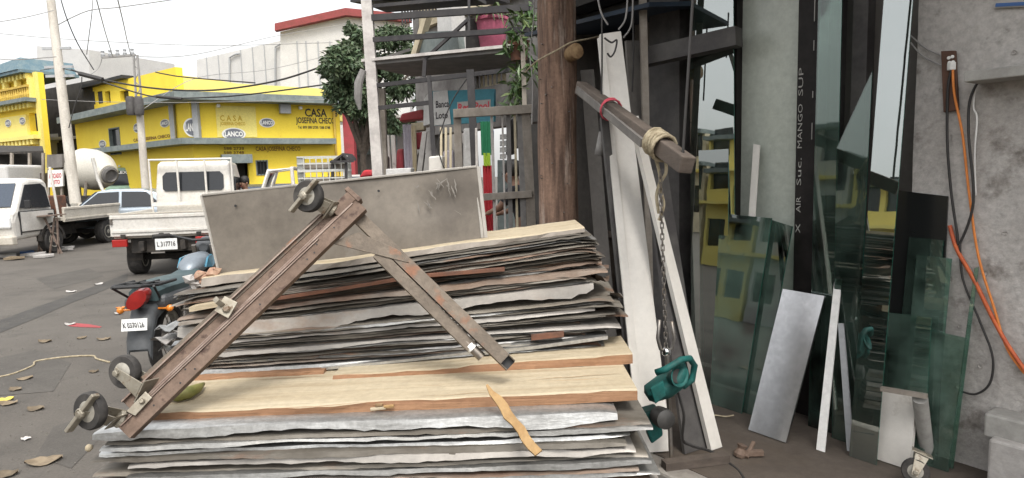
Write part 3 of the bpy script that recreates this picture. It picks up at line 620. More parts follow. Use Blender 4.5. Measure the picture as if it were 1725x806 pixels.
# ------------------------------------------------------------------ foliage
def leaves(clumps, n, size, r=rnd, droop=.5, aspect=.3):
    mb = MB(); tot = sum(c[1] ** 2 for c in clumps)
    for (c, rad, *sq) in clumps:
        sq = sq[0] if sq else .8
        for _ in range(int(n * rad * rad / tot)):
            d = V((r.gauss(0, 1), r.gauss(0, 1), r.gauss(0, 1))).normalized(); rr = rad * (r.random() ** .38)
            p = V(c) + V((d.x * rr, d.y * rr, d.z * rr * sq)); L = size * r.uniform(.6, 1.3)
            ax = V((r.uniform(-1, 1), r.uniform(-1, 1), r.uniform(-1.2, .5) * droop - .2)).normalized(); sd = ax.cross(V((r.uniform(-1, 1), r.uniform(-1, 1), r.uniform(-1, 1)))).normalized() * L * aspect
            mid = p + ax * L * .5; tip = p + ax * L; nrm = ax.cross(sd).normalized() * L * .07
            mb.add([p, mid + sd + nrm, tip, mid - sd + nrm], [(0, 1, 2), (0, 2, 3)])
    return mb
tb = G(606, 372, ROAD); tb = PZ(606, 17.5, ROAD)
tree = thing('mango_tree', 'dense dark green tree beside the white stair post', 'tree', tb)
tc = P(640, 120, 17.5)
m_ = MB(); fork = PZ(612, 17.5, 2.3)
m_.tube([tb, tb + (fork - tb) * .5 + V((.05, 0, 0)), fork], [.12, .1, .08], 9)
tips = [P(575, 140, 17.3), P(612, 80, 17.6), P(660, 70, 17.8), P(640, 130, 17), P(700, 110, 18), P(560, 165, 17.2)]
for q in tips: m_.tube([fork - V((0, 0, .1)), fork + (q - fork) * .5 + V((0, 0, .2)), q], [.09, .055, .02], 7)
obj('trunk', m_, 'bark', tree, smooth=True)
cl = []
for (x, y, rp, dY) in ((590, 85, 26, 0), (620, 65, 28, .3), (655, 60, 30, .5), (575, 125, 26, -.2), (610, 115, 34, 0), (650, 110, 36, .4), (690, 95, 34, .8), (562, 158, 20, -.3), (590, 160, 28, -.2), (630, 160, 30, .2), (672, 150, 30, .6), (705, 140, 26, 1), (600, 190, 20, 0), (640, 195, 22, .3), (575, 180, 13, -.3), (680, 60, 24, 1), (552, 146, 10, -.4), (598, 55, 13, .2), (668, 215, 16, .3), (715, 170, 24, .9), (700, 200, 20, .7), (725, 100, 26, 1.2), (720, 60, 22, 1.2)):
    cl.append((P(x, y, 17.5 + dY), rp / 1075 * 17.5 * .74, .9))
for _ in range(130):
    x, y = rnd.uniform(548, 715), rnd.uniform(45, 215); c0 = min(cl, key=lambda c: (c[0] - P(x, y, 17.6)).length)
    if (c0[0] - P(x, y, 17.6)).length < c0[1] * 1.5: cl.append((P(x, y, 17.5 + rnd.uniform(-.9, .9)), rnd.uniform(.12, .26), .9))
obj('crown', leaves(cl, 25000, .16, aspect=.2, droop=.9), 'leaf', tree)
# ------------------------------------------------------------------ iron stair and landing along the next house
sL, sR = P(618, 110, 8.3), P(872, 87, 7.45); sx = (sR - sL); sx.z = 0; sx.normalize(); sn = V((-sx.y, sx.x, 0)); sn = sn if sn.y > 0 else -sn
zl = (sL.z + sR.z) / 2
def SP(x, y, off=0.0): return hitp(x, y, sL + sn * off, sn)
st = thing('iron_staircase', 'black iron staircase with grey landing above the fence', 'staircase', (sL.x, sL.y, 0))
def spart(name, segs, mat, w=.04, h=.04):
    m_ = MB()
    for a, b in segs: m_.bar(a, b, w, h)
    return obj(name, m_, mat, st)
pf = SP(617, 0); base = V((SP(641, 300).x, SP(641, 300).y, 0))
m_ = MB(); m_.bar(base, SP(614, -60), .13, .1); obj('post', m_, 'stair_white', st)
m_ = MB(); a_ = SP(640, 150, .25); m_.bar(V((SP(643, 300, .25).x, SP(643, 300, .25).y, 0)), a_, .13, .1); obj('post', m_, 'weathered', st)
a, b = SP(612, 111), SP(866, 87); m_ = MB(); m_.slab([a, b, b + sn * 1.15 , a + sn * 1.15], (0, 0, .05)); obj('landing', m_, 'stair_grey', st)
m_ = MB(); m_.bar(a + V((0, 0, .06)) - sn * .02, b + V((0, 0, .06)) - sn * .02, .04, .035); obj('landing_lit_edge', m_, 'stair_white', st)  # pale bar paints the lit line along the landing's edge
spart('rail', [(SP(620, 31), SP(892, 13))], 'stair_steel', .05, .075)
spart('rail', [(SP(622, 68), SP(892, 50))], 'stair_steel', .05, .06)
m_ = MB(); a, b = SP(590, 4), SP(800, -12); m_.slab([a, b, b + sn * 1.0 + V((0, 0, .1)), a + sn * 1.0 + V((0, 0, .1))], (0, 0, .05)); obj('upper_tread', m_, 'stair_steel', st)
m_ = MB(); a, b = SP(628, 13), SP(800, -2); m_.slab([a, b, b + sn * .3, a + sn * .3], (0, 0, .04)); obj('upper_tread', m_, 'stair_steel', st)
spart('rail', [(SP(622, 146), SP(862, 118))], 'stair_steel', .04, .05)
spart('rail', [(SP(622, 184), SP(726, 173))], 'stair_steel', .04, .05)
x, y = 733, 320; spart('post', [(V((SP(737, 300).x, SP(737, 300).y, 0)), SP(723, 128))], 'stair_steel', .05, .05)
spart('post', [(V((SP(806, 330, -.15).x, SP(806, 330, -.15).y, 0)), SP(792, 118, -.15))], 'stair_steel', .085, .07)
spart('post', [(SP(790, 62), SP(790, -30))], 'stair_steel', .03, .03)
spart('brace', [(SP(790, 32), SP(716, 100))], 'stair_steel', .035, .035)
spart('brace', [(SP(716, 100), SP(714, 130))], 'stair_steel', .045, .045)
spart('post', [(SP(880, 60), SP(884, 190))], 'weathered', .05, .05)
spart('brace', [(SP(622, 106), SP(690, 84, .6))], 'stair_white', .035, .035)
wire('loose_cable', 'thin black cable looping below the iron landing', [(790, 128, 7.6), (765, 165, 7.6), (748, 205, 7.6), (738, 250, 7.6), (755, 300, 7.6)], .008)
# tapered dark roller bag hanging at the left end of the landing
m_ = MB(); m_.tube([P(612, 118, 8.2), P(604, 140, 8.2), P(603, 165, 8.2), P(606, 185, 8.2)], [.04, .055, .05, .02], 8)
obj('hanging_bag', m_, 'cloth_grey', label='slim grey bag hanging from the left end of the iron landing', cat='bag', smooth=True)
# pot plants on the landing
pp = SP(830, 86, .3); pot = thing('flower_pot', 'large pink flower pot with strap leaved plant on the landing', 'plant', pp)
m_ = MB(); m_.lathe([(.145, 0), (.19, .34), (.205, .345), (.205, .38), (.17, .38), (.16, .34)], pp, n=20); obj('pot', m_, 'pink_pot', pot, smooth=True)
def strap(mb, p, ang, L, w, lift):
    d = V((cos(ang), sin(ang), 0)); s = V((-d.y, d.x, 0)) * w; prev = None
    for i in range(5):
        k = i / 4; c = p + d * (L * k * (1 - .15 * k)) + V((0, 0, lift * (k - k * k * 1.15))); ww = s * (1 - .8 * k * k)
        cur = (c - ww, c + ww)
        if prev: mb.add([prev[0], prev[1], cur[1], cur[0]], [(0, 1, 2, 3)])
        prev = cur
m_ = MB()
for i in range(26): strap(m_, pp + V((rnd.uniform(-.05, .05), rnd.uniform(-.05, .05), .36)), rnd.uniform(0, 6.28), rnd.uniform(.3, .55), .022, rnd.uniform(.1, .9))
obj('leaf', m_, 'leaf_plant', pot, kind='stuff')
m_ = MB(); q = SP(798, 86, .35); m_.b(q.x - .09, q.x + .09, q.y - .1, q.y + .1, q.z, q.z + .36); obj('dark_crate', m_, 'dark_board', label='dark upright crate left of the pink flower pot', cat='crate', bevel=.01)
pv = SP(875, 118, .1); vp = thing('trailing_plant', 'green plant trailing down beside the wooden utility pole', 'plant', pv)
m_ = MB(); m_.lathe([(.09, 0), (.12, .2), (.13, .22)], pv + V((0, 0, .1)), n=14); obj('pot', m_, 'clay', vp, smooth=True)
obj('leaf', leaves([(P(872, 70, 7.5), .2), (P(880, 120, 7.5), .18), (P(868, 150, 7.5), .13), (P(885, 30, 7.5), .2), (P(870, 175, 7.5), .12)], 330, .16, aspect=.13, droop=1.2), 'leaf_plant', vp, kind='stuff')
# ------------------------------------------------------------------ house behind the stair
nA, nB = P(702, 200, 11.8), P(930, 200, 8.6); WN = Wall(nA, nB)
nh = thing('balcony_building', 'cream house with grilled window behind the iron staircase', 'building', (nA.x, nA.y, 0))
gr = wrect(WN, 795, 852, 112, 152); op = wrect(WN, 735, 905, 205, 420); op = (op[0], op[1], 0, op[3])
mb = MB(); WN.holed(mb, 0, WN.L, 0, 6.2, [gr, op], -.25, 0); obj('wall', mb, 'mottled_grey', nh)
m_ = MB(); WN.box(m_, 0, WN.L, 0, 6, -2.4, -2.3); obj('inner_wall', m_, 'dark_room', nh)
m_ = MB(); WN.box(m_, gr[0], gr[1], gr[2], gr[3], -.2, -.16); w = obj('window', m_, 'cream', nh)
for i in range(8): m_ = MB(); t = gr[0] + (gr[1] - gr[0]) * (i + .5) / 8; m_.bar(WN.pt(t, gr[2], .04), WN.pt(t, gr[3], .04), .025, .025); obj('grille_bar', m_, 'stair_steel', w)
m_ = MB(); m_.bar(WN.pt(gr[0], (gr[2] + gr[3]) / 2 + .1, .06), WN.pt(gr[1], (gr[2] + gr[3]) / 2 + .1, .06), .02, .03); obj('grille_bar', m_, 'stair_steel', w)
r = wrect(WN, 715, 772, 28, 50); m_ = MB(); WN.box(m_, r[0], r[1], r[2], r[3] + .6, .01, .1); obj('upper_wall', m_, 'cream', nh)
q = [WN.pt(*WN.hit(x, y, .7), .7) for x, y in ((697, 102), (775, 94), (770, 52), (716, 54))]; m_ = MB(); m_.slab(q, -WN.n * .1); obj('balcony_parapet', m_, 'slate', nh)
q = [WN.pt(*WN.hit(x, y, .75), .75) for x, y in ((688, 104), (697, 102), (718, 30), (711, 30))]; m_ = MB(); m_.slab(q, -WN.n * .1); obj('balcony_column', m_, 'cream', nh)
r = wrect(WN, 771, 792, -20, 100); m_ = MB(); WN.box(m_, r[0], r[1], r[2], r[3], .005, .35); obj('column', m_, 'white_wall', nh)
r = wrect(WN, 790, 905, -30, 30); m_ = MB(); WN.box(m_, r[0], r[1], r[2], r[3], .005, .12); obj('upper_wall', m_, 'cream', nh)
m_ = MB(); z = WN.hit(740, 30)[1]
for i in range(12): t = .2 + i * .11; m_ = MB(); m_.bar(WN.pt(t, z, .3), WN.pt(t, z + .5, .3), .03, .03); obj('railing_bar', m_, 'stair_steel', nh)
# teal sign and its neighbours
so_ = P(780, 175, 8.4); sgn = thing('shop_sign', 'teal shop sign with dark and red lettering under the landing', 'sign', (so_.x, so_.y, 0))
a, b, c, d = P(728, 212, 8.5), P(832, 205, 8.1), P(832, 150, 8.1), P(728, 154, 8.5); nn = (b - a).cross(d - a).normalized(); nn = nn if nn.y < 0 else -nn
m_ = MB(); m_.slab([a, b, c, d], -nn * .05); obj('board', m_, 'teal_sign', sgn)
e = (b - a); h = (d - a)
m_ = MB(); m_.slab([a + e * .02 + nn * .004, a + e * .32 + nn * .004, a + e * .26 + h * .98 + nn * .004, a + e * .02 + h * .98 + nn * .004], nn * .004); obj('pale_field', m_, 'white_wall', sgn)
lettering('Banca', 'ink', sgn, a + e * .07 + h * .5, e * .22, h * .2, off=nn * .012); lettering('Loto', 'ink', sgn, a + e * .07 + h * .18, e * .2, h * .2, off=nn * .012)
m_ = MB(); m_.slab([a + e * .42 + h * .3 + nn * .004, a + e * .95 + h * .3 + nn * .004, a + e * .95 + h * .62 + nn * .004, a + e * .42 + h * .62 + nn * .004], nn * .004); obj('pale_field', m_, 'paper', sgn)
lettering('Real Pool', 'red_print', sgn, a + e * .44 + h * .34, e * .49, h * .23, off=nn * .012, bold=.03)
m_ = MB(); q = [P(713, 212, 8.6), P(732, 207, 8.5), P(730, 158, 8.5), P(722, 157, 8.55), P(714, 168, 8.6)]; m_.slab(q, (0, .4, 0)); obj('awning_end', m_, 'white_wall', label='pale curved awning end left of the teal sign', cat='awning')
m_ = MB(); m_.slab([P(838, 182, 7.9), P(890, 180, 7.7), P(886, 146, 7.7), P(862, 148, 7.8), P(846, 160, 7.9)], (0, .5, .05)); obj('canvas_roll', m_, 'cloth_grey', label='dark grey bundled canvas above the weathered gate', cat='canvas')
# ------------------------------------------------------------------ clutter under the stair
def prop(name, label, cat, quad, Y, th, mat, bevel=0, dY=None):
    dY = dY or [0] * len(quad); m_ = MB(); m_.slab([P(x, y, Y + k) for (x, y), k in zip(quad, dY)], (0, th, 0)); return obj(name, m_, mat, label=label, cat=cat, bevel=bevel)
def grounded(name, label, cat, x0, x1, yt, Y, mat, th=.06, xb0=None, xb1=None, bevel=.004):
    xb0 = x0 if xb0 is None else xb0; xb1 = x1 if xb1 is None else xb1
    m_ = MB(); a, b = P(x0, yt, Y), P(x1, yt, Y); m_.slab([PZ(xb0, Y - .0, 0.0), PZ(xb1, Y, 0.0), b, a], (0, th, 0)); return obj(name, m_, mat, label=label, cat=cat, bevel=bevel)
grounded('white_shutter', 'left of two white door leaves under the staircase', 'door', 648, 655, 228, 9.2, 'white_board', xb0=662, xb1=670)
grounded('white_shutter', 'right of two white door leaves under the staircase', 'door', 658, 665, 228, 9.2, 'white_board', xb0=672, xb1=679)
grounded('plank', 'left of two grey planks leaning under the teal sign', 'plank', 711, 719, 222, 8.0, 'cloth_grey', xb0=672, xb1=683)
grounded('plank', 'right of two grey planks leaning under the teal sign', 'plank', 721, 732, 220, 8.0, 'cloth_grey', xb0=688, xb1=700)
def curtain(name, label, x0, x1, yt, yb, Y, mat, cat='cloth', amp=.02, to_ground=False):
    a, b = P(x0, yt, Y), P(x1, yt, Y); c = P(x0, yb, Y).z if not to_ground else 0.0; m_ = MB(); n = 14; vs = []; fs = []
    for j in range(5):
        for i in range(n + 1):
            s = i / n; p = a + (b - a) * s; vs.append(V((p.x, p.y + amp * sin(s * 19 + j * .5), p.z + (c - p.z) * j / 4)))
    for j in range(4):
        for i in range(n): k = j * (n + 1) + i; fs.append((k, k + 1, k + n + 2, k + n + 1))
    m_.add(vs, fs); nv = len(vs); m_.add([p + V((0, .02, 0)) for p in vs], [tuple(reversed(f)) for f in fs]); return obj(name, m_, mat, label=label, cat=cat, smooth='all')
curtain('hanging_cloth', 'pale lavender cloth hanging under the staircase', 678, 694, 210, 300, 8.8, 'cloth_lavender')
curtain('hanging_cloth', 'cream cloth hanging beside the lavender one', 692, 700, 212, 290, 8.75, 'cream')
prop('sack', 'rust red sack hanging behind the grey planks', 'sack', [(698, 252), (712, 250), (714, 222), (697, 224)], 8.9, .2, 'red_post', .03)
prop('cardboard_box', 'tan cardboard box on top of the red sack', 'box', [(692, 222), (714, 219), (714, 206), (692, 208)], 8.9, .25, 'cream', .01)
prop('awning_cloth', 'red and grey awning cloth under the iron landing', 'awning', [(672, 205), (714, 200), (712, 184), (676, 192)], 9.2, .3, 'red_post', .02)
for i, x in enumerate((741, 749, 757)):
    grounded('pale_post', ['left', 'middle', 'right'][i] + ' of three thin pale posts below the teal sign', 'post', x, x + 4, 215, 7.9, 'cream', .03)
prop('appliance', 'white metal appliance standing below the thin pale posts', 'appliance', [(722, 292), (745, 290), (745, 262), (722, 264)], 7.8, .3, 'white_board', .02)
prop('low_bench', 'low white bench behind the top of the metal panel', 'bench', [(650, 300), (692, 296), (692, 283), (650, 285)], 8.0, .3, 'white_wall', .01)
for i, (x0, x1, yt, yb, Y, mt_, nm, lb, ct) in enumerate((
    (640, 652, 262, 300, 8.7, 'dark_board', 'dark_bin', 'dark bin beside the white stair post', 'bin'),
    (666, 680, 250, 300, 8.9, 'red_post', 'red_crate', 'dull red crate behind the white shutters', 'crate'),
    (700, 716, 256, 300, 8.6, 'chassis', 'black_bag', 'black bag at the foot of the grey planks', 'bag'),
    (744, 764, 252, 300, 8.3, 'cloth_lavender', 'lavender_bundle', 'lavender bundle below the teal sign', 'bundle'),
    (766, 782, 240, 300, 8.6, 'grey_board', 'grey_locker', 'grey locker behind the left gate post', 'locker'),
    (852, 868, 200, 262, 8.8, 'dark_board', 'dark_poster', 'dark poster board seen between the gate bars', 'board'),
    (800, 812, 300, 390, 7.9, 'chassis', 'dark_drum', 'dark drum behind the corner of the metal panel', 'drum'),
    (868, 888, 200, 250, 8.6, 'mottled_grey', 'hung_jacket', 'grey jacket hung near the wooden pole', 'jacket'))):
    prop(nm, lb, ct, [(x0, yb), (x1, yb - 2), (x1 - 1, yt), (x0 + 2, yt + 2)], Y, .25, mt_, .03)
# ------------------------------------------------------------------ weathered gate left of the wooden pole
gy = 6.5; gt = thing('wooden_gate', 'weathered pale gate frame with upright bars left of the wooden pole', 'gate', (*P(830, 300, gy).xy, 0))
def gpart(name, a, b, w, h, mat='weathered'):
    m_ = MB(); m_.bar(a, b, w, h); return obj(name, m_, mat, gt, bevel=.004)
gpart('top_rail', P(764, 192, gy), P(897, 184, gy), .07, .085)
gpart('lower_rail', P(806, 333, gy), P(896, 327, gy), .06, .07)
for x, xb, w, mt in ((770, 777, .075, 'weathered'), (768 + 118, 900, .09, 'weathered'), (828, 834, .03, 'stair_white'), (846, 851, .02, 'stair_white'), (856, 860, .045, 'cloth_grey'), (867, 871, .025, 'cream'), (876, 884, .06, 'cloth_grey'), (884, 888, .022, 'cream')):
    gpart('upright', V((*P(xb, 380, gy + .04).xy, 0)), P(x, 190, gy + .04), w, w * .8, mt)
curtain('hanging_cloth', 'green towel hanging behind the weathered gate', 809, 827, 205, 262, 7.3, 'cloth_green')
curtain('hanging_cloth', 'lime yellow cloth below the green towel', 814, 826, 258, 280, 7.28, 'cloth_lime')
curtain('hanging_cloth', 'red cloth hanging down behind the gate', 813, 828, 279, 420, 7.3, 'cloth_red', to_ground=True)
grounded('blue_post', 'thin blue post beside the red cloth', 'post', 829, 832, 220, 7.35, 'blue_paint', .05)
grounded('white_post', 'thin white post left of the green towel', 'post', 800, 804, 216, 7.2, 'stair_white', .04, xb0=806, xb1=810)
m_ = MB(); grounded('cabinet', 'grey green cabinet behind the gate bars', 'cabinet', 838, 868, 270, 8.2, 'slate', .4)
for i in range(4): prop('carton', ['bottom', 'second', 'third', 'top'][i] + ' pale carton of the pile on the cabinet behind the gate', 'box', [(842, 268 - i * 11), (853, 267 - i * 11), (853, 259 - i * 11), (842, 260 - i * 11)], 8.25, .12, 'white_wall')
prop('water_bottle', 'white bottle cooler seen through the gate', 'cooler', [(780, 290), (796, 288), (796, 215), (780, 216)], 8.2, .3, 'white_wall', .03)
# ------------------------------------------------------------------ people
def person(label, loc, rotz, joints, rad, skin_mat='skin', shirt='shirt_dark', trouser='trouser', hair=True):
    p = thing('person', label, 'person', loc, rotz)
    J = {k: V(v) for k, v in joints.items()}
    def skinned(name, chain_list, radii, mat, sub=2):
        ks = []; ed = []
        for ch in chain_list:
            for k in ch:
                if k not in ks: ks.append(k)
            ed += [(ks.index(ch[i]), ks.index(ch[i + 1])) for i in range(len(ch) - 1)]
        me = bpy.data.meshes.new(name); me.from_pydata([tuple(J[k]) for k in ks], ed, []); o = bpy.data.objects.new(name, me); COL.objects.link(o); o.parent = p; MW[o.name] = MW[p.name]
        o.modifiers.new('skin', 'SKIN').use_smooth_shade = True
        if not me.skin_vertices: me.skin_vertices.new() if hasattr(me.skin_vertices, 'new') else None
        sv = me.skin_vertices[0].data
        for i, k in enumerate(ks): sv[i].radius = radii[k] if isinstance(radii[k], tuple) else (radii[k], radii[k]); sv[i].use_root = (i == 0)
        md = o.modifiers.new('sub', 'SUBSURF'); md.levels = sub; md.render_levels = sub; me.materials.append(MAT(mat)); return o
    for s in 'LR':                                           # hands: palm and five fingers
        w = J['wrist' + s]; e = J['elbow' + s]; d = (w - e).normalized(); sd = d.cross(V((0, 0, 1))).normalized() if abs(d.z) < .9 else V((1, 0, 0)); dn = d.cross(sd)
        J['palm' + s] = w + d * .07
        for i in range(4): J[f'f{i}{s}'] = w + d * .10 + sd * (.03 - .02 * i); J[f'g{i}{s}'] = J[f'f{i}{s}'] + d * (.05 + .012 * (1 if i in (1, 2) else 0)) - dn * .02
        J['t0' + s] = w + d * .04 + sd * .045; J['t1' + s] = J['t0' + s] + d * .05 + sd * .02
    R = dict(rad)
    for s in 'LR':
        R['palm' + s] = (.035, .018); R['t0' + s] = .012; R['t1' + s] = .009
        for i in range(4): R[f'f{i}{s}'] = .011; R[f'g{i}{s}'] = .008
    ch = [('pelvis', 'spine', 'chest', 'neck', 'chin', 'head', 'crown')]
    for s in 'LR':
        ch += [('chest', 'sh' + s, 'elbow' + s, 'wrist' + s, 'palm' + s), ('pelvis', 'hip' + s, 'knee' + s, 'ankle' + s, 'toe' + s), ('palm' + s, 't0' + s, 't1' + s)]
        ch += [('palm' + s, f'f{i}{s}', f'g{i}{s}') for i in range(4)]
    body = skinned('body', ch, R, skin_mat)
    G2 = {k: ((v[0] + .012, v[1] + .012) if isinstance(v, tuple) else v + .012) for k, v in rad.items()}
    for s in 'LR': J['sleeve' + s] = J['sh' + s] + (J['elbow' + s] - J['sh' + s]) * .8; G2['sleeve' + s] = R['elbow' + s] + .022; J['cuff' + s] = J['knee' + s] + (J['ankle' + s] - J['knee' + s]) * .9; G2['cuff' + s] = R['ankle' + s] + .025
    J['collar'] = J['chest'] + (J['neck'] - J['chest']) * .55; G2['collar'] = (.09, .075)
    skinned('shirt', [('spine', 'chest', 'collar'), ('chest', 'shL', 'sleeveL'), ('chest', 'shR', 'sleeveR'), ('spine', 'pelvis')], G2, shirt)
    skinned('trousers', [('pelvis', 'hipL', 'kneeL', 'cuffL'), ('pelvis', 'hipR', 'kneeR', 'cuffR')], G2, trouser)
    h = J['head']; c = J['crown']; m_ = MB()
    prof = [(.02, .125), (.07, .105), (.098, .06), (.105, .01), (.1, -.03), (.075, -.06)]
    m_.lathe([(r_, z_) for r_, z_ in reversed(prof)], h + V((0, -.018, .035)), n=14); obj('hair', m_, 'hair', p, local=True, smooth='all')
    m_ = MB(); m_.lathe([(.006, 0), (.016, .02), (.008, .045)], h + V((0, .1, -.045)), n=8); obj('nose', m_, skin_mat, p, local=True, smooth='all')
    for s in (-1, 1):
        m_ = MB(); m_.lathe([(.004, -.008), (.011, 0), (.004, .008)], h + V((s * .032, .098, .0)), (0, 1, 0), n=8); obj('eye', m_, 'hair', p, local=True)
        m_ = MB(); m_.lathe([(.01, -.012), (.026, 0), (.01, .012)], h + V((s * .1, 0, -.01)), (1, 0, 0), n=8); obj('ear', m_, skin_mat, p, local=True, smooth='all')
    m_ = MB(); m_.box(h + V((0, .094, -.075)), (.045, .012, .012)); obj('mouth', m_, 'red_post', p, local=True, bevel=.003)
    return p
RADS = dict(pelvis=(.15, .11), spine=(.135, .10), chest=(.155, .11), neck=.055, chin=(.075, .085), head=(.092, .105), crown=(.055, .06), shL=.065, shR=.065, elbowL=.043, elbowR=.043, wristL=.028, wristR=.028, hipL=.095, hipR=.095, kneeL=.06, kneeR=.06, ankleL=.038, ankleR=.038, toeL=(.045, .03), toeR=(.045, .03))
STAND = dict(pelvis=(0, 0, .95), spine=(0, .01, 1.12), chest=(0, .0, 1.34), neck=(0, .0, 1.5), chin=(0, .03, 1.55), head=(0, .02, 1.63), crown=(0, .01, 1.69), shL=(-.19, 0, 1.4), shR=(.19, 0, 1.4), elbowL=(-.25, .02, 1.12), elbowR=(.25, .02, 1.12), wristL=(-.24, .16, .9), wristR=(.24, .16, .9), hipL=(-.1, 0, .9), hipR=(.1, 0, .9), kneeL=(-.1, .03, .5), kneeR=(.1, .03, .5), ankleL=(-.1, 0, .08), ankleR=(.1, 0, .08), toeL=(-.12, .17, .035), toeR=(.12, .17, .035))
q1 = dict(STAND); q1.update(elbowR=(.24, .18, 1.2), wristR=(.16, .40, 1.14), elbowL=(-.26, .2, 1.22), wristL=(-.1, .42, 1.16), spine=(0, .04, 1.12), chest=(0, .09, 1.33), neck=(0, .14, 1.47), chin=(0, .19, 1.51), head=(0, .19, 1.58), crown=(0, .19, 1.64), shL=(-.19, .09, 1.39), shR=(.19, .09, 1.39))
pp_ = P(888, 300, 7.0); person('person in dark clothes bending forward behind the weathered gate', (pp_.x, pp_.y, 0), RAD(62), q1, RADS)
pp_ = P(414, 330, 14.6); person('person in white shirt standing right of the white flatbed truck', (pp_.x, pp_.y, ROAD), RAD(150), STAND, RADS, shirt='shirt_white')
# ------------------------------------------------------------------ vehicles (x right, y forward, z up)
def wheel(parent, c, r, w, rim='hub', axis=(1, 0, 0)):
    m_ = MB(); m_.lathe([(r * .6, -w * .42), (r * .92, -w * .5), (r, -w * .36), (r, w * .36), (r * .92, w * .5), (r * .6, w * .42)], c, axis, n=24)
    wh = obj('wheel', m_, 'rubber', parent, local=True, smooth=True)
    for s in (-1, 1):
        m_ = MB(); m_.lathe([(r * .58, s * w * .36), (r * .56, s * w * .46), (r * .3, s * w * .34), (r * .16, s * w * .44), (r * .05, s * w * .45)], c, axis, n=20); obj('rim', m_, rim, wh, local=True, smooth=True)
    return wh
def profile(prof, x0, x1, inset=None):
    """(y,z) outline swept from x0 to x1; inset(z) narrows it"""
    mb = MB(); n = len(prof); f = inset or (lambda z: 0)
    vs = [V((x0 + f(z), y, z)) for y, z in prof] + [V((x1 - f(z), y, z)) for y, z in prof]
    mb.add(vs, [tuple(range(n)), tuple(range(2 * n - 1, n - 1, -1))] + [((i + 1) % n, i, i + n, (i + 1) % n + n) for i in range(n)]); return mb
# white flatbed seen from behind
q = P(276, 430, 11.4); hd = math.atan2(.40, 1.9)
tk = thing('flatbed_truck', 'white drop side flatbed truck seen from behind, in front of the yellow store', 'truck', (q.x, q.y, ROAD), hd)
def L_(name, mb, mat, par=None, **k): return obj(name, mb, mat, par or tk, local=True, **k)
m_ = MB(); m_.b(-.8, .8, .05, 2.2, .72, .82); L_('bed_floor', m_, 'car_white_dirty')
m_ = MB(); m_.b(-.82, .82, -.03, .03, .76, 1.15); tg = L_('tailgate', m_, 'car_white', bevel=.012)
m_ = MB(); m_.b(-.80, .80, -.05, -.032, .83, .87); m_.b(-.80, .80, -.05, -.032, 1.08, 1.12); L_('rib', m_, 'car_white', tg)
for x in (-.62, 0, .62): m_ = MB(); m_.b(x - .04, x + .04, -.055, -.031, .735, .80); L_('hinge', m_, 'chassis', tg, bevel=.006)
for x in (-.79, .79): m_ = MB(); m_.b(x - .02, x + .02, -.065, -.031, .98, 1.08); L_('latch', m_, 'steel_worn', tg, bevel=.006)
m_ = MB(); m_.b(-.84, .84, -.036, .036, 1.152, 1.172); L_('top_rail', m_, 'car_white_dirty', tg)
for s in (-1, 1):
    m_ = MB(); m_.b(min(s * .80, s * .85), max(s * .80, s * .85), .04, 2.2, .76, 1.15); L_('side_panel', m_, 'car_white', bevel=.01)
    m_ = MB(); m_.b(min(s * .56, s * .80), max(s * .56, s * .80), -.07, .0, .58, .71); L_('tail_light', m_, 'tail_red', bevel=.01)
    m_ = MB(); m_.b(min(s * .46, s * .72), max(s * .46, s * .72), .35, .37, .28, .62); L_('mudflap', m_, 'chassis')
    wheel(tk, (s * .62, .65, .30), .30, .24); wheel(tk, (s * .64, 2.9, .30), .30, .2)
m_ = MB(); m_.b(-.38, -.3, -.05, 3.2, .5, .66); m_.b(.3, .38, -.05, 3.2, .5, .66); m_.b(-.55, .55, .1, .25, .45, .7); m_.b(-.6, .6, .6, .72, .26, .36); m_.b(-.25, .2, .9, 1.5, .3, .6); L_('chassis', m_, 'chassis')
m_ = MB(); m_.b(-.10, .26, -.085, -.07, .50, .70); pl_ = L_('licence_plate', m_, 'plate'); lettering('L 317716', 'ink', pl_, (-.07, -.09, .56), (.30, 0, 0), (0, 0, .09), local=True)
cabp = [(2.28, .75), (2.28, 1.5), (2.34, 2.08), (2.5, 2.13), (3.2, 2.08), (3.45, 1.65), (3.7, 1.2), (3.72, .5), (2.9, .45), (2.28, .55)]
L_('cab', profile(cabp, -.78, .78, lambda z: max(0, (z - 1.2) * .09)), 'car_white', bevel=.05)
m_ = MB()
q = [(-.6, 1.55), (-.55, 1.50), (.55, 1.50), (.6, 1.55), (.6, 1.82), (.53, 1.9), (-.53, 1.9), (-.6, 1.82)]
m_.slab([V((x, 2.27 + (z - 1.5) * .13, z)) for x, z in q], (0, -.015, 0)); L_('rear_window', m_, 'car_glass')
for s in (-1, 1): m_ = MB(); m_.slab([V((s * .79, y, z)) for y, z in ((2.5, 1.3), (3.35, 1.3), (3.15, 1.75), (2.55, 1.78))], (s * -.03, 0, 0)); L_('side_window', m_, 'car_glass')
m_ = MB(); m_.tube([(-.8, 2.18, .82), (-.8, 2.18, 2.16), (.8, 2.18, 2.16), (.8, 2.18, .82)], .028, 8)
for x in (-.27, .27): m_.tube([(x, 2.18, 1.3), (x, 2.18, 2.16)], .022, 8)
m_.b(-.8, .8, 2.16, 2.2, 1.2, 1.28); L_('head_rack', m_, 'car_white', smooth=True)
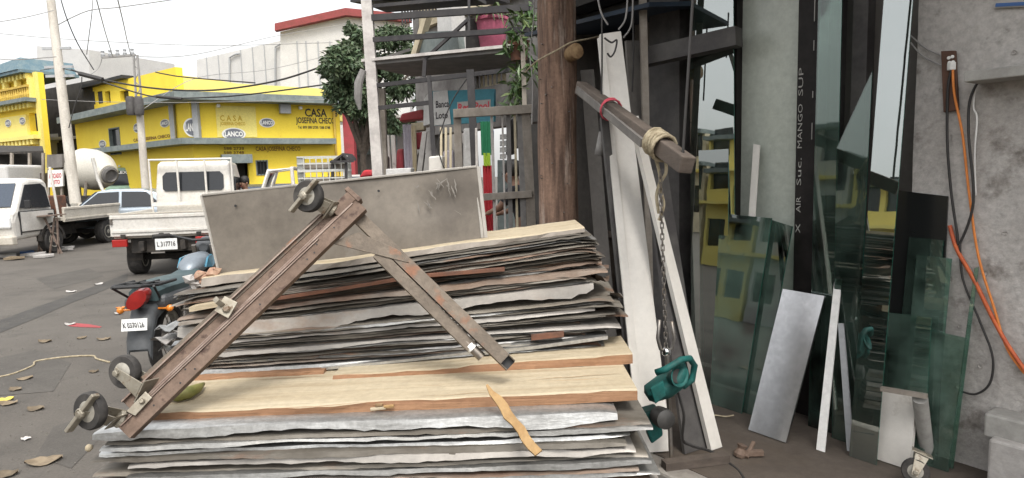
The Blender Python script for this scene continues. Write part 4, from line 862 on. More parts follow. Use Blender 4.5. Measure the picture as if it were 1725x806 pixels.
# white pickup coming towards the camera at the far left
a = G(88, 426, ROAD); b = G(181, 409, ROAD); d = (a - b).normalized(); rz = math.atan2(-d.x, d.y); wb_ = (a - b).length; S = wb_ / 2.6
c = (a + b) / 2; rightv = V((d.y, -d.x, 0)); c = c + rightv * .78          # the wheels we see are its left ones
pk = thing('pickup_truck', 'white pickup with long low bed facing the camera at far left', 'truck', (c.x, c.y, ROAD), rz)
def K_(name, mb, mat, par=None, **k): return obj(name, mb, mat, par or pk, local=True, **k)
cp = [(2.42, .42), (2.48, .85), (2.42, 1.05), (2.3, 1.15), (1.88, 1.80), (1.65, 1.88), (1.1, 1.86), (1.0, 1.75), (.93, .48)]
K_('cab', profile(cp, -.82, .82, lambda z: max(0, (z - 1.05) * .14)), 'car_white', bevel=.10)
m_ = MB(); m_.slab([V((x, y + .012, z + .012)) for x, y, z in ((-.70, 2.27, 1.2), (.70, 2.27, 1.2), (.62, 1.92, 1.74), (-.62, 1.92, 1.74))], (0, .014, .01)); K_('windshield', m_, 'windshield')
for s in (-1, 1):
    m_ = MB(); m_.slab([V((s * (.835 - max(0, z - 1.05) * .14), y, z)) for y, z in ((2.18, 1.18), (1.14, 1.15), (1.17, 1.64), (1.30, 1.74), (1.83, 1.72))], (s * .012, 0, 0)); K_('side_window', m_, 'car_glass')
    m_ = MB(); m_.b(min(s * .82, s * .845), max(s * .82, s * .845), 1.05, 2.2, .62, 1.08); dr = K_('door', m_, 'car_white', bevel=.015)
    m_ = MB(); m_.b(min(s * .845, s * .865), max(s * .845, s * .865), 1.12, 1.27, .95, 1.0); K_('handle', m_, 'dark', dr)
    m_ = MB(); m_.b(min(s * .48, s * .80), max(s * .48, s * .80), 2.43, 2.5, .72, .98); K_('headlight', m_, 'plate', bevel=.04)
    m_ = MB(); m_.box((s * .98, 2.12, 1.26), (.13, .06, .2)); K_('mirror', m_, 'dark', bevel=.02)
    for (y0, y1, z0, z1) in ((1.03, 1.045, .55, 1.75), (2.2, 2.215, .55, 1.2), (1.045, 2.2, .6, .612), (1.045, 2.2, 1.09, 1.1)): m_ = MB(); m_.b(min(s * .8, s * .8472), max(s * .8, s * .8472), y0, y1, z0, min(z1, 1.1)); K_('door_seam', m_, 'dark')
    wheel(pk, (s * .78, 1.3 * S, .33), .33, .2); wheel(pk, (s * .74, -1.3 * S, .33), .33, .24)
    m_ = MB(); m_.tube([V((s * .8, 1.3 * S + .42 * cos(t), .33 + .40 * sin(t))) for t in [pi * i / 10 for i in range(11)]], .065, 6); K_('wheel_arch', m_, 'chassis')
m_ = MB()
for i in range(4): m_.b(-.5, .5, 2.46, 2.5, .56 + i * .05, .585 + i * .05)
K_('grille', m_, 'grille_red'); m_ = MB(); m_.b(-.86, .86, 2.38, 2.56, .34, .54); K_('bumper', m_, 'car_white_dirty', bevel=.03)
m_ = MB(); m_.b(-.88, .88, -2.6, .78, .78, .86); bd = K_('bed', m_, 'car_white_dirty')
for s in (-1, 1):
    m_ = MB(); m_.b(min(s * .86, s * .92), max(s * .86, s * .92), -2.6, .78, .74, 1.12); m_.b(min(s * .92, s * .94), max(s * .92, s * .94), -2.6, .78, .79, .84); m_.b(min(s * .92, s * .94), max(s * .92, s * .94), -2.6, .78, 1.05, 1.11); K_('bed_side', m_, 'car_white_dirty', bevel=.01)
m_ = MB(); m_.b(-.86, .86, -2.64, -2.58, .74, 1.12); K_('tailgate', m_, 'car_white_dirty', bevel=.01)
m_ = MB(); m_.tube([(-.8, .82, .86), (-.7, .82, 2.15)], .03, 8); K_('stake', m_, 'car_white', smooth=True); m_ = MB(); m_.tube([(.8, .82, .86), (.7, .82, 1.9)], .03, 8); K_('stake', m_, 'car_white', smooth=True)
m_ = MB(); m_.b(-.36, -.26, -2.5, 2, .48, .62); m_.b(.26, .36, -2.5, 2, .48, .62); m_.b(-.6, .6, -1.4, -1.2, .3, .4); m_.b(-.3, .55, -.6, .2, .35, .72); K_('chassis', m_, 'chassis')
# load behind the cab
lo = thing('gas_bottles', 'red and dark crates loaded behind the cab of the far left pickup', 'load', (pk.matrix_world @ V((0, .4, .87))), rz)
m_ = MB(); m_.b(-.6, .75, -.25, .2, .0, .55); obj('crate', m_, 'clay', lo, local=True, bevel=.03); m_ = MB()
for i in range(6): m_.tube([(-.6 + i * .22, -.5, 0), (-.5 + i * .22, -.35, .5)], .03, 6)
obj('rods', m_, 'dark', lo, local=True, smooth=True)
# concrete mixer
q = PZ(150, 23, ROAD); mx = thing('mixer_truck', 'cement mixer truck with white drum behind the pale utility pole', 'truck', (q.x, q.y, ROAD), 0)
c = P(155, 286, 23); ax = (P(195, 297, 22.6) - P(115, 272, 23.6)).normalized(); m_ = MB()
m_.lathe([(.25, -.95), (.5, -.85), (.68, -.45), (.73, 0), (.68, .35), (.48, .72), (.34, .9), (.24, .9)], c, ax, n=28); obj('drum', m_, 'concrete_drum', mx, smooth=True)
m_ = MB(); m_.lathe([(.26, 0), (.29, .05), (.29, .14), (.22, .18), (.18, .08)], c + ax * .86, ax, n=18); obj('drum_mouth', m_, 'stair_grey', mx, smooth=True)
m_ = MB(); p0 = c + ax * .95 - V((0, .3, .3)); m_.tube([p0 + V((-.35, 0, .9)), p0 + V((-.25, 0, .2)), p0 + V((-.1, 0, -.25)), p0 + V((.5, 0, -.4)), p0 + V((.6, 0, -1))], .06, 7); obj('chute_frame', m_, 'car_white', mx, smooth=True)
m_ = MB(); m_.b(q.x - 2.2, q.x + 1.7, q.y - .6, q.y + .6, .55, .95); m_.b(q.x - .6, q.x + .9, q.y - .7, q.y + .5, .95, 1.15); obj('chassis', m_, 'chassis', mx)
m_ = MB(); m_.b(q.x - 3.7, q.x - 2.0, q.y - .95, q.y + .95, .5, 2.3); cbm = obj('cab', m_, 'white_wall', mx, bevel=.1); m_ = MB(); m_.b(q.x - 3.4, q.x - 2.3, q.y - .99, q.y - .952, 1.45, 2.05); obj('side_window', m_, 'car_glass', cbm)
for x in (-2.8, -.3, .9): wheel(mx, (x, -.7, .42), .45, .28, axis=(0, 1, 0)); wheel(mx, (x, .7, .42), .45, .28, axis=(0, 1, 0))
m_ = MB(); m_.tube([PZ(140, 22.4, .4), P(150, 335, 22.4) + V((0, 0, .8))], .05, 6); obj('brace', m_, 'weathered', mx)
# green truck facing us
q = PZ(238, 29, ROAD); gt_ = thing('green_truck', 'old green truck with lettered windshield banner behind the flatbed', 'truck', (q.x, q.y, ROAD), RAD(186))
def GT(name, mb, mat, par=None, **k): return obj(name, mb, mat, par or gt_, local=True, **k)
GT('cab', profile([(1.2, .5), (1.25, 1.35), (.95, 1.5), (.75, 2.35), (-.5, 2.4), (-.6, .5)], -.95, .95, lambda z: max(0, (z - 1.4) * .1)), 'green_paint', bevel=.06)
m_ = MB(); m_.slab([V((-.78, .945, 1.6)), V((.78, .945, 1.6)), V((.72, .8, 2.22)), V((-.72, .8, 2.22))], (0, .02, 0)); ws = GT('windshield', m_, 'car_glass')
lettering('ALEX  BOY', 'white_paint', ws, (.62, .85, 2.08), (-1.24, 0, 0), (0, -.03, .13), local=True, off=(0, .03, 0))
m_ = MB(); m_.b(-1.05, 1.05, -4.2, -.65, .8, 2.2); GT('cargo_box', m_, 'green_paint', bevel=.02)
m_ = MB(); m_.b(-.6, .6, 1.22, 1.28, .7, 1.2); GT('grille', m_, 'chassis'); m_ = MB(); m_.b(-1, 1, 1.2, 1.38, .42, .62); GT('bumper', m_, 'car_white', bevel=.03)
for s in (-1, 1):
    m_ = MB(); m_.lathe([(.11, 0), (.13, .05), (.05, .08)], (s * .76, 1.2, .98), (0, 1, 0), n=14); GT('headlight', m_, 'chrome', smooth=True); wheel(gt_, (s * .82, .6, .4), .4, .22); wheel(gt_, (s * .82, -3, .4), .4, .26)
    m_ = MB(); m_.box((s * 1.15, .7, 1.9), (.14, .06, .4)); GT('mirror', m_, 'white_wall')
for i in range(3): m_ = MB(); m_.lathe([(.04, 0), (.05, .06), (.02, .09)], (-.5 + i * .5, .5, 2.39), n=8); GT('roof_light', m_, 'white_paint')
def sedan(label, loc, rz, mat, name='parked_car', tall=0.0):
    t = thing(name, label, 'car', loc, rz)
    low = [(2.1, .35), (2.15, .62), (1.95, .8), (1.1, .95), (-1.35, .98), (-2.0, .92), (-2.1, .6), (-2.05, .35)]
    obj('body', profile(low, -.84, .84, lambda z: max(0, (z - .7) * .15)), mat, t, local=True, bevel=.06)
    top = [(1.05, .93), (.45, 1.40 + tall), (.1, 1.46 + tall), (-.7, 1.45 + tall), (-1.05 - tall, 1.34 + tall), (-1.55, .95)]
    rf = obj('cabin', profile(top, -.78, .78, lambda z: max(0, (z - .9) * .3)), mat, t, local=True, bevel=.05)
    m_ = MB(); m_.slab([V((x, y + .012, z + .008)) for x, y, z in ((-.66, .98, 1.0), (.66, .98, 1.0), (.56, .5, 1.37 + tall), (-.56, .5, 1.37 + tall))], (0, .012, .012)); obj('windshield', m_, 'windshield', rf, local=True)
    m_ = MB(); m_.slab([V((x, y - .02, z + .01)) for x, y, z in ((-.66, -1.48, 1.0), (.66, -1.48, 1.0), (.56, -1.08 - tall, 1.32 + tall), (-.56, -1.08 - tall, 1.32 + tall))], (0, -.012, .012)); obj('rear_window', m_, 'car_glass', rf, local=True)
    for s in (-1, 1):
        for ys in (((.9, 1.0), (.42, 1.36 + tall), (-.12, 1.38 + tall), (-.12, 1.0)), ((-.2, 1.0), (-.2, 1.38 + tall), (-.85, 1.36 + tall), (-1.3, 1.0))):
            m_ = MB(); m_.slab([V((s * (.795 - (z - .9) * .3), y, z)) for y, z in ys], (s * .012, 0, 0)); obj('side_window', m_, 'car_glass', rf, local=True)
        for y in (1.3, -1.3): wheel(t, (s * .74, y, .31), .31, .19)
        m_ = MB(); m_.b(min(s * .45, s * .75), max(s * .45, s * .75), 2.06, 2.14, .6, .76); obj('headlight', m_, 'chrome', t, local=True, bevel=.02)
        m_ = MB(); m_.b(min(s * .45, s * .75), max(s * .45, s * .75), -2.12, -2.06, .66, .84); obj('tail_light', m_, 'tail_red', t, local=True, bevel=.02)
    return t
q = PZ(212, 19.5, ROAD); sedan('silver blue car half hidden behind the white pickup bed', (q.x, q.y, ROAD), RAD(104), 'car_silver', tall=.06)
q = PZ(452, 18.5, ROAD); sedan('dark car parked before the yellow store window', (q.x, q.y, ROAD), RAD(170), 'car_dark', tall=.1)
q = PZ(577, 19, ROAD); sedan('dark blue car right of the wire cage truck', (q.x, q.y, ROAD), RAD(165), 'car_dark', tall=.25)
q = PZ(620, 21, ROAD); sedan('pale van roof showing right of the dark blue car', (q.x, q.y, ROAD), RAD(172), 'car_white', tall=.3)
# pick-up with wire cages
q = PZ(505, 16.5, ROAD); ct = thing('cage_truck', 'small white truck carrying stacked wire cages', 'truck', (q.x, q.y, ROAD), RAD(100))
def CT(name, mb, mat, par=None, **k): return obj(name, mb, mat, par or ct, local=True, **k)
fz = 1.86
m_ = MB()                                   # open door-less cab frame at the left end
for s in (-1, 1): m_.tube([(s * .62, .95, .75), (s * .55, .55, 1.9), (s * .55, .0, 1.95), (s * .62, -.05, .75)], .05, 8)
m_.tube([(-.55, .55, 1.9), (.55, .55, 1.9)], .05, 8); m_.tube([(-.55, 0, 1.95), (.55, 0, 1.95)], .05, 8); CT('cab_frame', m_, 'car_white', smooth=True)
CT('cab', profile([(1.5, .45), (1.5, .95), (1.0, 1.05), (-.05, 1.05), (-.05, .45)], -.65, .65), 'car_white', bevel=.05)
m_ = MB(); m_.slab([(-.5, .93, 1.1), (.5, .93, 1.1), (.46, .58, 1.84), (-.46, .58, 1.84)], (0, .01, .01)); CT('windshield', m_, 'car_glass')
m_ = MB(); m_.b(-.7, .7, -2.2, -.1, .7, .8); CT('bed', m_, 'car_white_dirty')
for s in (-1, 1): wheel(ct, (s * .62, .7, .3), .3, .2); wheel(ct, (s * .62, -1.5, .3), .3, .2)
m_ = MB(); m_.b(-.3, .3, -2.1, 1.2, .42, .6); CT('chassis', m_, 'chassis')
for lv in range(4):
    cg = thing('wire_cage', ['lowest', 'second', 'third', 'topmost'][lv] + ' wire cage stacked on the small white truck', 'cage', ct.matrix_world @ V((0, -.75, .801 + lv * .36)), RAD(100), 'cages on the truck')
    m_ = MB(); W_, D_, H_ = .6, .6, .34
    for i in range(9):
        x = -W_ + 2 * W_ * i / 8
        for yy in (-D_, D_): m_.bar((x, yy, .01), (x, yy, H_), .02, .02)
        for xx in (-W_, W_): m_.bar((xx, x * D_ / W_, .01), (xx, x * D_ / W_, H_), .02, .02)
    obj('upright_wires', m_, 'cage_wire', cg, local=True, kind='stuff'); m_ = MB()
    for z in (.012, .17, H_): 
        for yy in (-D_, D_): m_.bar((-W_, yy, z), (W_, yy, z), .03, .03)
        for xx in (-W_, W_): m_.bar((xx, -D_, z), (xx, D_, z), .03, .03)
    obj('rims', m_, 'cage_wire', cg, local=True); m_ = MB(); m_.b(-.5, .5, -.5, .5, .02, .2); obj('contents', m_, 'weathered', cg, local=True, bevel=.05)
# black kiosk roof and red stall goods right of it
q = PZ(575, 16, ROAD); ks = thing('black_kiosk', 'small black pitched roof kiosk frame behind the metal panel', 'kiosk', (q.x, q.y, ROAD))
a, b, c = P(558, 272, 16), P(577, 258, 16), P(584, 266, 16)
m_ = MB(); m_.slab([a, b, b - V((0, 0, .06)), a - V((0, 0, .06))], (0, 1, 0)); m_.slab([b, c, c - V((0, 0, .06)), b - V((0, 0, .06))], (0, 1, 0)); obj('roof', m_, 'stair_steel', ks)
for x in (560, 583): m_ = MB(); m_.bar(PZ(x, 16.1, ROAD), P(x, 270, 16.1), .06, .06); obj('post', m_, 'stair_steel', ks)
m_ = MB(); m_.bar(P(556, 273, 16), P(596, 272, 16), .05, .05); obj('beam', m_, 'stair_steel', ks)
prop('red_cover', 'crumpled red cover on a stall behind the metal panel', 'cover', [(604, 300), (626, 297), (622, 286), (612, 287)], 13.5, .5, 'cloth_red', .05)
# ------------------------------------------------------------------ market stall and things at the far left
q = PZ(38, 24, ROAD); ms = thing('market_stall', 'dark roofed market stall under the ornate yellow house', 'stall', (q.x, q.y, ROAD))
m_ = MB(); m_.slab([P(-40, 262, 24), P(74, 258, 23.4), P(72, 250, 25), P(-40, 248, 26)], (0, 0, .08)); obj('roof', m_, 'chassis', ms)
for x in (-8, 20, 50, 73): m_ = MB(); m_.bar(PZ(x, 23.4, ROAD), P(x, 258, 23.4), .08, .08); obj('post', m_, 'weathered', ms)
m_ = MB(); m_.slab([P(-40, 318, 23.6), P(72, 316, 23.6), P(72, 292, 23.6), P(-40, 292, 23.6)], (0, .6, 0)); obj('counter', m_, 'beam_wood', ms)
m_ = MB(); m_.slab([PZ(-40, 25.5, ROAD), PZ(72, 25.5, ROAD), P(72, 258, 25.5), P(-40, 258, 25.5)], (0, .05, 0)); obj('back_panel', m_, 'dark_room', ms)
for i in range(9):
    p = P(-5 + i * 8.5, 291, 23.8); m_ = MB(); r_ = rnd.uniform(.1, .2); m_.lathe([(r_ * .5, 0), (r_, r_ * .6), (r_ * .8, r_ * 1.5), (r_ * .2, r_ * 1.9)], p, n=10); obj('goods_sack', m_, 'weathered' if i % 2 else 'beam_wood', ms, smooth=True)
q = PZ(92, 22.5, ROAD); sb_ = thing('stall_sign', 'white stall board with red lettering beside the pale pole', 'sign', (q.x, q.y, ROAD))
a, b, c, d = P(81, 316, 22.5), P(106, 314, 22.5), P(105, 286, 22.5), P(81, 287, 22.5); m_ = MB(); m_.slab([a, b, c, d], (0, .08, 0)); obj('board', m_, 'white_paint', sb_)
lettering('PESCADO', 'red_print', sb_, a + (d - a) * .5 + (b - a) * .1, (b - a) * .8, (d - a) * .28, off=(0, -.01, 0)); lettering('FRITO', 'red_print', sb_, a + (d - a) * .15 + (b - a) * .2, (b - a) * .6, (d - a) * .25, off=(0, -.01, 0))
m_ = MB(); m_.slab([P(79, 284, 22.5), P(105, 282, 22.5), P(104, 260, 22.5), P(79, 261, 22.5)], (0, .5, 0)); obj('kiosk_window', m_, 'grey_board', sb_)
for x in (82, 104): m_ = MB(); m_.bar(PZ(x, 22.6, ROAD), P(x, 285, 22.6), .07, .05); obj('leg', m_, 'weathered', sb_)
q = G(85, 428, ROAD); tf = thing('folding_table', 'thin dark folding table frame in front of the pickup wheel', 'table', q); Y = q.y
m_ = MB(); a, b = P(47, 366, Y), P(100, 362, Y); m_.bar(a, b, .5, .03); obj('table_top', m_, 'rust_edge', tf)
for (x0, x1) in ((53, 72), (72, 64), (75, 104), (92, 84), (96, 99)):
    m_ = MB(); m_.bar(PZ(x1, Y, ROAD), P(x0, 367, Y), .035, .035); obj('leg', m_, 'rust_edge', tf)
for i, (x, y, c_, s) in enumerate(((10, 434, 'paper', .35), (25, 438, 'dry_leaf', .3), (46, 428, 'blue_paint', .22), (60, 431, 'paper', .4), (88, 424, 'blue_paint', .3), (110, 420, 'paper', .35), (115, 423, 'paper', .2), (76, 434, 'paper', .3))):
    p = G(x, y, ROAD); m_ = MB(); m_.slab([p + V((cos(k) * s * rnd.uniform(.6, 1), sin(k) * s * .6, .004 + .03 * rnd.random())) for k in (0, 1.2, 2.6, 3.9, 5.1)], (0, 0, .05))
    obj('litter', m_, c_, label=['white scrap at the left edge of the road', 'brown scrap near the left edge of the road', 'small blue rag left of the folding table', 'pale scrap under the folding table', 'blue rag under the pickup wheel', 'white scrap right of the folding table', 'tiny white scrap at the right of the folding table', 'pale scrap before the folding table legs'][i], cat='litter')
p0 = G(5, 440, ROAD); m_ = MB(); m_.bar(G(-12, 430, ROAD) + V((0, 0, .02)), G(-12, 415, ROAD) + V((0, 0, .6)), .1, .1); obj('bollard', m_, 'dark_board', label='short dark post at the left edge by the pickup bumper', cat='post')
# ------------------------------------------------------------------ parked motorcycle behind the stack
q = G(287, 632, ROAD); mc = thing('motorcycle', 'dark motorcycle with luggage rack and red tail light beside the sheet stack', 'motorcycle', q, mat=Matrix.Translation(q) @ Matrix.Rotation(RAD(9), 4, 'Z') @ Matrix.Scale(1.1, 4))
def B_(name, mb, mat, par=None, **k): return obj(name, mb, mat, par or mc, local=True, **k)
def ring(c, R, prof, ax=(1, 0, 0), n=28):
    mb = MB(); vs = []; fs = []; m = len(prof)
    for i in range(n):
        a = 2 * pi * i / n
        for (r_, x_) in prof: vs.append(V(c) + V((x_, cos(a) * r_, sin(a) * r_)))
    for i in range(n):
        for j in range(m): fs.append((i * m + j, ((i + 1) % n) * m + j, ((i + 1) % n) * m + (j + 1) % m, i * m + (j + 1) % m))
    mb.add(vs, fs); return mb
for y in (0.0, 1.26):
    w = B_('wheel', ring((0, y, .3), 0, [(.235, -.04), (.27, -.05), (.295, -.028), (.302, 0), (.295, .028), (.27, .05), (.235, .04)]), 'rubber', smooth=True)
    B_('rim', ring((0, y, .3), 0, [(.205, -.02), (.238, -.034), (.238, .034), (.205, .02)]), 'hub', w, smooth=True)
    m_ = MB(); m_.lathe([(.02, -.07), (.07, -.06), (.07, .06), (.02, .07)], (0, y, .3), (1, 0, 0), n=14); h_ = B_('hub', m_, 'steel_worn', w, smooth=True)
    for i in range(14):
        a = 2 * pi * i / 14; m_ = MB(); m_.tube([(.03 * (1 if i % 2 else -1), y + .06 * cos(a), .3 + .06 * sin(a)), (0, y + .21 * cos(a + .3), .3 + .21 * sin(a + .3))], .004, 5); B_('spoke', m_, 'steel_worn', w)
m_ = MB(); m_.tube([(-.09, 0, .3), (-.09, .45, .36)], .022, 8); m_.tube([(.09, 0, .3), (.09, .45, .36)], .022, 8); B_('swingarm', m_, 'moto_grey', smooth=True)
for s in (-1, 1): m_ = MB(); m_.tube([(s * .12, .02, .34), (s * .12, .12, .66)], .028, 10); B_('shock_absorber', m_, 'steel_worn', smooth=True)
m_ = MB(); m_.tube([(0, .2, .68), (0, .6, .62), (0, .95, .8)], .03, 8); m_.tube([(0, .45, .36), (0, .6, .62)], .03, 8); m_.tube([(0, .95, .8), (0, .8, .35), (0, .45, .33)], .025, 8); B_('frame', m_, 'dark', smooth=True)
m_ = MB(); m_.b(-.12, .12, .42, .78, .25, .52); m_.lathe([(.10, -.14), (.11, 0), (.1, .14)], (0, .6, .34), (1, 0, 0), n=14); B_('engine', m_, 'steel_worn', bevel=.02)
m_ = MB(); m_.tube([(.12, .7, .3), (.15, .4, .24), (.16, -.05, .32), (.16, -.35, .4)], [.02, .03, .045, .04], 10); B_('exhaust', m_, 'steel_worn', smooth=True)
# tail: fender, mudguard, rack, seat, tank
m_ = MB(); sec = [(.34, .66, .10), (.0, .70, .12), (-.25, .70, .11), (-.42, .64, .09), (-.52, .5, .085), (-.55, .36, .08)]; vs = []; fs = []
for (y, z, w) in sec: vs += [V((-w, y, z - .07)), V((-w * .8, y, z)), V((w * .8, y, z)), V((w, y, z - .07))]
for i in range(len(sec) - 1):
    for j in range(3): k = i * 4 + j; fs.append((k, k + 1, k + 5, k + 4))
m_.add(vs, fs); m_.add([v + V((0, .025, -.02)) for v in vs], [tuple(reversed(f)) for f in fs]); B_('mudguard', m_, 'moto_grey', smooth='all')
m_ = MB(); sec = [(.62, .74, .12), (.45, .72, .15), (.1, .745, .15), (-.25, .76, .13), (-.38, .75, .10)]; vs = []; fs = []
for (y, z, w) in sec: vs += [V((-w, y, z - .07)), V((-w, y, z)), V((-w * .6, y, z + .045)), V((w * .6, y, z + .045)), V((w, y, z)), V((w, y, z - .07))]
for i in range(len(sec) - 1):
    for j in range(6): k = i * 6 + j; k2 = i * 6 + (j + 1) % 6; fs.append((k, k2, k2 + 6, k + 6))
m_.add(vs, fs + [tuple(range(5, -1, -1)), tuple(range(len(vs) - 6, len(vs)))]); B_('seat', m_, 'moto_seat', smooth=True)
m_ = MB(); m_.b(-.16, .16, -.36, .25, .60, .72); B_('tail_fairing', m_, 'moto_grey', bevel=.05)
m_ = MB(); m_.tube([(-.15, -.15, .80), (-.15, -.5, .82), (-.08, -.62, .83), (.08, -.62, .83), (.15, -.5, .82), (.15, -.15, .80)], .012, 8); m_.tube([(-.15, -.5, .82), (.15, -.5, .82)], .009, 6); m_.tube([(-.15, -.3, .81), (.15, -.3, .81)], .009, 6)
m_.tube([(-.05, -.2, .81), (-.05, -.6, .83)], .008, 6); m_.tube([(.05, -.2, .81), (.05, -.6, .83)], .008, 6); m_.tube([(-.14, -.55, .82), (-.1, -.35, .7)], .009, 6); m_.tube([(.14, -.55, .82), (.1, -.35, .7)], .009, 6); B_('luggage_rack', m_, 'dark', smooth=True)
m_ = MB(); m_.lathe([(.02, 0), (.085, .005), (.095, .06), (.09, .1)], (0, -.52, .715), (0, 1, .05), n=18, squash=.62); B_('tail_light', m_, 'tail_red', smooth=True)
m_ = MB(); m_.box((0, -.575, .55), (.17, .006, .085), Matrix.Rotation(RAD(-14), 3, 'X')); lp = B_('licence_plate', m_, 'plate'); lettering('K 0370126', 'ink', lp, (-.07, -.584, .53), (.14, 0, 0), (0, -.012, .042), local=True, off=(0, -.002, 0))
for s in (-1, 1):
    m_ = MB(); m_.tube([(s * .08, -.36, .62), (s * .15, -.37, .62)], .008, 6); m_.lathe([(.01, -.022), (.024, -.01), (.024, .015), (.01, .025)], (s * .17, -.37, .62), (0, 1, 0), n=10); B_('indicator', m_, 'amber', smooth=True)
m_ = MB(); sec = [(.55, .04, .76), (.64, .10, .79), (.82, .125, .81), (.98, .105, .82), (1.06, .05, .8)]
vs = []; fs = []; n = 12
for (y, r_, z) in sec:
    for k in range(n): a = 2 * pi * k / n; vs.append(V((cos(a) * r_, y, z + sin(a) * r_ * .72)))
for i in range(len(sec) - 1):
    for k in range(n): fs.append((i * n + k, i * n + (k + 1) % n, (i + 1) * n + (k + 1) % n, (i + 1) * n + k))
m_.add(vs, fs + [tuple(range(n - 1, -1, -1)), tuple(range((len(sec) - 1) * n, len(sec) * n))]); B_('fuel_tank', m_, 'moto_silver', smooth='all')
for s in (-1, 1): m_ = MB(); m_.slab([V((s * .11, .70, .78)), V((s * .125, .84, .76)), V((s * .12, .98, .8)), V((s * .1, .93, .87)), V((s * .11, .78, .86))], (s * .015, 0, 0)); B_('tank_decal', m_, 'moto_blue')
for s in (-1, 1): m_ = MB(); m_.tube([(s * .08, 1.26, .3), (s * .08, 1.05, .95)], .022, 8); B_('fork', m_, 'steel_worn', smooth=True)
m_ = MB(); m_.tube([(-.36, .88, 1.06), (-.25, .95, 1.06), (-.08, 1.03, 1.0), (.08, 1.03, 1.0), (.25, .95, 1.06), (.36, .88, 1.06)], .013, 8); hb = B_('handlebar', m_, 'dark', smooth=True)
for s in (-1, 1):
    m_ = MB(); m_.tube([(s * .25, .95, 1.06), (s * .37, .87, 1.06)], .02, 8); B_('grip', m_, 'rubber', hb, smooth=True)
m_ = MB(); m_.lathe([(.04, -.08), (.09, -.02), (.1, .06), (.06, .09)], (0, 1.14, .92), (0, 1, 0), n=16); B_('headlight', m_, 'moto_grey', smooth=True)
m_ = MB(); m_.slab([V((-.06, .96 + .34 * cos(a) * .9 + .3, .3 + .34 * sin(a))) for a in [RAD(x) for x in (20, 45, 70, 95, 120, 145)]] + [V((-.06, .96 + .32 * cos(a) * .9 + .3, .3 + .32 * sin(a))) for a in [RAD(x) for x in (145, 120, 95, 70, 45, 20)]], (.12, 0, 0)); B_('front_mudguard', m_, 'moto_blue')
# ------------------------------------------------------------------ the big wooden utility pole
pw = P(940, 380, 4.75); pw = V((pw.x, pw.y, 0)); wt = P(936, -60, 4.75)
wp = thing('wooden_utility_pole', 'thick weathered brown wooden utility pole with nails and staples', 'utility pole', pw)
m_ = MB(); N_ = 26; nn_ = 18; vs = []; fs = []
for i in range(N_ + 1):
    s = i / N_; c = pw + (wt - pw) * s; R_ = .152 - .014 * s
    for k in range(nn_):
        a = 2 * pi * k / nn_; rr = R_ * (1 + .035 * sin(3 * a + s * 9) + .02 * sin(7 * a - s * 23) + rnd.uniform(-.012, .012)); vs.append(c + V((cos(a) * rr, sin(a) * rr, 0)))
for i in range(N_):
    for k in range(nn_): fs.append((i * nn_ + k, i * nn_ + (k + 1) % nn_, (i + 1) * nn_ + (k + 1) % nn_, (i + 1) * nn_ + k))
m_.add(vs, fs + [tuple(range(nn_ - 1, -1, -1)), tuple(range(N_ * nn_, (N_ + 1) * nn_))]); obj('shaft', m_, 'pole_wood', wp, smooth='all')
m_ = MB(); c = P(968, 88, 4.58); m_.lathe([(.05, -.08), (.056, 0), (.055, .03), (.05, .033)], c, (.45, -1, .12), n=14); obj('sawn_stub', m_, 'cut_wood', wp, smooth=True)
for i in range(16):
    a = RAD(rnd.uniform(-150, -30)); z = rnd.uniform(1.2, 2.5); c = pw + (wt - pw) * (z / wt.z) + V((cos(a) * .148, sin(a) * .148, 0)); m_ = MB(); m_.bar(c, c + V((cos(a), sin(a), .1)) * .02, .006, .006); obj('nail', m_, 'steel_worn', wp)
wire('loose_wire', 'pale wire tied round the wooden pole below the sawn stub', [(885, 122, 4.9), (905, 103, 4.6), (940, 84, 4.56), (962, 72, 4.57), (990, 66, 4.7), (1015, 60, 5)], .006, mat='rope')
wire('loose_wire', 'thin pale wire running up the left side of the wooden pole', [(896, 210, 4.9), (897, 140, 4.9), (893, 90, 4.95), (899, 30, 4.95), (898, -20, 4.95)], .005, mat='cable_grey')
# ------------------------------------------------------------------ the glass shop
shop = thing('glass_shop', 'concrete shop front with dark interior on the right', 'building', F_(-.93, 0, 0))
tw = fhit(1537, 300)[0]
m_ = MB()                                        # concrete wall as a fine relief grid with hammered pits
nt_, nz_ = 120, 120; t0, t1, z0, z1 = tw, -4.2, 0.0, 3.6; vs = []; fs = []
rp = random.Random(5); pits = [(rp.uniform(-2.2, tw - .1), rp.uniform(.35, 2.2), rp.uniform(.006, .018)) for _ in range(45)]
for j in range(nz_ + 1):
    for i in range(nt_ + 1):
        t = t0 + (t1 - t0) * (i / nt_) ** 1.5; z = z0 + (z1 - z0) * j / nz_
        o = .006 * sin(t * 7 + z * 3) * sin(z * 5 - t * 2) + rp.uniform(-.0012, .0012)
        vs.append(F_(t, z, o))
for j in range(nz_):
    for i in range(nt_): k = j * (nt_ + 1) + i; fs.append((k, k + 1, k + nt_ + 2, k + nt_ + 1))
m_.add(vs, fs); fbox(m_, tw, -4.2, 0, 3.6, -.22, -.03)
obj('wall', m_, 'concrete', shop, smooth='all')
for i, (t, z, r_) in enumerate(pits):
    m_ = MB(); n = 9; c = F_(t, z, .009); vs = []
    for k in range(n): a = 2 * pi * k / n; rr = r_ * rp.uniform(.7, 1.2); vs.append(c + U * cos(a) * rr + V((0, 0, sin(a) * rr)))
    vs2 = [c + (v - c) * .55 - NRM * .006 for v in vs]
    m_.add(vs + vs2, [(k, (k + 1) % n, (k + 1) % n + n, k + n) for k in range(n)] + [tuple(range(n, 2 * n))]); m_.add([c + (v - c) * 1.25 - NRM * .012 for v in vs], [])
    obj('pit', m_, 'concrete', shop)
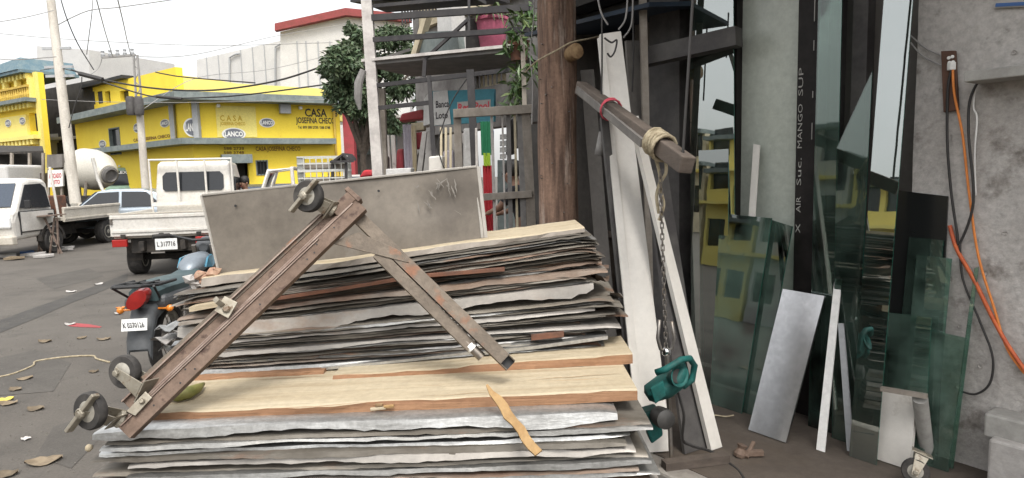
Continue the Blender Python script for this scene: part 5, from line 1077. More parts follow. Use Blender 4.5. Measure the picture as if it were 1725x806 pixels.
m_ = MB(); fbox(m_, tw + .0, 2.05, 3.0, 3.5, -.22, 0); obj('lintel', m_, 'dark_room', shop)
m_ = MB(); fbox(m_, -4.2, 2.2, 3.501, 3.6, -4.2, 1.45); obj('roof', m_, 'dark_room', shop)  # unseen overhang past the shop front, added to shade the wall and boards
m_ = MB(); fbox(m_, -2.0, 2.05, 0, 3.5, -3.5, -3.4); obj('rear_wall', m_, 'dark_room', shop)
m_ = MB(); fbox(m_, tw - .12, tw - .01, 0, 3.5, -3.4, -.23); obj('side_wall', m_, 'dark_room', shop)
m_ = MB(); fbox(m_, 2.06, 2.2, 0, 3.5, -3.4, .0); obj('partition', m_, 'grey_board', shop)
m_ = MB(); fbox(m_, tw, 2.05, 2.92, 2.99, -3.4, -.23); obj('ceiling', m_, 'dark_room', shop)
# dark timber column and beam between the open bay and the glass
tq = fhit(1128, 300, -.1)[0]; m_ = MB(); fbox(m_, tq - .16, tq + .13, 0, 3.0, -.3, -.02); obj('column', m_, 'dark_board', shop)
m_ = MB(); m_.bar(P(1085, 98, 4.7), P(1245, 62, 4.25), .12, .12); obj('tie_beam', m_, 'dark_board', shop)
tq2 = fhit(1082, 300, -.4)[0]; m_ = MB(); fbox(m_, tq2 - .1, tq2 + .1, 0, 2.9, -.52, -.42); obj('panel_strip', m_, 'grey_board', shop)
m_ = MB(); m_.bar(P(1082, -30, 4.55), V((*P(1097, 300, 4.55).xy, 0)), .045, .045); obj('pale_batten', m_, 'weathered', shop)
m_ = MB(); fbox(m_, 1.1, 2.05, 0, 2.6, -1.3, -1.25); obj('rear_boarding', m_, 'grey_board', shop)
ta = MB(); ta.slab([F_(.55, 2.66, .5), F_(2.05, 2.75, .4), F_(2.05, 2.95, -1.2), F_(.55, 2.9, -1.2)], (0, 0, .03)); obj('blue_tarpaulin', ta, 'blue_tarp', label='dark blue tarpaulin hung over the open bay of the shop', cat='tarpaulin')
# workbench, teal fan and offcuts inside the bay
wbp = thing('workbench', 'low wooden workbench in the dark bay right of the pole', 'workbench', F_(1.75, 0, -.75))
m_ = MB(); fbox(m_, 1.0, 2.03, .96, 1.02, -1.1, -.45); obj('bench_top', m_, 'beam_wood', wbp)
for t in (1.06, 1.98):
    for o in (-1.05, -.5): m_ = MB(); fbox(m_, t - .04, t + .04, 0, .96, o - .04, o + .04); obj('leg', m_, 'beam_wood', wbp)
fc = F_(1.5, 1.02, -.7); fan = thing('table_fan', 'small teal table fan on the bench in the dark bay', 'fan', fc)
m_ = MB(); m_.lathe([(.09, 0), (.08, .02), (.015, .03), (.015, .12)], fc, n=14); obj('base', m_, 'teal_plastic', fan, smooth=True)
m_ = MB(); cc = fc + V((0, 0, .2)); fr_ = (CAM - cc).normalized(); m_.lathe([(.02, -.05), (.05, -.03), (.05, .01), (.02, .02)], cc, fr_, n=12); obj('motor', m_, 'teal_plastic', fan, smooth=True)
m_ = MB(); a1 = fr_.orthogonal().normalized(); a2 = fr_.cross(a1)
for r_ in (.05, .09, .12): m_.tube([cc + fr_ * .03 + (a1 * cos(2 * pi * k / 20) + a2 * sin(2 * pi * k / 20)) * r_ for k in range(21)], .004, 5)
for k in range(12): a = 2 * pi * k / 12; m_.tube([cc + fr_ * .03 + (a1 * cos(a) + a2 * sin(a)) * .02, cc + fr_ * .03 + (a1 * cos(a) + a2 * sin(a)) * .12], .003, 5)
obj('guard', m_, 'teal_plastic', fan)
for k in range(3): a = 2 * pi * k / 3; m_ = MB(); d = a1 * cos(a) + a2 * sin(a); e = fr_.cross(d); m_.slab([cc + fr_ * .02 + d * .03 - e * .02, cc + fr_ * .02 + d * .1 - e * .035, cc + fr_ * .025 + d * .1 + e * .03, cc + fr_ * .02 + d * .03 + e * .015], fr_ * .003); obj('blade', m_, 'teal_plastic', fan)
# leaning boards ------------------------------------------------------
def lean(name, label, cat, bl, br, tl, tr, lean_deg, mat, th=.02, z=0.0, group=None, edge=None, bevel=0, toward=None):
    """board standing on level z along the photo points bl-br, leaning back; its top corners are where tl,tr meet that plane"""
    A, B = G(bl[0], bl[1], z), G(br[0], br[1], z); e = (B - A).normalized(); b = V((-e.y, e.x, 0)); b = b if b.y > 0 else -b
    if toward is not None: b = V(toward).normalized()
    up = V((0, 0, cos(RAD(lean_deg)))) + b * sin(RAD(lean_deg)); n = e.cross(up).normalized(); n = n if n.y < 0 else -n
    C_ = hitp(tr[0], tr[1], A, n); D_ = hitp(tl[0], tl[1], A, n); m_ = MB(); q = [A, B, C_, D_]
    f = [v + n * th for v in q]; m_.add(f, [(0, 1, 2, 3)]); m_.add(q, [(3, 2, 1, 0)]); m_.cur = 1 if edge else 0
    m_.add(q + f, [(0, 1, 5, 4), (1, 2, 6, 5), (2, 3, 7, 6), (3, 0, 4, 7)])
    return obj(name, m_, [mat, edge] if edge else mat, label=label, cat=cat, group=group, bevel=bevel)
lean('white_board', 'tall white grooved board leaning beside the wooden pole', 'board', (1088, 762), (1129, 759), (1009, 62), (1044, 57), 19, 'white_board', .03)
lean('white_board', 'narrow tall white strip lapped on the left of the grooved board', 'board', (1076, 766), (1090, 764), (1006, 66), (1016, 62), 18, 'white_board', .012)
lean('white_board', 'slim white board leaning steeply with its foot out on the floor', 'board', (1192, 758), (1210, 752), (1058, 200), (1070, 198), 13, 'white_board', .03)
lean('dark_board', 'black narrow board left of the tall white board', 'board', (1066, 740), (1078, 738), (1010, 200), (1022, 198), 12, 'dark_board', .025)
lean('dark_board', 'wide dark board behind the slim white board', 'board', (1150, 765), (1190, 752), (1085, 290), (1120, 285), 14, 'dark_board', .02)
lean('grey_board', 'grey weathered board standing in the bay near the pole', 'board', (1020, 640), (1045, 640), (978, 120), (1000, 118), 6, 'grey_board', .02)
lean('grey_board', 'pale grey strip against the bay wall right of the white board', 'board', (1085, 660), (1105, 655), (1052, 70), (1074, 70), 5, 'grey_board', .02)
# leaning timber with rope, chain and hook
b0, b1 = P(978, 148, 4.42), P(1158, 279, 3.05)
tb_ = thing('leaning_timber', 'squared grey timber slanting from the wooden pole down to the right', 'timber', b0)
m_ = MB(); m_.bar(b0, b1, .075, .085, up=(0, .3, 1)); obj('beam', m_, 'beam_wood', tb_, bevel=.006)
m_ = MB(); m_.bar(b0 + V((-.02, -.05, -.02)), b0 + (b1 - b0) * .7 + V((-.03, -.05, -.04)), .03, .045); obj('batten', m_, 'grey_board', tb_)
m_ = MB(); m_.tube([b1 - (b1 - b0) * .03 + V((0, 0, .04)), V((b1.x + .12, b1.y + .1, 3.5))], .007, 6); obj('sling_rope', m_, 'cable', tb_)
def coil(c, ax, R_, turns, r_, name, label, mat, squash=1.15):
    ax = V(ax).normalized(); a1 = ax.orthogonal().normalized(); a2 = ax.cross(a1); pts = [c + ax * (k / 14 / turns - .5) * turns * r_ * 2.1 + (a1 * cos(2 * pi * k / 14) + a2 * sin(2 * pi * k / 14) * squash) * (R_ + .004 * sin(k)) for k in range(int(turns * 14))]
    m_ = MB(); m_.tube(pts, r_, 6); return obj(name, m_, mat, label=label, cat='rope', smooth='all')
dv = (b1 - b0).normalized(); coil(b0 + (b1 - b0) * .80, dv, .064, 6, .010, 'rope_wrap', 'pale rope wound round the slanting timber', 'rope')
coil(b0 + (b1 - b0) * .36, dv, .062, 2, .006, 'string_wrap', 'red string tied round the slanting timber', 'red_string')
for i, pts in enumerate(([(1103, 262, 3.42), (1112, 300, 3.4), (1106, 330, 3.4), (1110, 360, 3.4)], [(1120, 262, 3.4), (1122, 290, 3.38), (1112, 312, 3.38), (1118, 345, 3.38), (1110, 372, 3.38)])):
    wire('rope_end', ['frayed rope end hanging left under the timber', 'knotted rope end hanging right under the timber'][i], pts, .009, mat='rope', cat='rope')
cx0, cx1 = P(1112, 290, 3.36), P(1122, 588, 3.36); ch = thing('hoist_chain', 'grey steel chain hanging from the slanting timber', 'chain', cx1)
nl = 32
for i in range(nl):
    a = cx0 + (cx1 - cx0) * i / nl; b = cx0 + (cx1 - cx0) * (i + 1) / nl; c = (a + b) / 2; d = (b - a); w = V((.008, 0, 0)) if i % 2 else V((0, .008, 0))
    m_ = MB(); L = d * .72; m_.tube([c - L + w * 0, c - L * .7 + w, c + L * .7 + w, c + L, c + L * .7 - w, c - L * .7 - w, c - L], .0032, 6); obj('link', m_, 'steel_worn', ch, smooth='all')
m_ = MB(); h = cx1; m_.tube([h + V((-.035, 0, .16)), h + V((-.045, 0, .06)), h + V((-.03, 0, -.0)), h + V((0, 0, -.02)), h + V((.032, 0, .0)), h + V((.045, 0, .06)), h + V((.03, 0, .15))], .010, 8); obj('hook', m_, 'steel_worn', ch, smooth='all')
m_ = MB(); m_.lathe([(.008, -.025), (.022, -.015), (.024, .01), (.01, .025)], h + V((0, -.005, -.015)), n=12); obj('swivel', m_, 'chrome', ch, smooth='all')
m_ = MB(); rb = V((*P(1131, 806, 3.3).xy, .012)); m_.tube([h + V((0, -.02, -.03)), rb], .012, 10); obj('steel_rod', m_, 'steel_worn', label='long straight steel rod hanging from the hook to the floor', cat='rod', smooth=True)
for i, (pts, lb, mt_) in enumerate(((([(1004, -20, 4.3), (1012, 20, 4.3), (1024, 42, 4.3)]), 'grey cord hanging at the top left of the dark bay', 'cable_grey'), ([(1058, -20, 4.3), (1054, 30, 4.3), (1042, 50, 4.3)], 'grey cord looping above the tall white board', 'cable_grey'), ([(1066, -20, 4.35), (1064, 40, 4.35), (1050, 64, 4.35)], 'second grey cord looping right of the first', 'cable_grey'), ([(1014, 30, 4.1), (1014, 120, 4.1), (1011, 230, 4.1)], 'black cord hanging down the left of the white board', 'cable'), ([(1018, 64, 3.98), (1030, 72, 3.98), (1039, 68, 3.98), (1036, 86, 3.98), (1029, 96, 3.98), (1023, 90, 3.98)], 'black wire loop on top of the tall white board', 'cable'), ([(1066, 10, 4.5), (1067, 90, 4.5), (1065, 155, 4.5)], 'black cord hanging right of the white board', 'cable'))):
    wire('hanging_line', lb, pts, .006, mat=mt_, cat='cord')
m_ = MB(); m_.tube([P(1012, 222, 4.1), P(1011, 245, 4.1), P(1009, 262, 4.1)], [.012, .025, .03], 8); obj('rag_tassel', m_, 'cloth_grey', label='frayed pale tassel hanging on the black cord', cat='rag', smooth='all')
# teal power-tool housing hung on the rod
tl = thing('garden_shredder', 'teal plastic machine with loop handle and round black cap by the hanging rod', 'machine', P(1120, 690, 3.22)); Yt = 3.22
def tp_(x, y, k=0.0): return P(x, y, Yt + k)
m_ = MB(); a_ = tp_(1125, 640); A1 = (tp_(1160, 612) - tp_(1085, 660)).normalized(); A2 = V((0, 1, 0)); A3 = A1.cross(A2).normalized(); A3 = A3 if A3.z > 0 else -A3
secs = [(-.14, .035, -.01), (-.12, .07, 0), (-.04, .09, -.005), (.05, .088, .0), (.10, .065, .02), (.12, .03, .035)]; vs = []; fs = []; n = 16
for (s, r_, off) in secs:
    for k in range(n): a = 2 * pi * k / n; vs.append(a_ + A1 * s + A2 * cos(a) * r_ * 1.0 + A3 * (sin(a) * r_ * (.85 if sin(a) < 0 else .45) + off))
for i in range(len(secs) - 1):
    for k in range(n): fs.append((i * n + k, i * n + (k + 1) % n, (i + 1) * n + (k + 1) % n, (i + 1) * n + k))
m_.add(vs, fs + [tuple(range(n - 1, -1, -1)), tuple(range((len(secs) - 1) * n, len(secs) * n))]); obj('housing', m_, 'teal_plastic', tl, smooth='all')
m_ = MB(); m_.tube([tp_(1105, 628, -.1), tp_(1122, 622, -.12), tp_(1148, 606, -.1), tp_(1162, 604, -.06), tp_(1170, 616, -.03), tp_(1166, 640, -.02), tp_(1150, 652, -.04)], .017, 10); obj('handle', m_, 'teal_plastic', tl, smooth='all')
m_ = MB(); hc = tp_(1140, 634, -.07); hx = V((.45, -.8, .35)).normalized(); m_.lathe([(.03, -.05), (.05, -.02), (.062, .02), (.067, .025), (.06, .028), (.045, .0), (.025, -.03)], hc, hx, n=20, squash=.8); obj('hopper_mouth', m_, 'teal_plastic', tl, smooth='all')
m_ = MB(); m_.lathe([(.004, 0), (.04, .001)], hc + hx * .004, hx, n=16, squash=.8); obj('hopper_shade', m_, 'black_plastic', tl)  # dark disc paints the shaded hollow of the hopper mouth
m_ = MB(); c = tp_(1116, 704, -.06); m_.lathe([(.03, -.05), (.05, -.045), (.054, 0), (.05, .04), (.03, .05)], c, (.25, -1, .1), n=22); obj('motor_cap', m_, 'black_plastic', tl, smooth=True)
m_ = MB(); m_.slab([tp_(1080, 698), tp_(1110, 690), tp_(1118, 735), tp_(1098, 750)], (0, .1, 0)); obj('chute', m_, 'teal_plastic', tl, bevel=.012)
m_ = MB(); m_.slab([tp_(1095, 655, -.125), tp_(1118, 642, -.13), tp_(1122, 668, -.13), tp_(1104, 682, -.12)], (0, .02, 0)); obj('vent_panel', m_, 'teal_plastic', tl, bevel=.006)
wire('power_lead', 'black power cord falling from the teal machine to the floor', [(1142, 662, 3.25), (1152, 700, 3.25), (1150, 740, 3.3), (1168, 752, 3.35), (1200, 762, 3.4), (1240, 790, 3.25), (1256, 812, 3.1)], .008, cat='cord')
# ------------------------------------------------------------------ glass and doors
dr = thing('framed_door', 'tall black framed door with a frosted grey green pane', 'door', F_(0, 0, -.06))
def fpx(x, y, o): t, z = fhit(x, y, o); return F_(t, z, o)
def fquad(mb, pts, o, th):
    mb.slab([fpx(x, y, o) for x, y in pts], -NRM * th); return mb
m_ = MB(); tA = fhit(1240, 300, -.06)[0]; tB = fhit(1359, 300, -.06)[0]; fbox(m_, tB + .03, tA - .03, .12, 2.72, -.08, -.06); obj('pane', m_, 'frost', dr)
for t, w in ((tA, .038), (tB - .01, .088)): m_ = MB(); fbox(m_, t - w, t + w * .6, 0, 2.85, -.1, .0); obj('stile', m_, 'black_frame', dr, bevel=.004)
m_ = MB(); fbox(m_, tB + .034, tA - .051, 2.72, 2.85, -.1, -.004); obj('head_rail', m_, 'black_frame', dr, bevel=.004); m_ = MB(); fbox(m_, tB + .034, tA - .051, 0.01, .12, -.1, -.004); obj('bottom_rail', m_, 'black_frame', dr, bevel=.004)
lx = tB - .02; wv = V((0, 0, 1))
for s_, z_, h_ in (('SUP', 2.02, .17), ('MANGO', 1.70, .27), ('Suc.', 1.47, .17), ('AIR', 1.30, .10), ('X', 1.17, .06)):
    lettering(s_, 'shelf_grey', dr, F_(lx + .02, z_, .004), V((0, 0, h_)), (U * .03), bold=.0, name='chalk_writing')
for z_, dz in ((2.45, .2), (2.28, .06), (2.0, .04), (1.75, .1), (2.62, .1)): m_ = MB(); fbox(m_, lx - .045, lx - .04, z_, z_ + dz, .002, .004); obj('paint_chip', m_, 'paper', dr)
m_ = MB(); tC = fhit(1402, 300, -.1)[0]; fbox(m_, tw + .02, tB - .075, .0, 2.9, -.2, -.17); obj('dark_shutter', m_, 'shutter', label='dark closed shutter between the chalked post and the concrete wall', cat='shutter')
m_ = MB(); fbox(m_, tC - .03, tC + .02, 0, 2.9, -.165, -.1); obj('dark_mullion', m_, 'dark_board', label='dark upright mullion right of the chalked black post', cat='post')
m_ = MB(); tD = fhit(1442, 300, -.1)[0]; fbox(m_, tD - .05, tD + .035, 0, 2.9, -.165, -.08); obj('dark_mullion', m_, 'dark_board', label='dark upright mullion behind the tall leaning glass', cat='post')
def tfoot(x, o):                                   # t on the floor line at offset o that shows at photo column x
    lo_, hi_ = -3.0, 3.0
    for _ in range(40):
        mid = (lo_ + hi_) / 2; d = F_(mid, 0, o) - CAM; xx = IMG_W / 2 + FPX * d.dot(RT) / d.dot(fw0)
        if xx > x: lo_ = mid
        else: hi_ = mid
    return (lo_ + hi_) / 2
def stand(name, label, cat, xb, tl, tr, ob, ln, mat, th, edge=None, group=None, bevel=0):
    """sheet parallel to the shop front, foot at offset ob, leaning back against it"""
    A, B = F_(tfoot(xb[0], ob), 0.001, ob), F_(tfoot(xb[1], ob), 0.001, ob); up = V((0, 0, cos(RAD(ln)))) - NRM * sin(RAD(ln)); n = U.cross(up).normalized(); n = n if n.dot(NRM) > 0 else -n
    q = [A, B, hitp(tr[0], tr[1], A, n), hitp(tl[0], tl[1], A, n)]; f = [v + n * th for v in q]; m_ = MB(); m_.add(f, [(0, 1, 2, 3)]); m_.add(q, [(3, 2, 1, 0)]); m_.cur = 1 if edge else 0
    m_.add(q + f, [(0, 1, 5, 4), (1, 2, 6, 5), (2, 3, 7, 6), (3, 0, 4, 7)])
    return obj(name, m_, [mat, edge] if edge else mat, label=label, cat=cat, group=group, bevel=bevel)
def pane(label, xb, tl, tr, ob, ln, mat='glass_clear', th=.006): return stand('glass_sheet', label, 'glass', xb, tl, tr, ob, ln, mat, th, 'glass_edge', 'glass sheets leaning on the shop front')
pane('tall clear glass sheet reflecting the sky and yellow houses', (1166, 1240), (1162, -40), (1236, -40), .16, 2, 'glass_mirror')
pane('narrow clear glass with green edges in front of the tall reflecting sheet', (1182, 1226), (1176, 95), (1229, 84), .22, 4)
pane('green glass sheet with slanted top left of the steel sheet', (1196, 1250), (1214, 360), (1301, 368), .28, 7, 'glass_green')
pane('dark green glass sheet close behind the steel sheet', (1246, 1278), (1298, 370), (1336, 382), .25, 7, 'glass_green')
pane('upright dark glass sheet right of the chalked black post', (1362, 1402), (1380, -30), (1420, -30), .14, 2.5, 'glass_dark')
pane('dark glass sheet behind the bright mirror strip', (1402, 1440), (1410, 250), (1470, 120), .20, 4, 'glass_dark')
pane('tall clear leaning glass reflecting yellow signs near the concrete wall', (1431, 1477), (1492, -30), (1541, -30), .36, 5, 'glass_mirror')
pane('mid sized dusty glass in front of the black panel', (1512, 1572), (1545, 430), (1604, 436), .13, 4, 'glass_green')
pane('small greenish glass with a worn top edge above the white slab', (1478, 1556), (1492, 526), (1570, 536), .20, 6, 'glass_green')
pane('dusty greenish glass at the right end of the row', (1530, 1598), (1566, 556), (1630, 570), .16, 5, 'glass_dusty')
pane('narrow glass standing edge on against the concrete wall', (1598, 1606), (1642, 452), (1649, 450), .10, 4, 'glass_green')
pane('small dark glass peeping over the dusty panes', (1500, 1560), (1532, 400), (1590, 405), .09, 3, 'glass_dark')
stand('black_board', 'square black board leaning on the concrete wall', 'board', (1490, 1580), (1512, 321), (1598, 331), .05, 2, 'black_panel', .012)
stand('steel_sheet', 'brushed steel sheet leaning in the middle of the glass row', 'metal sheet', (1263, 1326), (1321, 488), (1391, 500), .47, 22, 'steel_panel', .016, bevel=.003)
stand('mirror_strip', 'narrow bright mirror strip leaning right of the steel sheet', 'mirror', (1376, 1390), (1407, 470), (1419, 471), .42, 18, 'white_paint', .008)  # white colour stands in for the mirror's bright reflection
stand('aluminium_strip', 'dull grey strip leaning behind the bright mirror strip', 'strip', (1428, 1440), (1413, 545), (1422, 545), .30, 8, 'grey_wall', .01)
stand('mirror_strip', 'short silvery strip propped before the frosted door pane', 'mirror', (1240, 1252), (1270, 243), (1281, 245), .20, 7, 'white_board', .006)  # flat white replaces the silvery reflection of this strip
stand('white_slab', 'small stained white slab standing at the foot of the dusty glass', 'slab', (1470, 1536), (1488, 658), (1548, 668), .27, 9, 'white_board', .03, bevel=.004)
m_ = MB(); a_, b_ = P(1484, 655, 3.22), P(1562, 668, 3.08); m_.bar(a_, b_, .03, .02); obj('capping_strip', m_, 'weathered', label='thin grey strip lying along the top of the small white slab', cat='strip')
m_ = MB(); m_.tube([G(1562, 778) + V((0, 0, .02)), P(1550, 672, 3.12)], .036, 12); obj('grey_pipe', m_, 'shelf_grey', label='short grey pipe standing beside the small white slab', cat='pipe', smooth=True)
# caster lying by the pipe
def caster(parent, c, axle, stem, r=.055, w=.034, spread=.034, brake=None, plate=True):
    """wheel centre c, axle direction, stem = vector from the wheel to the mounting plate"""
    axle = V(axle).normalized(); st_ = V(stem); sdir = st_.normalized(); side = axle
    m_ = MB(); m_.lathe([(r * .5, -w * .45), (r * .93, -w * .5), (r, -w * .3), (r, w * .3), (r * .93, w * .5), (r * .5, w * .45)], c, axle, n=26); tw_ = obj('wheel', m_, 'rubber', parent, smooth=True)
    m_ = MB(); m_.lathe([(r * .12, -w * .62), (r * .3, -w * .6), (r * .56, -w * .46), (r * .56, w * .46), (r * .3, w * .6), (r * .12, w * .62)], c, axle, n=22); obj('hub', m_, 'hub', tw_, smooth=True)
    m_ = MB(); fwd = sdir.cross(side).normalized()
    for s in (-1, 1):
        o_ = side * (s * spread); q = [c + o_ + fwd * .014 - sdir * .018, c + o_ - fwd * .014 - sdir * .018, c + o_ - fwd * .03 + st_ * .95, c + o_ + fwd * .03 + st_ * .95]
        m_.slab(q, side * (.004 * s))
    m_.slab([c + st_ * .95 + side * spread + fwd * .03, c + st_ * .95 + side * spread - fwd * .03, c + st_ * .95 - side * spread - fwd * .03, c + st_ * .95 - side * spread + fwd * .03], sdir * .006)
    obj('fork', m_, 'caster_metal', parent, bevel=.002)
    m_ = MB(); m_.lathe([(.008, -w * 1.5), (.012, -w * 1.45), (.012, -w * 1.2), (.007, -w * 1.15), (.007, w * 1.15), (.012, w * 1.2), (.012, w * 1.45), (.008, w * 1.5)], c, axle, n=8); obj('axle_bolt', m_, 'caster_metal', parent)
    if brake is not None:
        m_ = MB(); bd_ = V(brake).normalized(); near = axle if axle.y < 0 else -axle; cc_ = c + near * (w * .95)
        m_.bar(cc_ - bd_ * .085, cc_ + bd_ * .085, .014, .03, up=near); m_.lathe([(.012, 0), (.02, .004), (.018, .014), (.006, .018)], cc_, near, n=10); obj('brake_lever', m_, 'caster_metal', parent, bevel=.003)
    if plate:
        m_ = MB(); pc = c + st_; m_.slab([pc + side * .045 + fwd * .045, pc + side * .045 - fwd * .045, pc - side * .045 - fwd * .045, pc - side * .045 + fwd * .045], sdir * .006); m_.lathe([(.03, -.012), (.034, 0), (.03, .006)], pc - sdir * .004, sdir, n=14); obj('mounting_plate', m_, 'caster_metal', parent, bevel=.002)
lc = P(1543, 768, 3.02); lw = thing('dirty_castor', 'dirty loose caster lying at the foot of the dusty glass', 'caster', lc); caster(lw, V((lc.x, lc.y, .075)), (-.5, -.85, .2), V((.05, .03, .075)), r=.062)
# floor bits
m_ = MB(); p = G(1245, 770); m_.lathe([(.03, 0), (.035, .02), (.02, .05), (.03, .07)], p, (.3, .1, 1), n=10); m_.bar(p + V((.0, 0, .02)), p + V((.13, -.01, .025)), .03, .03); m_.bar(p + V((.03, -.03, .01)), p + V((.1, .05, .06)), .02, .02); obj('clamp', m_, 'rust', label='small rusty clamp on the shop floor', cat='clamp', bevel=.003)
m_ = MB(); m_.bar(G(1118, 792) + V((0, 0, .025)), G(1225, 778) + V((0, 0, .025)), .06, .045); obj('floor_batten', m_, 'beam_wood', label='short brown batten on the floor under the slim white board', cat='batten')
wire('floor_string', 'pale bent string on the floor left of the steel sheet', [(1196, 703, 3.93), (1205, 700, 3.95), (1222, 702, 3.93), (1236, 700, 3.9)], .005, mat='rope', cat='string')
m_ = MB(); p = G(1255, 690); m_.box(p + V((.02, .02, .02)), (.07, .04, .035), Matrix.Rotation(.4, 3, 'Z')); obj('glass_wedge', m_, 'paper', label='tiny pale wedge beside the steel sheet foot', cat='wedge', bevel=.006)
# concrete blocks by the wall
def ablock(label, x0, x1, yb, yt, o0, o1, z0, mat='block'):
    t0 = fhit(x0, yb, o1)[0]; t1 = fhit(x1, yb, o1)[0]; m_ = MB(); zt_ = fhit((x0 + x1) / 2, yt, o1)[1]; fbox(m_, t0, t1, z0, zt_, o0, o1); return obj('concrete_block', m_, mat, label=label, cat='block', bevel=.012)
ablock('pale concrete block on the floor at the lower right corner', 1662, 1790, 800, 756, .01, .22, 0.0)
m_ = MB(); a_ = fhit(1656, 740, .16)[0]; b_ = fhit(1780, 740, .16)[0]; z0_ = fhit(1700, 756, .22)[1] + .002; fbox(m_, a_, b_, z0_, z0_ + .12, .01, .16); obj('concrete_block', m_, 'shelf_grey', label='grey block stacked on the pale block at lower right', cat='block', bevel=.01)
# socket board, cables, shelf
eb = thing('socket_board', 'brown wooden board with white sockets on the concrete wall', 'socket board', fpx(1604, 190, .02))
t0, z0 = fhit(1590, 187, .02); t1, z1 = fhit(1617, 88, .02); tm = fhit(1604, 120, .02)[0]
m_ = MB(); m_.slab([fpx(1592, 190, .012), fpx(1617, 186, .012), fpx(1612, 86, .012), fpx(1588, 87, .012)], NRM * .022); obj('board', m_, 'brown_board', eb, bevel=.003)
for i, (x, y) in enumerate(((1599, 98), (1605, 96), (1600, 106), (1606, 105))): m_ = MB(); c = fpx(x, y, .037); m_.lathe([(.008, 0), (.0085, .006), (.004, .008)], c, NRM, n=10); obj('socket', m_, 'white_paint', eb)
m_ = MB(); c = fpx(1603, 112, .04); m_.box(c, (.03, .03, .04)); obj('plug', m_, 'white_paint', eb, bevel=.005)
def wallwire(label, pts, r, mat, o=.03): 
    q = [fpx(x, y, (p[0] if p else o)) for x, y, *p in pts]; m_ = MB(); out = []
    qq = smoothpts([tuple(v) for v in q], 7); m_.tube(qq, r, 8); return obj('wall_cable', m_, mat, label=label, cat='cable', smooth='all')
wallwire('black cable hanging from the socket board down the wall', [(1604, 116, .045), (1597, 150, .04), (1596, 240, .035), (1602, 320, .03), (1612, 390, .03), (1617, 410, .03), (1640, 340, .05), (1632, 230, .04), (1634, 170, .04), (1652, 130, .05)], .0065, 'cable')
wallwire('black cable loop hanging low on the concrete wall', [(1617, 408, .03), (1622, 470, .03), (1650, 540, .03), (1672, 600, .03), (1668, 645, .03), (1645, 664, .03), (1620, 660, .03)], .0055, 'cable')
wallwire('orange extension cord running down from the socket board', [(1605, 118, .045), (1608, 160, .04), (1622, 230, .03), (1632, 320, .03), (1648, 430, .03), (1675, 520, .03), (1698, 590, .035), (1735, 640, .04)], .006, 'orange')
wallwire('thick orange red hose slanting down to the right edge', [(1600, 380, .02), (1612, 420, .03), (1640, 470, .03), (1672, 535, .03), (1700, 585, .04), (1745, 650, .05)], .010, 'orange_red')
wallwire('upper thin cable from the glass to the socket board', [(1534, 60, .02), (1560, 82, .02), (1590, 95, .03)], .004, 'cable_grey')
wallwire('lower thin cable from the glass to the socket board', [(1534, 72, .02), (1556, 96, .02), (1590, 112, .03)], .004, 'cable_grey')
wallwire('white string hanging from the grey shelf', [(1644, 140, .03), (1640, 180, .03), (1646, 200, .03), (1642, 260, .02), (1644, 330, .02)], .004, 'white_paint')
m_ = MB(); ts = fhit(1648, 124, .02)[0]; zs = fhit(1690, 133, .16)[1]; fbox(m_, ts, ts - 1.2, zs, zs + .05, .012, .2); obj('wall_shelf', m_, 'shelf_grey', label='grey slab shelf projecting from the wall at the right edge', cat='shelf', bevel=.006)
m_ = MB(); m_.slab([fpx(1675, 14, .01), fpx(1760, 10, .01), fpx(1760, -14, .01), fpx(1676, 4, .01)], NRM * .006); wsn = obj('wall_notice', m_, 'paper', label='strip of printed notice at the top right of the wall', cat='notice')
m_ = MB(); m_.slab([fpx(1677, 12, .018), fpx(1755, 8, .018), fpx(1755, 2, .018), fpx(1678, 6, .018)], NRM * .003); obj('blue_print', m_, 'blue_paint', wsn)
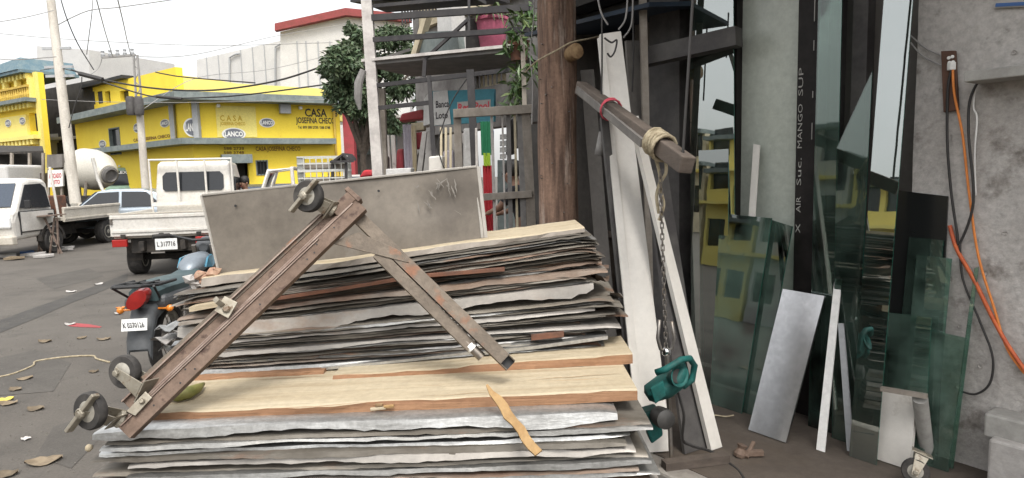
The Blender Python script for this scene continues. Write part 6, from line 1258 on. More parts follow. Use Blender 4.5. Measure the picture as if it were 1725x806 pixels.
# ------------------------------------------------------------------ the sheet metal stack
def sheet(name, label, cat, xl, xr, yl, yr, Yf, depth, lip, mat, seed, amp=.004, group=None, bulge=0.0, kink=0.0, skewl=0.0, skewr=0.0, N=56, th=.0022):
    """thin sheet whose front edge runs through the photo points (xl,yl)-(xr,yr) at depth Yf, with a turned down lip"""
    r = random.Random(seed); ph = [r.uniform(0, 6.28) for _ in range(6)]; m_ = MB(); vs = []; fs = []
    a = P(xl, yl, Yf); b = P(xr, yr, Yf); dents = [(r.random(), r.uniform(-.008, .006) * min(1, lip / .016), r.uniform(.012, .05)) for _ in range(r.randint(0, 3))]
    for i in range(N + 1):
        s = i / N; p = a + (b - a) * s
        wv = amp * (sin(s * 6.5 + ph[0]) + .6 * sin(s * 15 + ph[1]) + .3 * sin(s * 37 + ph[2])) + bulge * sin(pi * s)
        fy = .006 * sin(s * 9 + ph[3]) + .003 * sin(s * 31 + ph[4]); lp = lip * (1 + .28 * sin(s * 5 + ph[5]) + .14 * sin(s * 21 + ph[1]) + r.uniform(-.05, .05))
        endl = max(0, 1 - s / .05); endr = max(0, 1 - (1 - s) / .05)
        for (s0, a0, w0) in dents: wv += a0 * math.exp(-((s - s0) / w0) ** 2)
        wv += r.uniform(-.0011, .0011); fy += r.uniform(-.002, .002); lp *= r.uniform(.9, 1.07)
        z = p.z + wv - kink * (endl ** 2) * .6 - kink * (endr ** 2); y = p.y + fy; lp *= 1 - .5 * max(endl, endr)
        x = p.x; xb = x + (skewl * (1 - s) + skewr * s)
        out = .004 + .35 * lp * (.5 + .5 * sin(s * 4 + ph[2])) * .5
        vs += [V((xb, y + depth, z)), V((x, y + .012, z + .0008)), V((x, y, z - .003)), V((x, y - out, z - lp)), V((x, y - out + th, z - lp)), V((x, y + th * 1.6, z - .003 - th)), V((x, y + .014, z - th)), V((xb, y + depth, z - th))]
    k = 8
    for i in range(N):
        for j in range(k): fs.append((i * k + j, i * k + (j + 1) % k, (i + 1) * k + (j + 1) % k, (i + 1) * k + j))
    fs += [tuple(range(k)), tuple(range((N + 1) * k - 1, N * k - 1, -1))]
    m_.add(vs, fs); return obj(name, m_, mat, label=label, cat=cat, group=group, smooth=True)
YL, YU = 2.30, 2.86
rs = random.Random(11)
# lower bundle: list from the top downwards (weight, material, lip share, left px, right px)
low = [(1.6, 'galv_bright', .95, 158, 1040), (.7, 'galv_dark', .8, 178, 1096), (.8, 'galv', .8, 170, 1100), (1.0, 'galv_bright', .8, 168, 1062), (1.0, 'galv_dark', .75, 150, 1056), (.9, 'galv_pale', .85, 215, 1072), (.8, 'galv_dark', .7, 158, 1092), (1.0, 'galv', .9, 212, 1098), (.8, 'galv_rust', .8, 150, 1076), (.9, 'galv', .85, 160, 1112), (.9, 'galv_dark', .8, 190, 1098), (1.1, 'galv_pale', .85, 165, 1116)]
tot = sum(w for w, *_ in low); acc = 0.0; LOWL, LOWR = (728, 858), (690, 832)
names_l = ['broad bright galvanised sheet on top of the lower bundle', 'dark thin sheet second from the top of the lower bundle, sticking out right', 'grey sheet third from the top of the lower bundle with a long right end', 'shiny silver lipped sheet fourth from the top of the lower bundle', 'dark sheet under the shiny one in the lower bundle', 'pale sheet in the lower bundle starting well in from the left', 'dark sheet below the short pale one in the lower bundle', 'grey lipped sheet with a set back left end low in the bundle', 'rust stained sheet low in the lower bundle', 'grey sheet near the bottom of the picture', 'dark sheet near the bottom edge of the picture', 'pale sheet at the bottom edge of the picture']  # dark sheets are dark in their own colour
for i, (w, mt_, ls, xl, xr) in enumerate(low):
    f = acc / tot; acc += w; yl = LOWL[0] + (LOWL[1] - LOWL[0]) * f + (xl - 160) * -.05; yr = LOWR[0] + (LOWR[1] - LOWR[0]) * f - (xr - 1090) * .06
    lip = w * ls * 130 / tot / 1075 * YL * 1.10
    sheet('metal_sheet', names_l[i], 'metal sheet', xl, xr, yl, yr, YL + rs.uniform(-.012, .02), .74, lip, mt_, 100 + i, amp=.0013, group='sheets of the lower bundle', kink=.012 * rs.random(), bulge=rs.uniform(-.006, .006))
zlow = P(600, 860, YL).z; ordw = ['first', 'second', 'third', 'fourth', 'fifth', 'sixth', 'seventh', 'eighth', 'ninth']
for i in range(9):                                      # the rest of the bundle below the picture, down to its bearers
    z = zlow - .006 - i * .033
    a = P(170, 860, YL); b = P(1100, 860, YL); m_ = MB(); w_ = rs.uniform(-.03, .03)
    m_.b(a.x + w_, b.x + rs.uniform(-.04, .02), YL + rs.uniform(-.01, .02), YL + .74, z - .028, z); obj('metal_sheet_bundle', m_, ['galv', 'galv_dark', 'galv_pale'][i % 3], label=ordw[i] + ' hidden sheet layer below the lower bundle', cat='metal sheet', group='buried sheets')
zb_ = zlow - .006 - 8 * .033 - .03
for x in (-1.2, -.5, .2): m_ = MB(); m_.b(x - .06, x + .06, YL + .03, YL + .85, ROAD + .002, zb_); obj('bearer', m_, 'beam_wood', label={-1.2: 'left', -.5: 'middle', .2: 'right'}[x] + ' timber bearer under the sheet stack', cat='bearer', group='bearers under the stack', bevel=.005)
m_ = MB(); m_.b(-1.62, .33, 2.93, 3.62, ROAD + .002, .70); obj('rear_pallet', m_, 'beam_wood', label='heavy timber pallet carrying the rear half of the stack', cat='pallet', bevel=.01)
# fresh planks on the lower bundle
def plank(name, label, fbl, fbr, ftl, ftr, Y, depth, seed, mats=('plank_new', 'plank_edge'), N=30, rag=.004):
    r = random.Random(seed); t = thing(name, label, 'plank', P((fbl[0] + fbr[0]) / 2, (fbl[1] + fbr[1]) / 2, Y)); m_ = MB(); vs = []; fs = []; 
    a, b, c, d = P(*fbl, Y), P(*fbr, Y), P(*ftl, Y), P(*ftr, Y); ph = r.uniform(0, 6)
    for i in range(N + 1):
        s = i / N; lo_ = a + (b - a) * s; hi_ = c + (d - c) * s
        j1 = rag * (sin(s * 11 + ph) + .6 * sin(s * 29) + r.uniform(-.8, .8)); j2 = rag * r.uniform(-.4, .4)
        vs += [lo_ + V((0, j2 * .5, j2)), hi_ + V((0, .004 + j1, -.004 + j1 * .5)), hi_ + V((0, .012 + abs(j1), j1 * .3)), hi_ + V((0, depth + j2, j2)), lo_ + V((0, depth + j2, 0))]
    for i in range(N):
        for j in range(5): m_.cur = 1 if j in (0, 4, 3) else 0; fs = [(i * 5 + j, i * 5 + (j + 1) % 5, (i + 1) * 5 + (j + 1) % 5, (i + 1) * 5 + j)]; m_.f += fs; m_.mi.append(m_.cur)
    m_.v = vs; m_.cur = 1; m_.f += [tuple(range(4, -1, -1)), tuple(range(N * 5, N * 5 + 5))]; m_.mi += [1, 0]
    obj('board', m_, list(mats), t); return t, a, b, c, d
pk1, a1_, b1_, c1_, d1_ = plank('wooden_plank', 'wide fresh cut plank with orange brown front edge across the lower bundle', (222, 724), (1074, 675), (222, 699), (1074, 656), 2.385, .50, 3)
def on_top(x, y, zoff=0.0):                              # point on the wide plank's top face
    e = (d1_ - c1_); n = e.cross(V((0, 1, 0))).normalized(); return hitp(x, y, c1_ + V((0, 0, zoff)), n)
# long drying cracks and splits in the plank
for i, (x0, y0, x1, y1, w) in enumerate(((630, 632, 800, 621, .004), (880, 641, 1050, 629, .002), (430, 692, 640, 676, .003), (700, 668, 850, 660, .0015), (420, 640, 560, 634, .003))):
    q = [on_top(x0 + (x1 - x0) * k / 6, y0 + (y1 - y0) * k / 6 + rs.uniform(-1, 1), .0035) for k in range(7)]; m_ = MB()
    vs = [v + V((0, -w * sin(pi * (k + .2) / 6.4), 0)) for k, v in enumerate(q)] + [v + V((0, w * sin(pi * (k + .2) / 6.4), 0)) for k, v in enumerate(q)]
    m_.add(vs, [(k, k + 1, k + 8, k + 7) for k in range(6)]); obj('split', m_, 'plank_edge' if i % 2 == 0 else 'ink_brown', pk1)
plank('wooden_plank', 'thin upper plank with a broken orange edge behind the wide one', (560, 640), (1066, 613), (560, 634), (1066, 596), 2.70, .30, 8, N=24)
plank('wooden_plank', 'thin brown splintered lath along the back of the wide plank', (300, 648), (545, 632), (300, 640), (545, 625), 2.78, .06, 9, mats=('plank_edge', 'plank_edge'), N=14)
# upper bundle, from the bottom upwards
upn = [(1.5, 'galv_bright', .9, 300, 1000), (.9, 'galv', .7, 340, 1024), (.8, 'galv_dark', .7, 330, 1010), (.8, 'galv', .7, 318, 1004), (.7, 'galv_dark', .6, 300, 1028), (.8, 'galv_pale', .8, 330, 1046), (.7, 'galv_dark', .6, 300, 990), (.6, 'galv', .7, 320, 1022), (.7, 'galv_dark', .6, 296, 1050), (.9, 'galv_pale', .8, 330, 1002), (.6, 'galv_dark', .6, 322, 1040), (1.0, 'galv', .85, 302, 1030), (2.6, 'galv_pale', .96, 300, 1000), (.9, 'galv', .8, 338, 996), (.7, 'galv_dark', .7, 310, 984), (1.1, 'galv_rust', .8, 300, 1024), (.8, 'galv', .8, 320, 992), (.8, 'galv_rust', .8, 324, 1014), (.6, 'galv_dark', .7, 306, 1008), (.7, 'galv_dark', .8, 322, 1016), (.6, 'galv_dark', .8, 300, 1000), (.8, 'galv_rust', .8, 310, 1004), (.6, 'galv_dark', .8, 330, 1012), (.7, 'galv_dark', .8, 300, 1006), (.7, 'galv_dark', .8, 304, 998)]
ru = random.Random(77); up2 = []; keep = {}
for i, e in enumerate(upn):
    if 'dark' in e[1] or (e[1] == 'galv' and i not in (0, 12)): up2 += [(e[0] * .55, e[1], .9, e[3] + ru.randint(-16, 14), e[4] + ru.randint(-14, 10)), (e[0] * .35, ru.choice(['galv_dark', 'galv', 'galv_rust', 'galv_dark']), .9, e[3] + ru.randint(-6, 26), e[4] + ru.randint(-26, 12))] + ([(e[0] * .3, ru.choice(['galv', 'galv_rust', 'galv_dark']), .95, e[3] + ru.randint(-10, 20), e[4] + ru.randint(-30, 8))] if i % 2 else [])
    else: keep[i] = len(up2); up2.append(e)
upn = up2; tot = sum(w for w, *_ in upn); acc = 0.0
BL_, BR_, TL_, TR_ = 634, 598, 494, 392
lbl = {0: 'bright silver sheet at the very bottom of the upper bundle', 12: 'tall pale grey sheet with rounded rusty right corner in mid bundle', 15: 'red rusty sheet above the tall pale one in the upper bundle', 17: 'rusty curled sheet with torn right end near the top of the bundle', 24: 'topmost dark sheet of the upper bundle under the pale board', 5: 'pale sheet sticking out to the right low in the upper bundle', 9: 'thin pale sheet below the tall pale one in the upper bundle'}
ordn = ['first', 'second', 'third', 'fourth', 'fifth', 'sixth', 'seventh', 'eighth', 'ninth', 'tenth', 'eleventh', 'twelfth', 'thirteenth', 'fourteenth', 'fifteenth', 'sixteenth', 'seventeenth', 'eighteenth', 'nineteenth', 'twentieth', 'twenty first', 'twenty second', 'twenty third', 'twenty fourth', 'twenty fifth', 'twenty sixth', 'twenty seventh', 'twenty eighth', 'twenty ninth', 'thirtieth', 'thirty first', 'thirty second', 'thirty third', 'thirty fourth', 'thirty fifth', 'thirty sixth', 'thirty seventh', 'thirty eighth', 'thirty ninth', 'fortieth', 'forty first', 'forty second', 'forty third', 'forty fourth', 'forty fifth', 'forty sixth', 'forty seventh', 'forty eighth', 'forty ninth', 'fiftieth', 'fifty first', 'fifty second', 'fifty third', 'fifty fourth', 'fifty fifth', 'fifty sixth']
lbl = {keep[k]: v for k, v in lbl.items() if k in keep}
for i, (w, mt_, ls, xl, xr) in enumerate(upn):
    acc += w; f = acc / tot; gl = w / tot; yl = BL_ + (TL_ - BL_) * f; yr = BR_ + (TR_ - BR_) * f
    yl += -(xl - 310) * .02; hgt = gl * 172 / 1075 * YU
    tone = 'dark thin' if 'dark' in mt_ else ('rusty' if 'rust' in mt_ else 'grey')
    sheet('metal_sheet', lbl.get(i, f'{tone} sheet, {ordn[i]} from the bottom of the upper bundle'), 'metal sheet', xl, xr, yl, yr, YU + rs.uniform(-.02, .018), .72, hgt * ls * 1.13, mt_, 300 + i, amp=.0011 + .0008 * rs.random(), group='sheets of the upper bundle', kink=.02 * rs.random(), bulge=rs.uniform(-.010, .004), skewl=rs.uniform(-.04, .04), skewr=rs.uniform(-.04, .04))
def strip(label, pts, Y, h, dep, mat, name='metal_strip'):
    m_ = MB(); q = [P(x, y, Y) for x, y in pts]
    for i in range(len(q) - 1): a, b = q[i], q[i + 1]; m_.hexa([a - V((0, 0, h)), b - V((0, 0, h)), b + V((0, dep, -h)), a + V((0, dep, -h)), a, b, b + V((0, dep, 0)), a + V((0, dep, 0))])
    return obj(name, m_, mat, label=label, cat='strip')
strip('bright white metal strip along the foot of the upper bundle', [(541, 620), (700, 604), (800, 592)], 2.82, .012, .10, 'galv_bright')
strip('bright silver strip end right of the trolley foot', [(800, 594), (900, 583), (1024, 566)], 2.815, .016, .12, 'galv_bright')
strip('red brown painted strip among the lower right sheets', [(895, 566), (950, 560)], 2.81, .022, .1, 'clay')
strip('orange brown strip running through the middle of the bundle', [(440, 505), (560, 487), (700, 464), (850, 452)], 2.815, .014, .1, 'clay')
# short boards poking out of the left end
for i, (x0, y0, x1, y1, h) in enumerate(((318, 518, 374, 508, .022), (312, 572, 344, 565, .02), (300, 545, 350, 538, .012))):
    strip(['upper', 'middle', 'lower'][[0, 2, 1][i]] + ' short pale board poking out of the left end of the bundle', [(x0, y0), (x1, y1)], 2.79 + .005 * i, h, .3, 'plank_new' if i < 2 else 'weathered', 'board_end')
# torn ends on the right
for i, (x, y, wpx, hpx, mt_) in enumerate(((1000, 468, 48, 24, 'galv_rust'), (1030, 497, 40, 16, 'galv_pale'), (1020, 520, 44, 20, 'galv_rust'), (1005, 448, 40, 14, 'galv_rust'), (1060, 725, 38, 20, 'galv_rust'), (1058, 760, 46, 22, 'galv_pale'), (1072, 785, 30, 18, 'galv_rust'))):
    Y = (YU if y < 640 else YL) + .1; m_ = MB(); n = 7; vs = []; r = random.Random(40 + i)
    for k in range(n):
        for j in range(4): p = P(x - 26 + wpx * k / (n - 1), y + hpx * .25 * sin(k * 1.3 + j) * .6 + r.uniform(-2, 2), Y + .09 * j); vs.append(p + V((r.uniform(-.012, .02), 0, r.uniform(-.006, .006))))
    m_.add(vs, [(k * 4 + j, k * 4 + j + 1, k * 4 + j + 5, k * 4 + j + 4) for k in range(n - 1) for j in range(3)]); m_.add([v - V((0, -.002, .003)) for v in vs], [(k * 4 + j + 4, k * 4 + j + 5, k * 4 + j + 1, k * 4 + j) for k in range(n - 1) for j in range(3)])
    obj('torn_sheet_end', m_, mt_, label=['rusty torn end beside the tall pale sheet', 'thin pointed sheet end furthest right in the upper bundle', 'rusty torn end below the pointed one', 'rusty crumpled end near the top right of the bundle', 'rusty torn end at the right of the lower bundle', 'pale torn end at the right of the lower bundle', 'rusty scrap at the lower right of the stack'][i], cat='metal scrap', smooth='all')
for i, (x, y) in enumerate(((270, 575), (285, 590), (300, 560), (278, 555))):
    m_ = MB(); r = random.Random(70 + i); c = P(x, y, YU + .06); vs = []
    for k in range(5):
        for j in range(4): vs.append(c + V(((k - 2) * .026, j * .05, .012 * sin(k * 1.7 + j * 2) + r.uniform(-.008, .008))))
    m_.add(vs, [(k * 4 + j, k * 4 + j + 1, k * 4 + j + 5, k * 4 + j + 4) for k in range(4) for j in range(3)]); m_.add([v - V((0, 0, .004)) for v in vs], [(k * 4 + j + 4, k * 4 + j + 5, k * 4 + j + 1, k * 4 + j) for k in range(4) for j in range(3)])
    obj('crumpled_foil', m_, 'galv_bright' if i % 2 else 'paper', label=['crumpled pale foil furthest left out of the bundle', 'lowest crumpled foil at the left of the bundle', 'innermost crumpled pale foil at the left of the bundle', 'upper crumpled foil at the left of the bundle'][i], cat='foil', smooth='all')
# pale board on top and the big grey panel
plank('top_board', 'pale speckled board lying on top of the upper bundle', (338, 484), (985, 391), (338, 470), (985, 383), 2.88, .45, 21, mats=('plank_new', 'weathered'), N=34, rag=.005)
Bp = [P(373, 469, 2.99), P(816, 402, 2.99), P(803, 281, 3.07), P(341, 329, 3.07)]
pn = thing('standing_metal_sheet', 'large dull grey metal panel standing on the stack behind the trolley', 'panel', Bp[0])
m_ = MB(); nx, ny = 24, 8; vs = []; fs = []; back = V((0, .022, 0))
for j in range(ny + 1):
    for i in range(nx + 1):
        s, t_ = i / nx, j / ny; p = (Bp[0] * (1 - s) + Bp[1] * s) * (1 - t_) + (Bp[3] * (1 - s) + Bp[2] * s) * t_
        p = p + V((0, .006 * sin(s * 7) * sin(t_ * 4 + 1) + .014 * math.exp(-((s - .85) ** 2 + (t_ - .55) ** 2 * .5) / .006), 0)); vs.append(p)
for j in range(ny):
    for i in range(nx): k = j * (nx + 1) + i; fs.append((k, k + 1, k + nx + 2, k + nx + 1))
m_.add(vs, fs); obj('sheet', m_, 'panel_grey', pn, smooth='all')
m_ = MB(); q = [p + V((0, .014, 0)) for p in Bp]; m_.slab(q, back); obj('backing', m_, 'panel_grey', pn)
def hem(a, b, w=.012): m_ = MB(); m_.bar(a + V((0, .008, 0)), b + V((0, .008, 0)), .034, w); obj('folded_edge', m_, 'panel_edge', pn, bevel=.003)
hem(Bp[3], Bp[2]); hem(Bp[0], Bp[3], .006); hem(Bp[1], Bp[2], .006)
def onpan(x, y, o=-.004): n = (Bp[1] - Bp[0]).cross(Bp[3] - Bp[0]).normalized(); n = n if n.y < 0 else -n; return hitp(x, y, Bp[0] + n * .012, n)
rk = random.Random(9)
for i in range(22):
    m_ = MB(); x = rk.uniform(690, 770); y = rk.uniform(300, 355); L = rk.uniform(5, 24); an = rk.uniform(.6, 1.5) if i < 19 else rk.uniform(2.2, 2.6); w = rk.uniform(.5, 2.0)
    q = []
    for k in range(6): q.append((x + cos(an) * L * k / 5 + rk.uniform(-1, 1), y + sin(an) * L * k / 5))
    vs = [onpan(a - w * sin(pi * (k + .3) / 5.6), b) for k, (a, b) in enumerate(q)] + [onpan(a + w * sin(pi * (k + .3) / 5.6), b) for k, (a, b) in enumerate(q)]
    m_.add(vs, [(k, k + 1, k + 7, k + 6) for k in range(5)]); obj('paint_scuff', m_, 'scratch', pn)
for x, y in ((638, 322), (397, 347)): m_ = MB(); m_.lathe([(.006, 0), (.006, .004)], onpan(x, y), (0, -1, 0), n=10); obj('rivet_hole', m_, 'dark', pn)
for x in (430, 760): m_ = MB(); m_.bar(P(x, 460 - (x - 373) * .15, 3.55), P(x, 350, 3.10), .04, .03); obj('panel_prop', m_, 'beam_wood', label=('left' if x < 600 else 'right') + ' wooden prop behind the grey metal panel', cat='prop')
# rubble and rag on the left end of the stack
for i, (x, y, s, mt_) in enumerate(((320, 472, .036, 'paper'), (338, 464, .03, 'brick_bit'), (352, 468, .032, 'brick_bit'), (345, 477, .028, 'brick_bit'), (361, 459, .03, 'brick_bit'), (331, 480, .028, 'paper'))):
    r = random.Random(i); c = P(x, y, 2.95); m_ = MB(); n = 6
    m_.lathe([(s * .4, -s * .6), (s * .9, -s * .3), (s, s * .1), (s * .55, s * .55), (s * .1, s * .62)], c, (r.uniform(-.4, .4), r.uniform(-.4, .4), 1), n=n)
    m_.v = [v + V((r.uniform(-.009, .009), r.uniform(-.009, .009), r.uniform(-.007, .007))) for v in m_.v]
    obj('rubble_piece', m_, mt_, label=['white rag lump at the left end of the pale board', 'pink brick piece beside the white rag', 'pink brick piece in the middle of the rubble', 'lowest pink brick piece on the bundle', 'pink brick piece touching the grey panel', 'pale crumpled lump below the white rag'][i], cat='rubble')
# ------------------------------------------------------------------ rusty trolley frame with casters
A0, A1 = P(212, 728, 2.25), P(602, 352, 2.66); B0, B1 = P(610, 371, 2.66), P(850, 606, 2.50)
tr = thing('trolley_frame', 'rusty V shaped steel trolley frame with three casters lying on the stack', 'trolley', A0)
dA = (A1 - A0).normalized(); dB = (B1 - B0).normalized(); nF = dA.cross(dB).normalized(); nF = nF if nF.y < 0 else -nF        # towards the camera
pA = nF.cross(dA); pA = pA if pA.x < 0 else -pA; pB = nF.cross(dB); pB = pB if pB.x > 0 else -pB
def hollow(name, a, b, w, h, up, mat, t=.004):
    d = (b - a).normalized(); u = V(up).normalized(); r = d.cross(u).normalized(); m_ = MB()
    for s in (-1, 1):
        m_.bar(a + u * s * (h / 2 - t / 2), b + u * s * (h / 2 - t / 2), w, t, up=u); m_.bar(a + r * s * (w / 2 - t / 2), b + r * s * (w / 2 - t / 2), t, h - 2 * t - .0004, up=u)
    return obj(name, m_, mat, tr)
def channel(name, a, b, w, h, lipw, mat):
    """web facing the camera with two raised flanges"""
    d = (b - a).normalized(); r = d.cross(nF).normalized(); m_ = MB(); m_.bar(a, b, w, .006, up=nF); o = obj(name, m_, mat, tr, bevel=.0015)
    for s in (-1, 1): m_ = MB(); m_.bar(a + r * s * (w / 2 - .003) + nF * (h / 2 + .0035), b + r * s * (w / 2 - .003) + nF * (h / 2 + .0035), .006, h, up=nF); obj('flange', m_, lipw, o, bevel=.001)
    return o
hollow('side_rail', A0, A1 + dA * .02, .066, .04, nF, 'rust')
channel('channel', A0 + pA * .068 + dA * .06 - nF * .012, A1 + pA * .062 - dA * .06 - nF * .012, .056, .016, 'rust_edge', 'rust')
m_ = MB(); m_.bar(A0 + pA * .030 + nF * .0205 + dA * .05, A1 + pA * .024 + nF * .0205, .006, .008, up=nF); obj('weld_bead', m_, 'rust_edge', tr)
m_ = MB(); m_.bar(A0 + pA * .022 + nF * .024 + dA * .01, A1 + pA * .014 + nF * .024 - dA * .2, .004, .006, up=nF); obj('weld_bead', m_, 'rust_edge', tr)
m_ = MB(); m_.bar(A0 + pA * .10 - nF * .02 + dA * .16, A1 + pA * .085 - nF * .02 - dA * .12, .03, .03, up=nF); obj('rear_rail', m_, 'rust_grey', tr, bevel=.002)
hollow('leg_tube', B0 - dB * .05 - nF * .03, B1, .052, .044, nF, 'rust_grey')
b2a, b2b = P(636, 428, 2.63), P(794, 585, 2.53); hollow('leg_tube', b2a, b2b, .046, .036, nF, 'rust_grey')
m_ = MB(); m_.tube([b2b - dB * .03, b2b + dB * .06], .019, 12); obj('pipe_end', m_, 'steel_worn', tr, smooth=True); m_ = MB(); m_.tube([b2b - dB * .012, b2b + dB * .012], .0225, 14); obj('white_tape', m_, 'white_paint', tr, smooth=True)
rB = dB.cross(nF).normalized(); m_ = MB(); m_.bar(B1 - nF * .018, B1 + dB * .036 - nF * .018, .050, .005, up=nF); obj('shaded_end', m_, 'dark', tr)  # back wall coloured dark for the shade inside the tube
for s_ in (-1, 1): m_ = MB(); m_.bar(B1 + rB * s_ * .024 - nF * .002, B1 + dB * .034 + rB * s_ * .024 - nF * .002, .004, .028, up=nF); obj('end_wall', m_, 'rust_grey', tr)
def onF(x, y, o=0.0): return hitp(x, y, A0 + nF * o, nF)
m_ = MB(); m_.slab([onF(556, 410, -.016), onF(690, 444, -.016), onF(672, 422, -.016), onF(604, 392, -.016)], nF * .006); obj('gusset_plate', m_, 'rust_grey', tr, bevel=.0015)
for i in range(7):
    c = b2a + (b2b - b2a) * (.42 + i * .075) + pB * .03; m_ = MB(); m_.bar(c - pB * .010, c + pB * .004, .010, .03, up=nF); obj('slot', m_, 'dark_board', tr)
# joint block at the top, bracket half way, clamp pieces
m_ = MB(); c = A1 + pA * .05 - dA * .02; m_.bar(c - dA * .06, c + dA * .05, .05, .05, up=nF); obj('joint_block', m_, 'rust', tr, bevel=.004)
m_ = MB(); c = A1 + pA * .03 + dA * .03; m_.bar(c - pA * .02, c + pA * .06, .02, .055, up=nF); obj('joint_block', m_, 'rust', tr, bevel=.003)
m_ = MB(); c = onF(383, 522, .03); m_.slab([c - dA * .035 + pA * .03, c + dA * .03 + pA * .045, c + dA * .045 - pA * .01, c - dA * .02 - pA * .03], nF * .008); m_.bar(c + pA * .03, c + pA * .05 + nF * .03, .03, .02, up=dA); m_.lathe([(.012, 0), (.016, .006), (.01, .014)], c + nF * .008, nF, n=8); obj('bracket', m_, 'caster_metal', tr, bevel=.0015)
m_ = MB(); c = onF(240, 690, .03); m_.slab([c - dA * .04 + pA * .035, c + dA * .05 + pA * .04, c + dA * .05 + pA * .005, c - dA * .03 - pA * .0], nF * .006); m_.lathe([(.008, 0), (.011, .005), (.007, .012)], c + nF * .006 + dA * .02 + pA * .02, nF, n=8); obj('bracket', m_, 'caster_metal', tr, bevel=.0015)
rv = random.Random(4)
for i in range(10): c = A0 + (A1 - A0) * rv.uniform(.05, .97) + nF * .021 + pA * rv.uniform(-.02, .01); m_ = MB(); m_.lathe([(.0035, 0), (.0035, .001)], c, nF, n=8); obj('rivet', m_, 'dark', tr)
c1 = P(520, 331, 2.60); caster(tr, c1, (-.30, -1, .12), A1 + pA * .065 - dA * .07 - c1, r=.066, brake=P(541, 298, 2.6) - P(497, 352, 2.6))
c2 = P(211, 626, 2.36); caster(tr, c2, (-.22, -1, .15), A0 + pA * .06 + dA * .15 - c2, r=.063)
c3 = P(153, 692, 2.20); caster(tr, c3, (-.35, -1, .1), A0 + pA * .045 + dA * .02 - c3, r=.068, brake=P(184, 652, 2.2) - P(124, 732, 2.2))
# small things on the planks
m_ = MB(); e0, e1 = P(820, 648, 2.325), P(906, 764, 2.19); dd = (e1 - e0); n1 = V((0, -.6, .8)); sd_ = dd.cross(n1).normalized(); ws = [.004, .010, .016, .018, .019, .015, .017, .0175, .017, .016]; vs = []
for k, w in enumerate(ws): c = e0 + dd * k / 9 + sd_ * .004 * sin(k * 1.9); vs += [c - sd_ * w, c + sd_ * w, c + sd_ * w - n1 * .009, c - sd_ * w - n1 * .009]
m_.add(vs, [(k * 4 + j, k * 4 + (j + 1) % 4, k * 4 + 4 + (j + 1) % 4, k * 4 + 4 + j) for k in range(9) for j in range(4)] + [(3, 2, 1, 0), (36, 37, 38, 39)]); obj('wood_splinter', m_, 'stick', label='long pointed wood splinter hanging over the plank edge', cat='stick')
q = [on_top(x, y, .014 + .012 * h) for x, y, h in ((284, 672, 0), (298, 668, .8), (316, 662, 1.3), (332, 655, 1), (343, 647, .4))]
pe = thing('banana_peel', 'green yellow banana peel lying on the left of the wide plank', 'peel', q[0]); m_ = MB(); m_.tube(q, [.006, .022, .026, .02, .007], 9); m_.v = [v if v.z > q[2].z - .02 else V((v.x, v.y, max(v.z, q[0].z - .012))) for v in m_.v]; obj('skin', m_, 'peel', pe, smooth='all')
m_ = MB(); m_.slab([q[0] + V((.01, -.004, .016)), q[1] + V((0, .0, .026)), q[2] + V((-.02, .03, .03)), q[1] + V((-.01, .045, .0))], (0, 0, .004)); obj('inner_flap', m_, 'peel_in', pe, smooth='all')
for i, (x0, y0, x1, y1) in enumerate(((624, 690, 650, 687), (646, 686, 664, 684), (632, 683, 645, 682))):
    m_ = MB(); a, b = P(x0, y0, 2.372), P(x1, y1, 2.372); m_.bar(a, b, .012, .012); obj('wood_chip', m_, ['plank_new', 'stick', 'cut_wood'][i], label=['pale', 'tan', 'dark'][i] + ' wood chip stuck on the orange front edge of the plank', cat='chip', bevel=.003)
# ------------------------------------------------------------------ on the road
wire_pts = [(-20, 640), (20, 632), (55, 618), (62, 610), (110, 603), (155, 601), (163, 606), (185, 612)]
qs = smoothpts([tuple(G(x, y, ROAD) + V((0, 0, .008))) for x, y in wire_pts], 6); m_ = MB(); m_.tube(qs, .009, 6); obj('road_string', m_, 'rope', label='pale frayed string lying across the road', cat='string', smooth='all')
def rleaf(x, y, s, mt_, rot, label):
    r = random.Random(int(x * 7 + y)); c = G(x, y, ROAD) + V((0, 0, .004)); m_ = MB(); d = V((cos(rot), sin(rot), 0)); e = V((-d.y, d.x, 0)); vs = []
    for k in range(7): t = k / 6; w = s * .34 * sin(pi * (t * .92 + .04)); z = .012 * s / .12 * (t - .5) ** 2 * 4; vs += [c + d * s * (t - .5) - e * w + V((0, 0, z + r.uniform(.002, .01))), c + d * s * (t - .5) + V((0, 0, z * .5)), c + d * s * (t - .5) + e * w + V((0, 0, z + r.uniform(.004, .02)))]
    m_.add(vs, [(k * 3 + j, k * 3 + j + 1, k * 3 + j + 4, k * 3 + j + 3) for k in range(6) for j in range(2)]); obj('dry_leaf', m_, mt_, label=label, cat='leaf', group='leaves on the road', smooth='all')
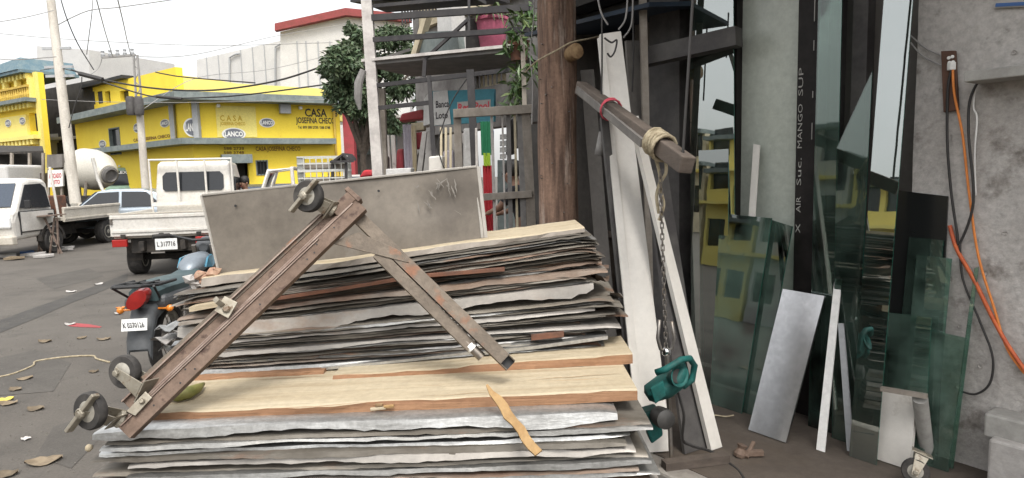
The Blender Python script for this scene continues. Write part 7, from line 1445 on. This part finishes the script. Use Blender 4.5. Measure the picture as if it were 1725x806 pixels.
for x, y, s, mt_, rot, lb in ((74, 780, .20, 'dry_leaf', .35, 'large curled dry leaf left of the lower bundle'), (60, 691, .13, 'dry_leaf', .0, 'dry leaf below the string at the left'), (8, 676, .12, 'yellow_leaf', .6, 'yellow leaf at the left edge of the road'), (14, 682, .13, 'dry_leaf', .2, 'brown leaf under the yellow one'), (26, 658, .12, 'dry_leaf', -.2, 'dry leaf just below the string near the left edge'), (42, 640, .12, 'dry_leaf', .5, 'dry leaf touching the string'), (76, 577, .14, 'dry_leaf', .1, 'pale leaf above the string'), (175, 573, .14, 'dry_leaf', .2, 'pale leaf left of the motorcycle wheel'), (138, 571, .1, 'dry_leaf', 1, 'small dark leaf between the two pale ones'), (8, 803, .14, 'dry_leaf', .3, 'dry leaf at the lower left corner'), (118, 548, .12, 'paper', .2, 'pale scrap left of the red mark'), (204, 520, .12, 'amber', .6, 'orange scrap under the tail of the motorcycle'), (120, 493, .16, 'paper', .1, 'pale scrap far out on the road'), (166, 480, .15, 'paper', .9, 'tiny pale scrap behind the flatbed'), (230, 572, .12, 'paper', .3, 'pale scrap beside the motorcycle tyre'), (158, 628, .08, 'dry_leaf', .3, 'small leaf above the caster wheels'), (200, 530, .1, 'paper', .3, 'scrap below the licence plate'), (44, 742, .06, 'paper', .3, 'tiny scrap left of the caster')):
    rleaf(x, y, s, mt_, rot, lb)
m_ = MB(); q = [G(x, y, ROAD) + V((0, 0, .004)) for x, y in ((112, 549), (125, 545), (150, 547), (172, 551), (168, 553), (140, 552), (122, 551))]; m_.add(q, [tuple(range(len(q)))]); obj('red_stain', m_, 'red_post', label='faint red paint mark on the road', cat='stain')
m_ = MB(); p = P(141, 757, 2.3); m_.lathe([(.004, -.01), (.014, 0), (.012, .012), (.004, .018)], p + V((.02, 0, 0)), n=8); obj('wood_pebble', m_, 'plank_new', label='small pale knob at the left corner of the lower bundle', cat='knob', smooth='all')

gv = MB(); rg = random.Random(12)                     # grit swept against the stack and along the road edge
for i in range(900):
    x, y = rg.uniform(-40, 330), rg.uniform(470, 800)
    p = G(x, y, ROAD); s = rg.uniform(.002, .008) * (1 + p.y * .08); gv.add([p + V((s * rg.uniform(.6, 1.2), 0, .001)), p + V((-s * .4, s * rg.uniform(.6, 1.1), .001)), p + V((-s * .5, -s * .8, .001)), p + V((0, 0, s * rg.uniform(.6, 1.1)))], [(0, 1, 3), (1, 2, 3), (2, 0, 3)])
obj('gravel', gv, 'grit', label='fine grit scattered on the grey road', cat='gravel', kind='stuff')
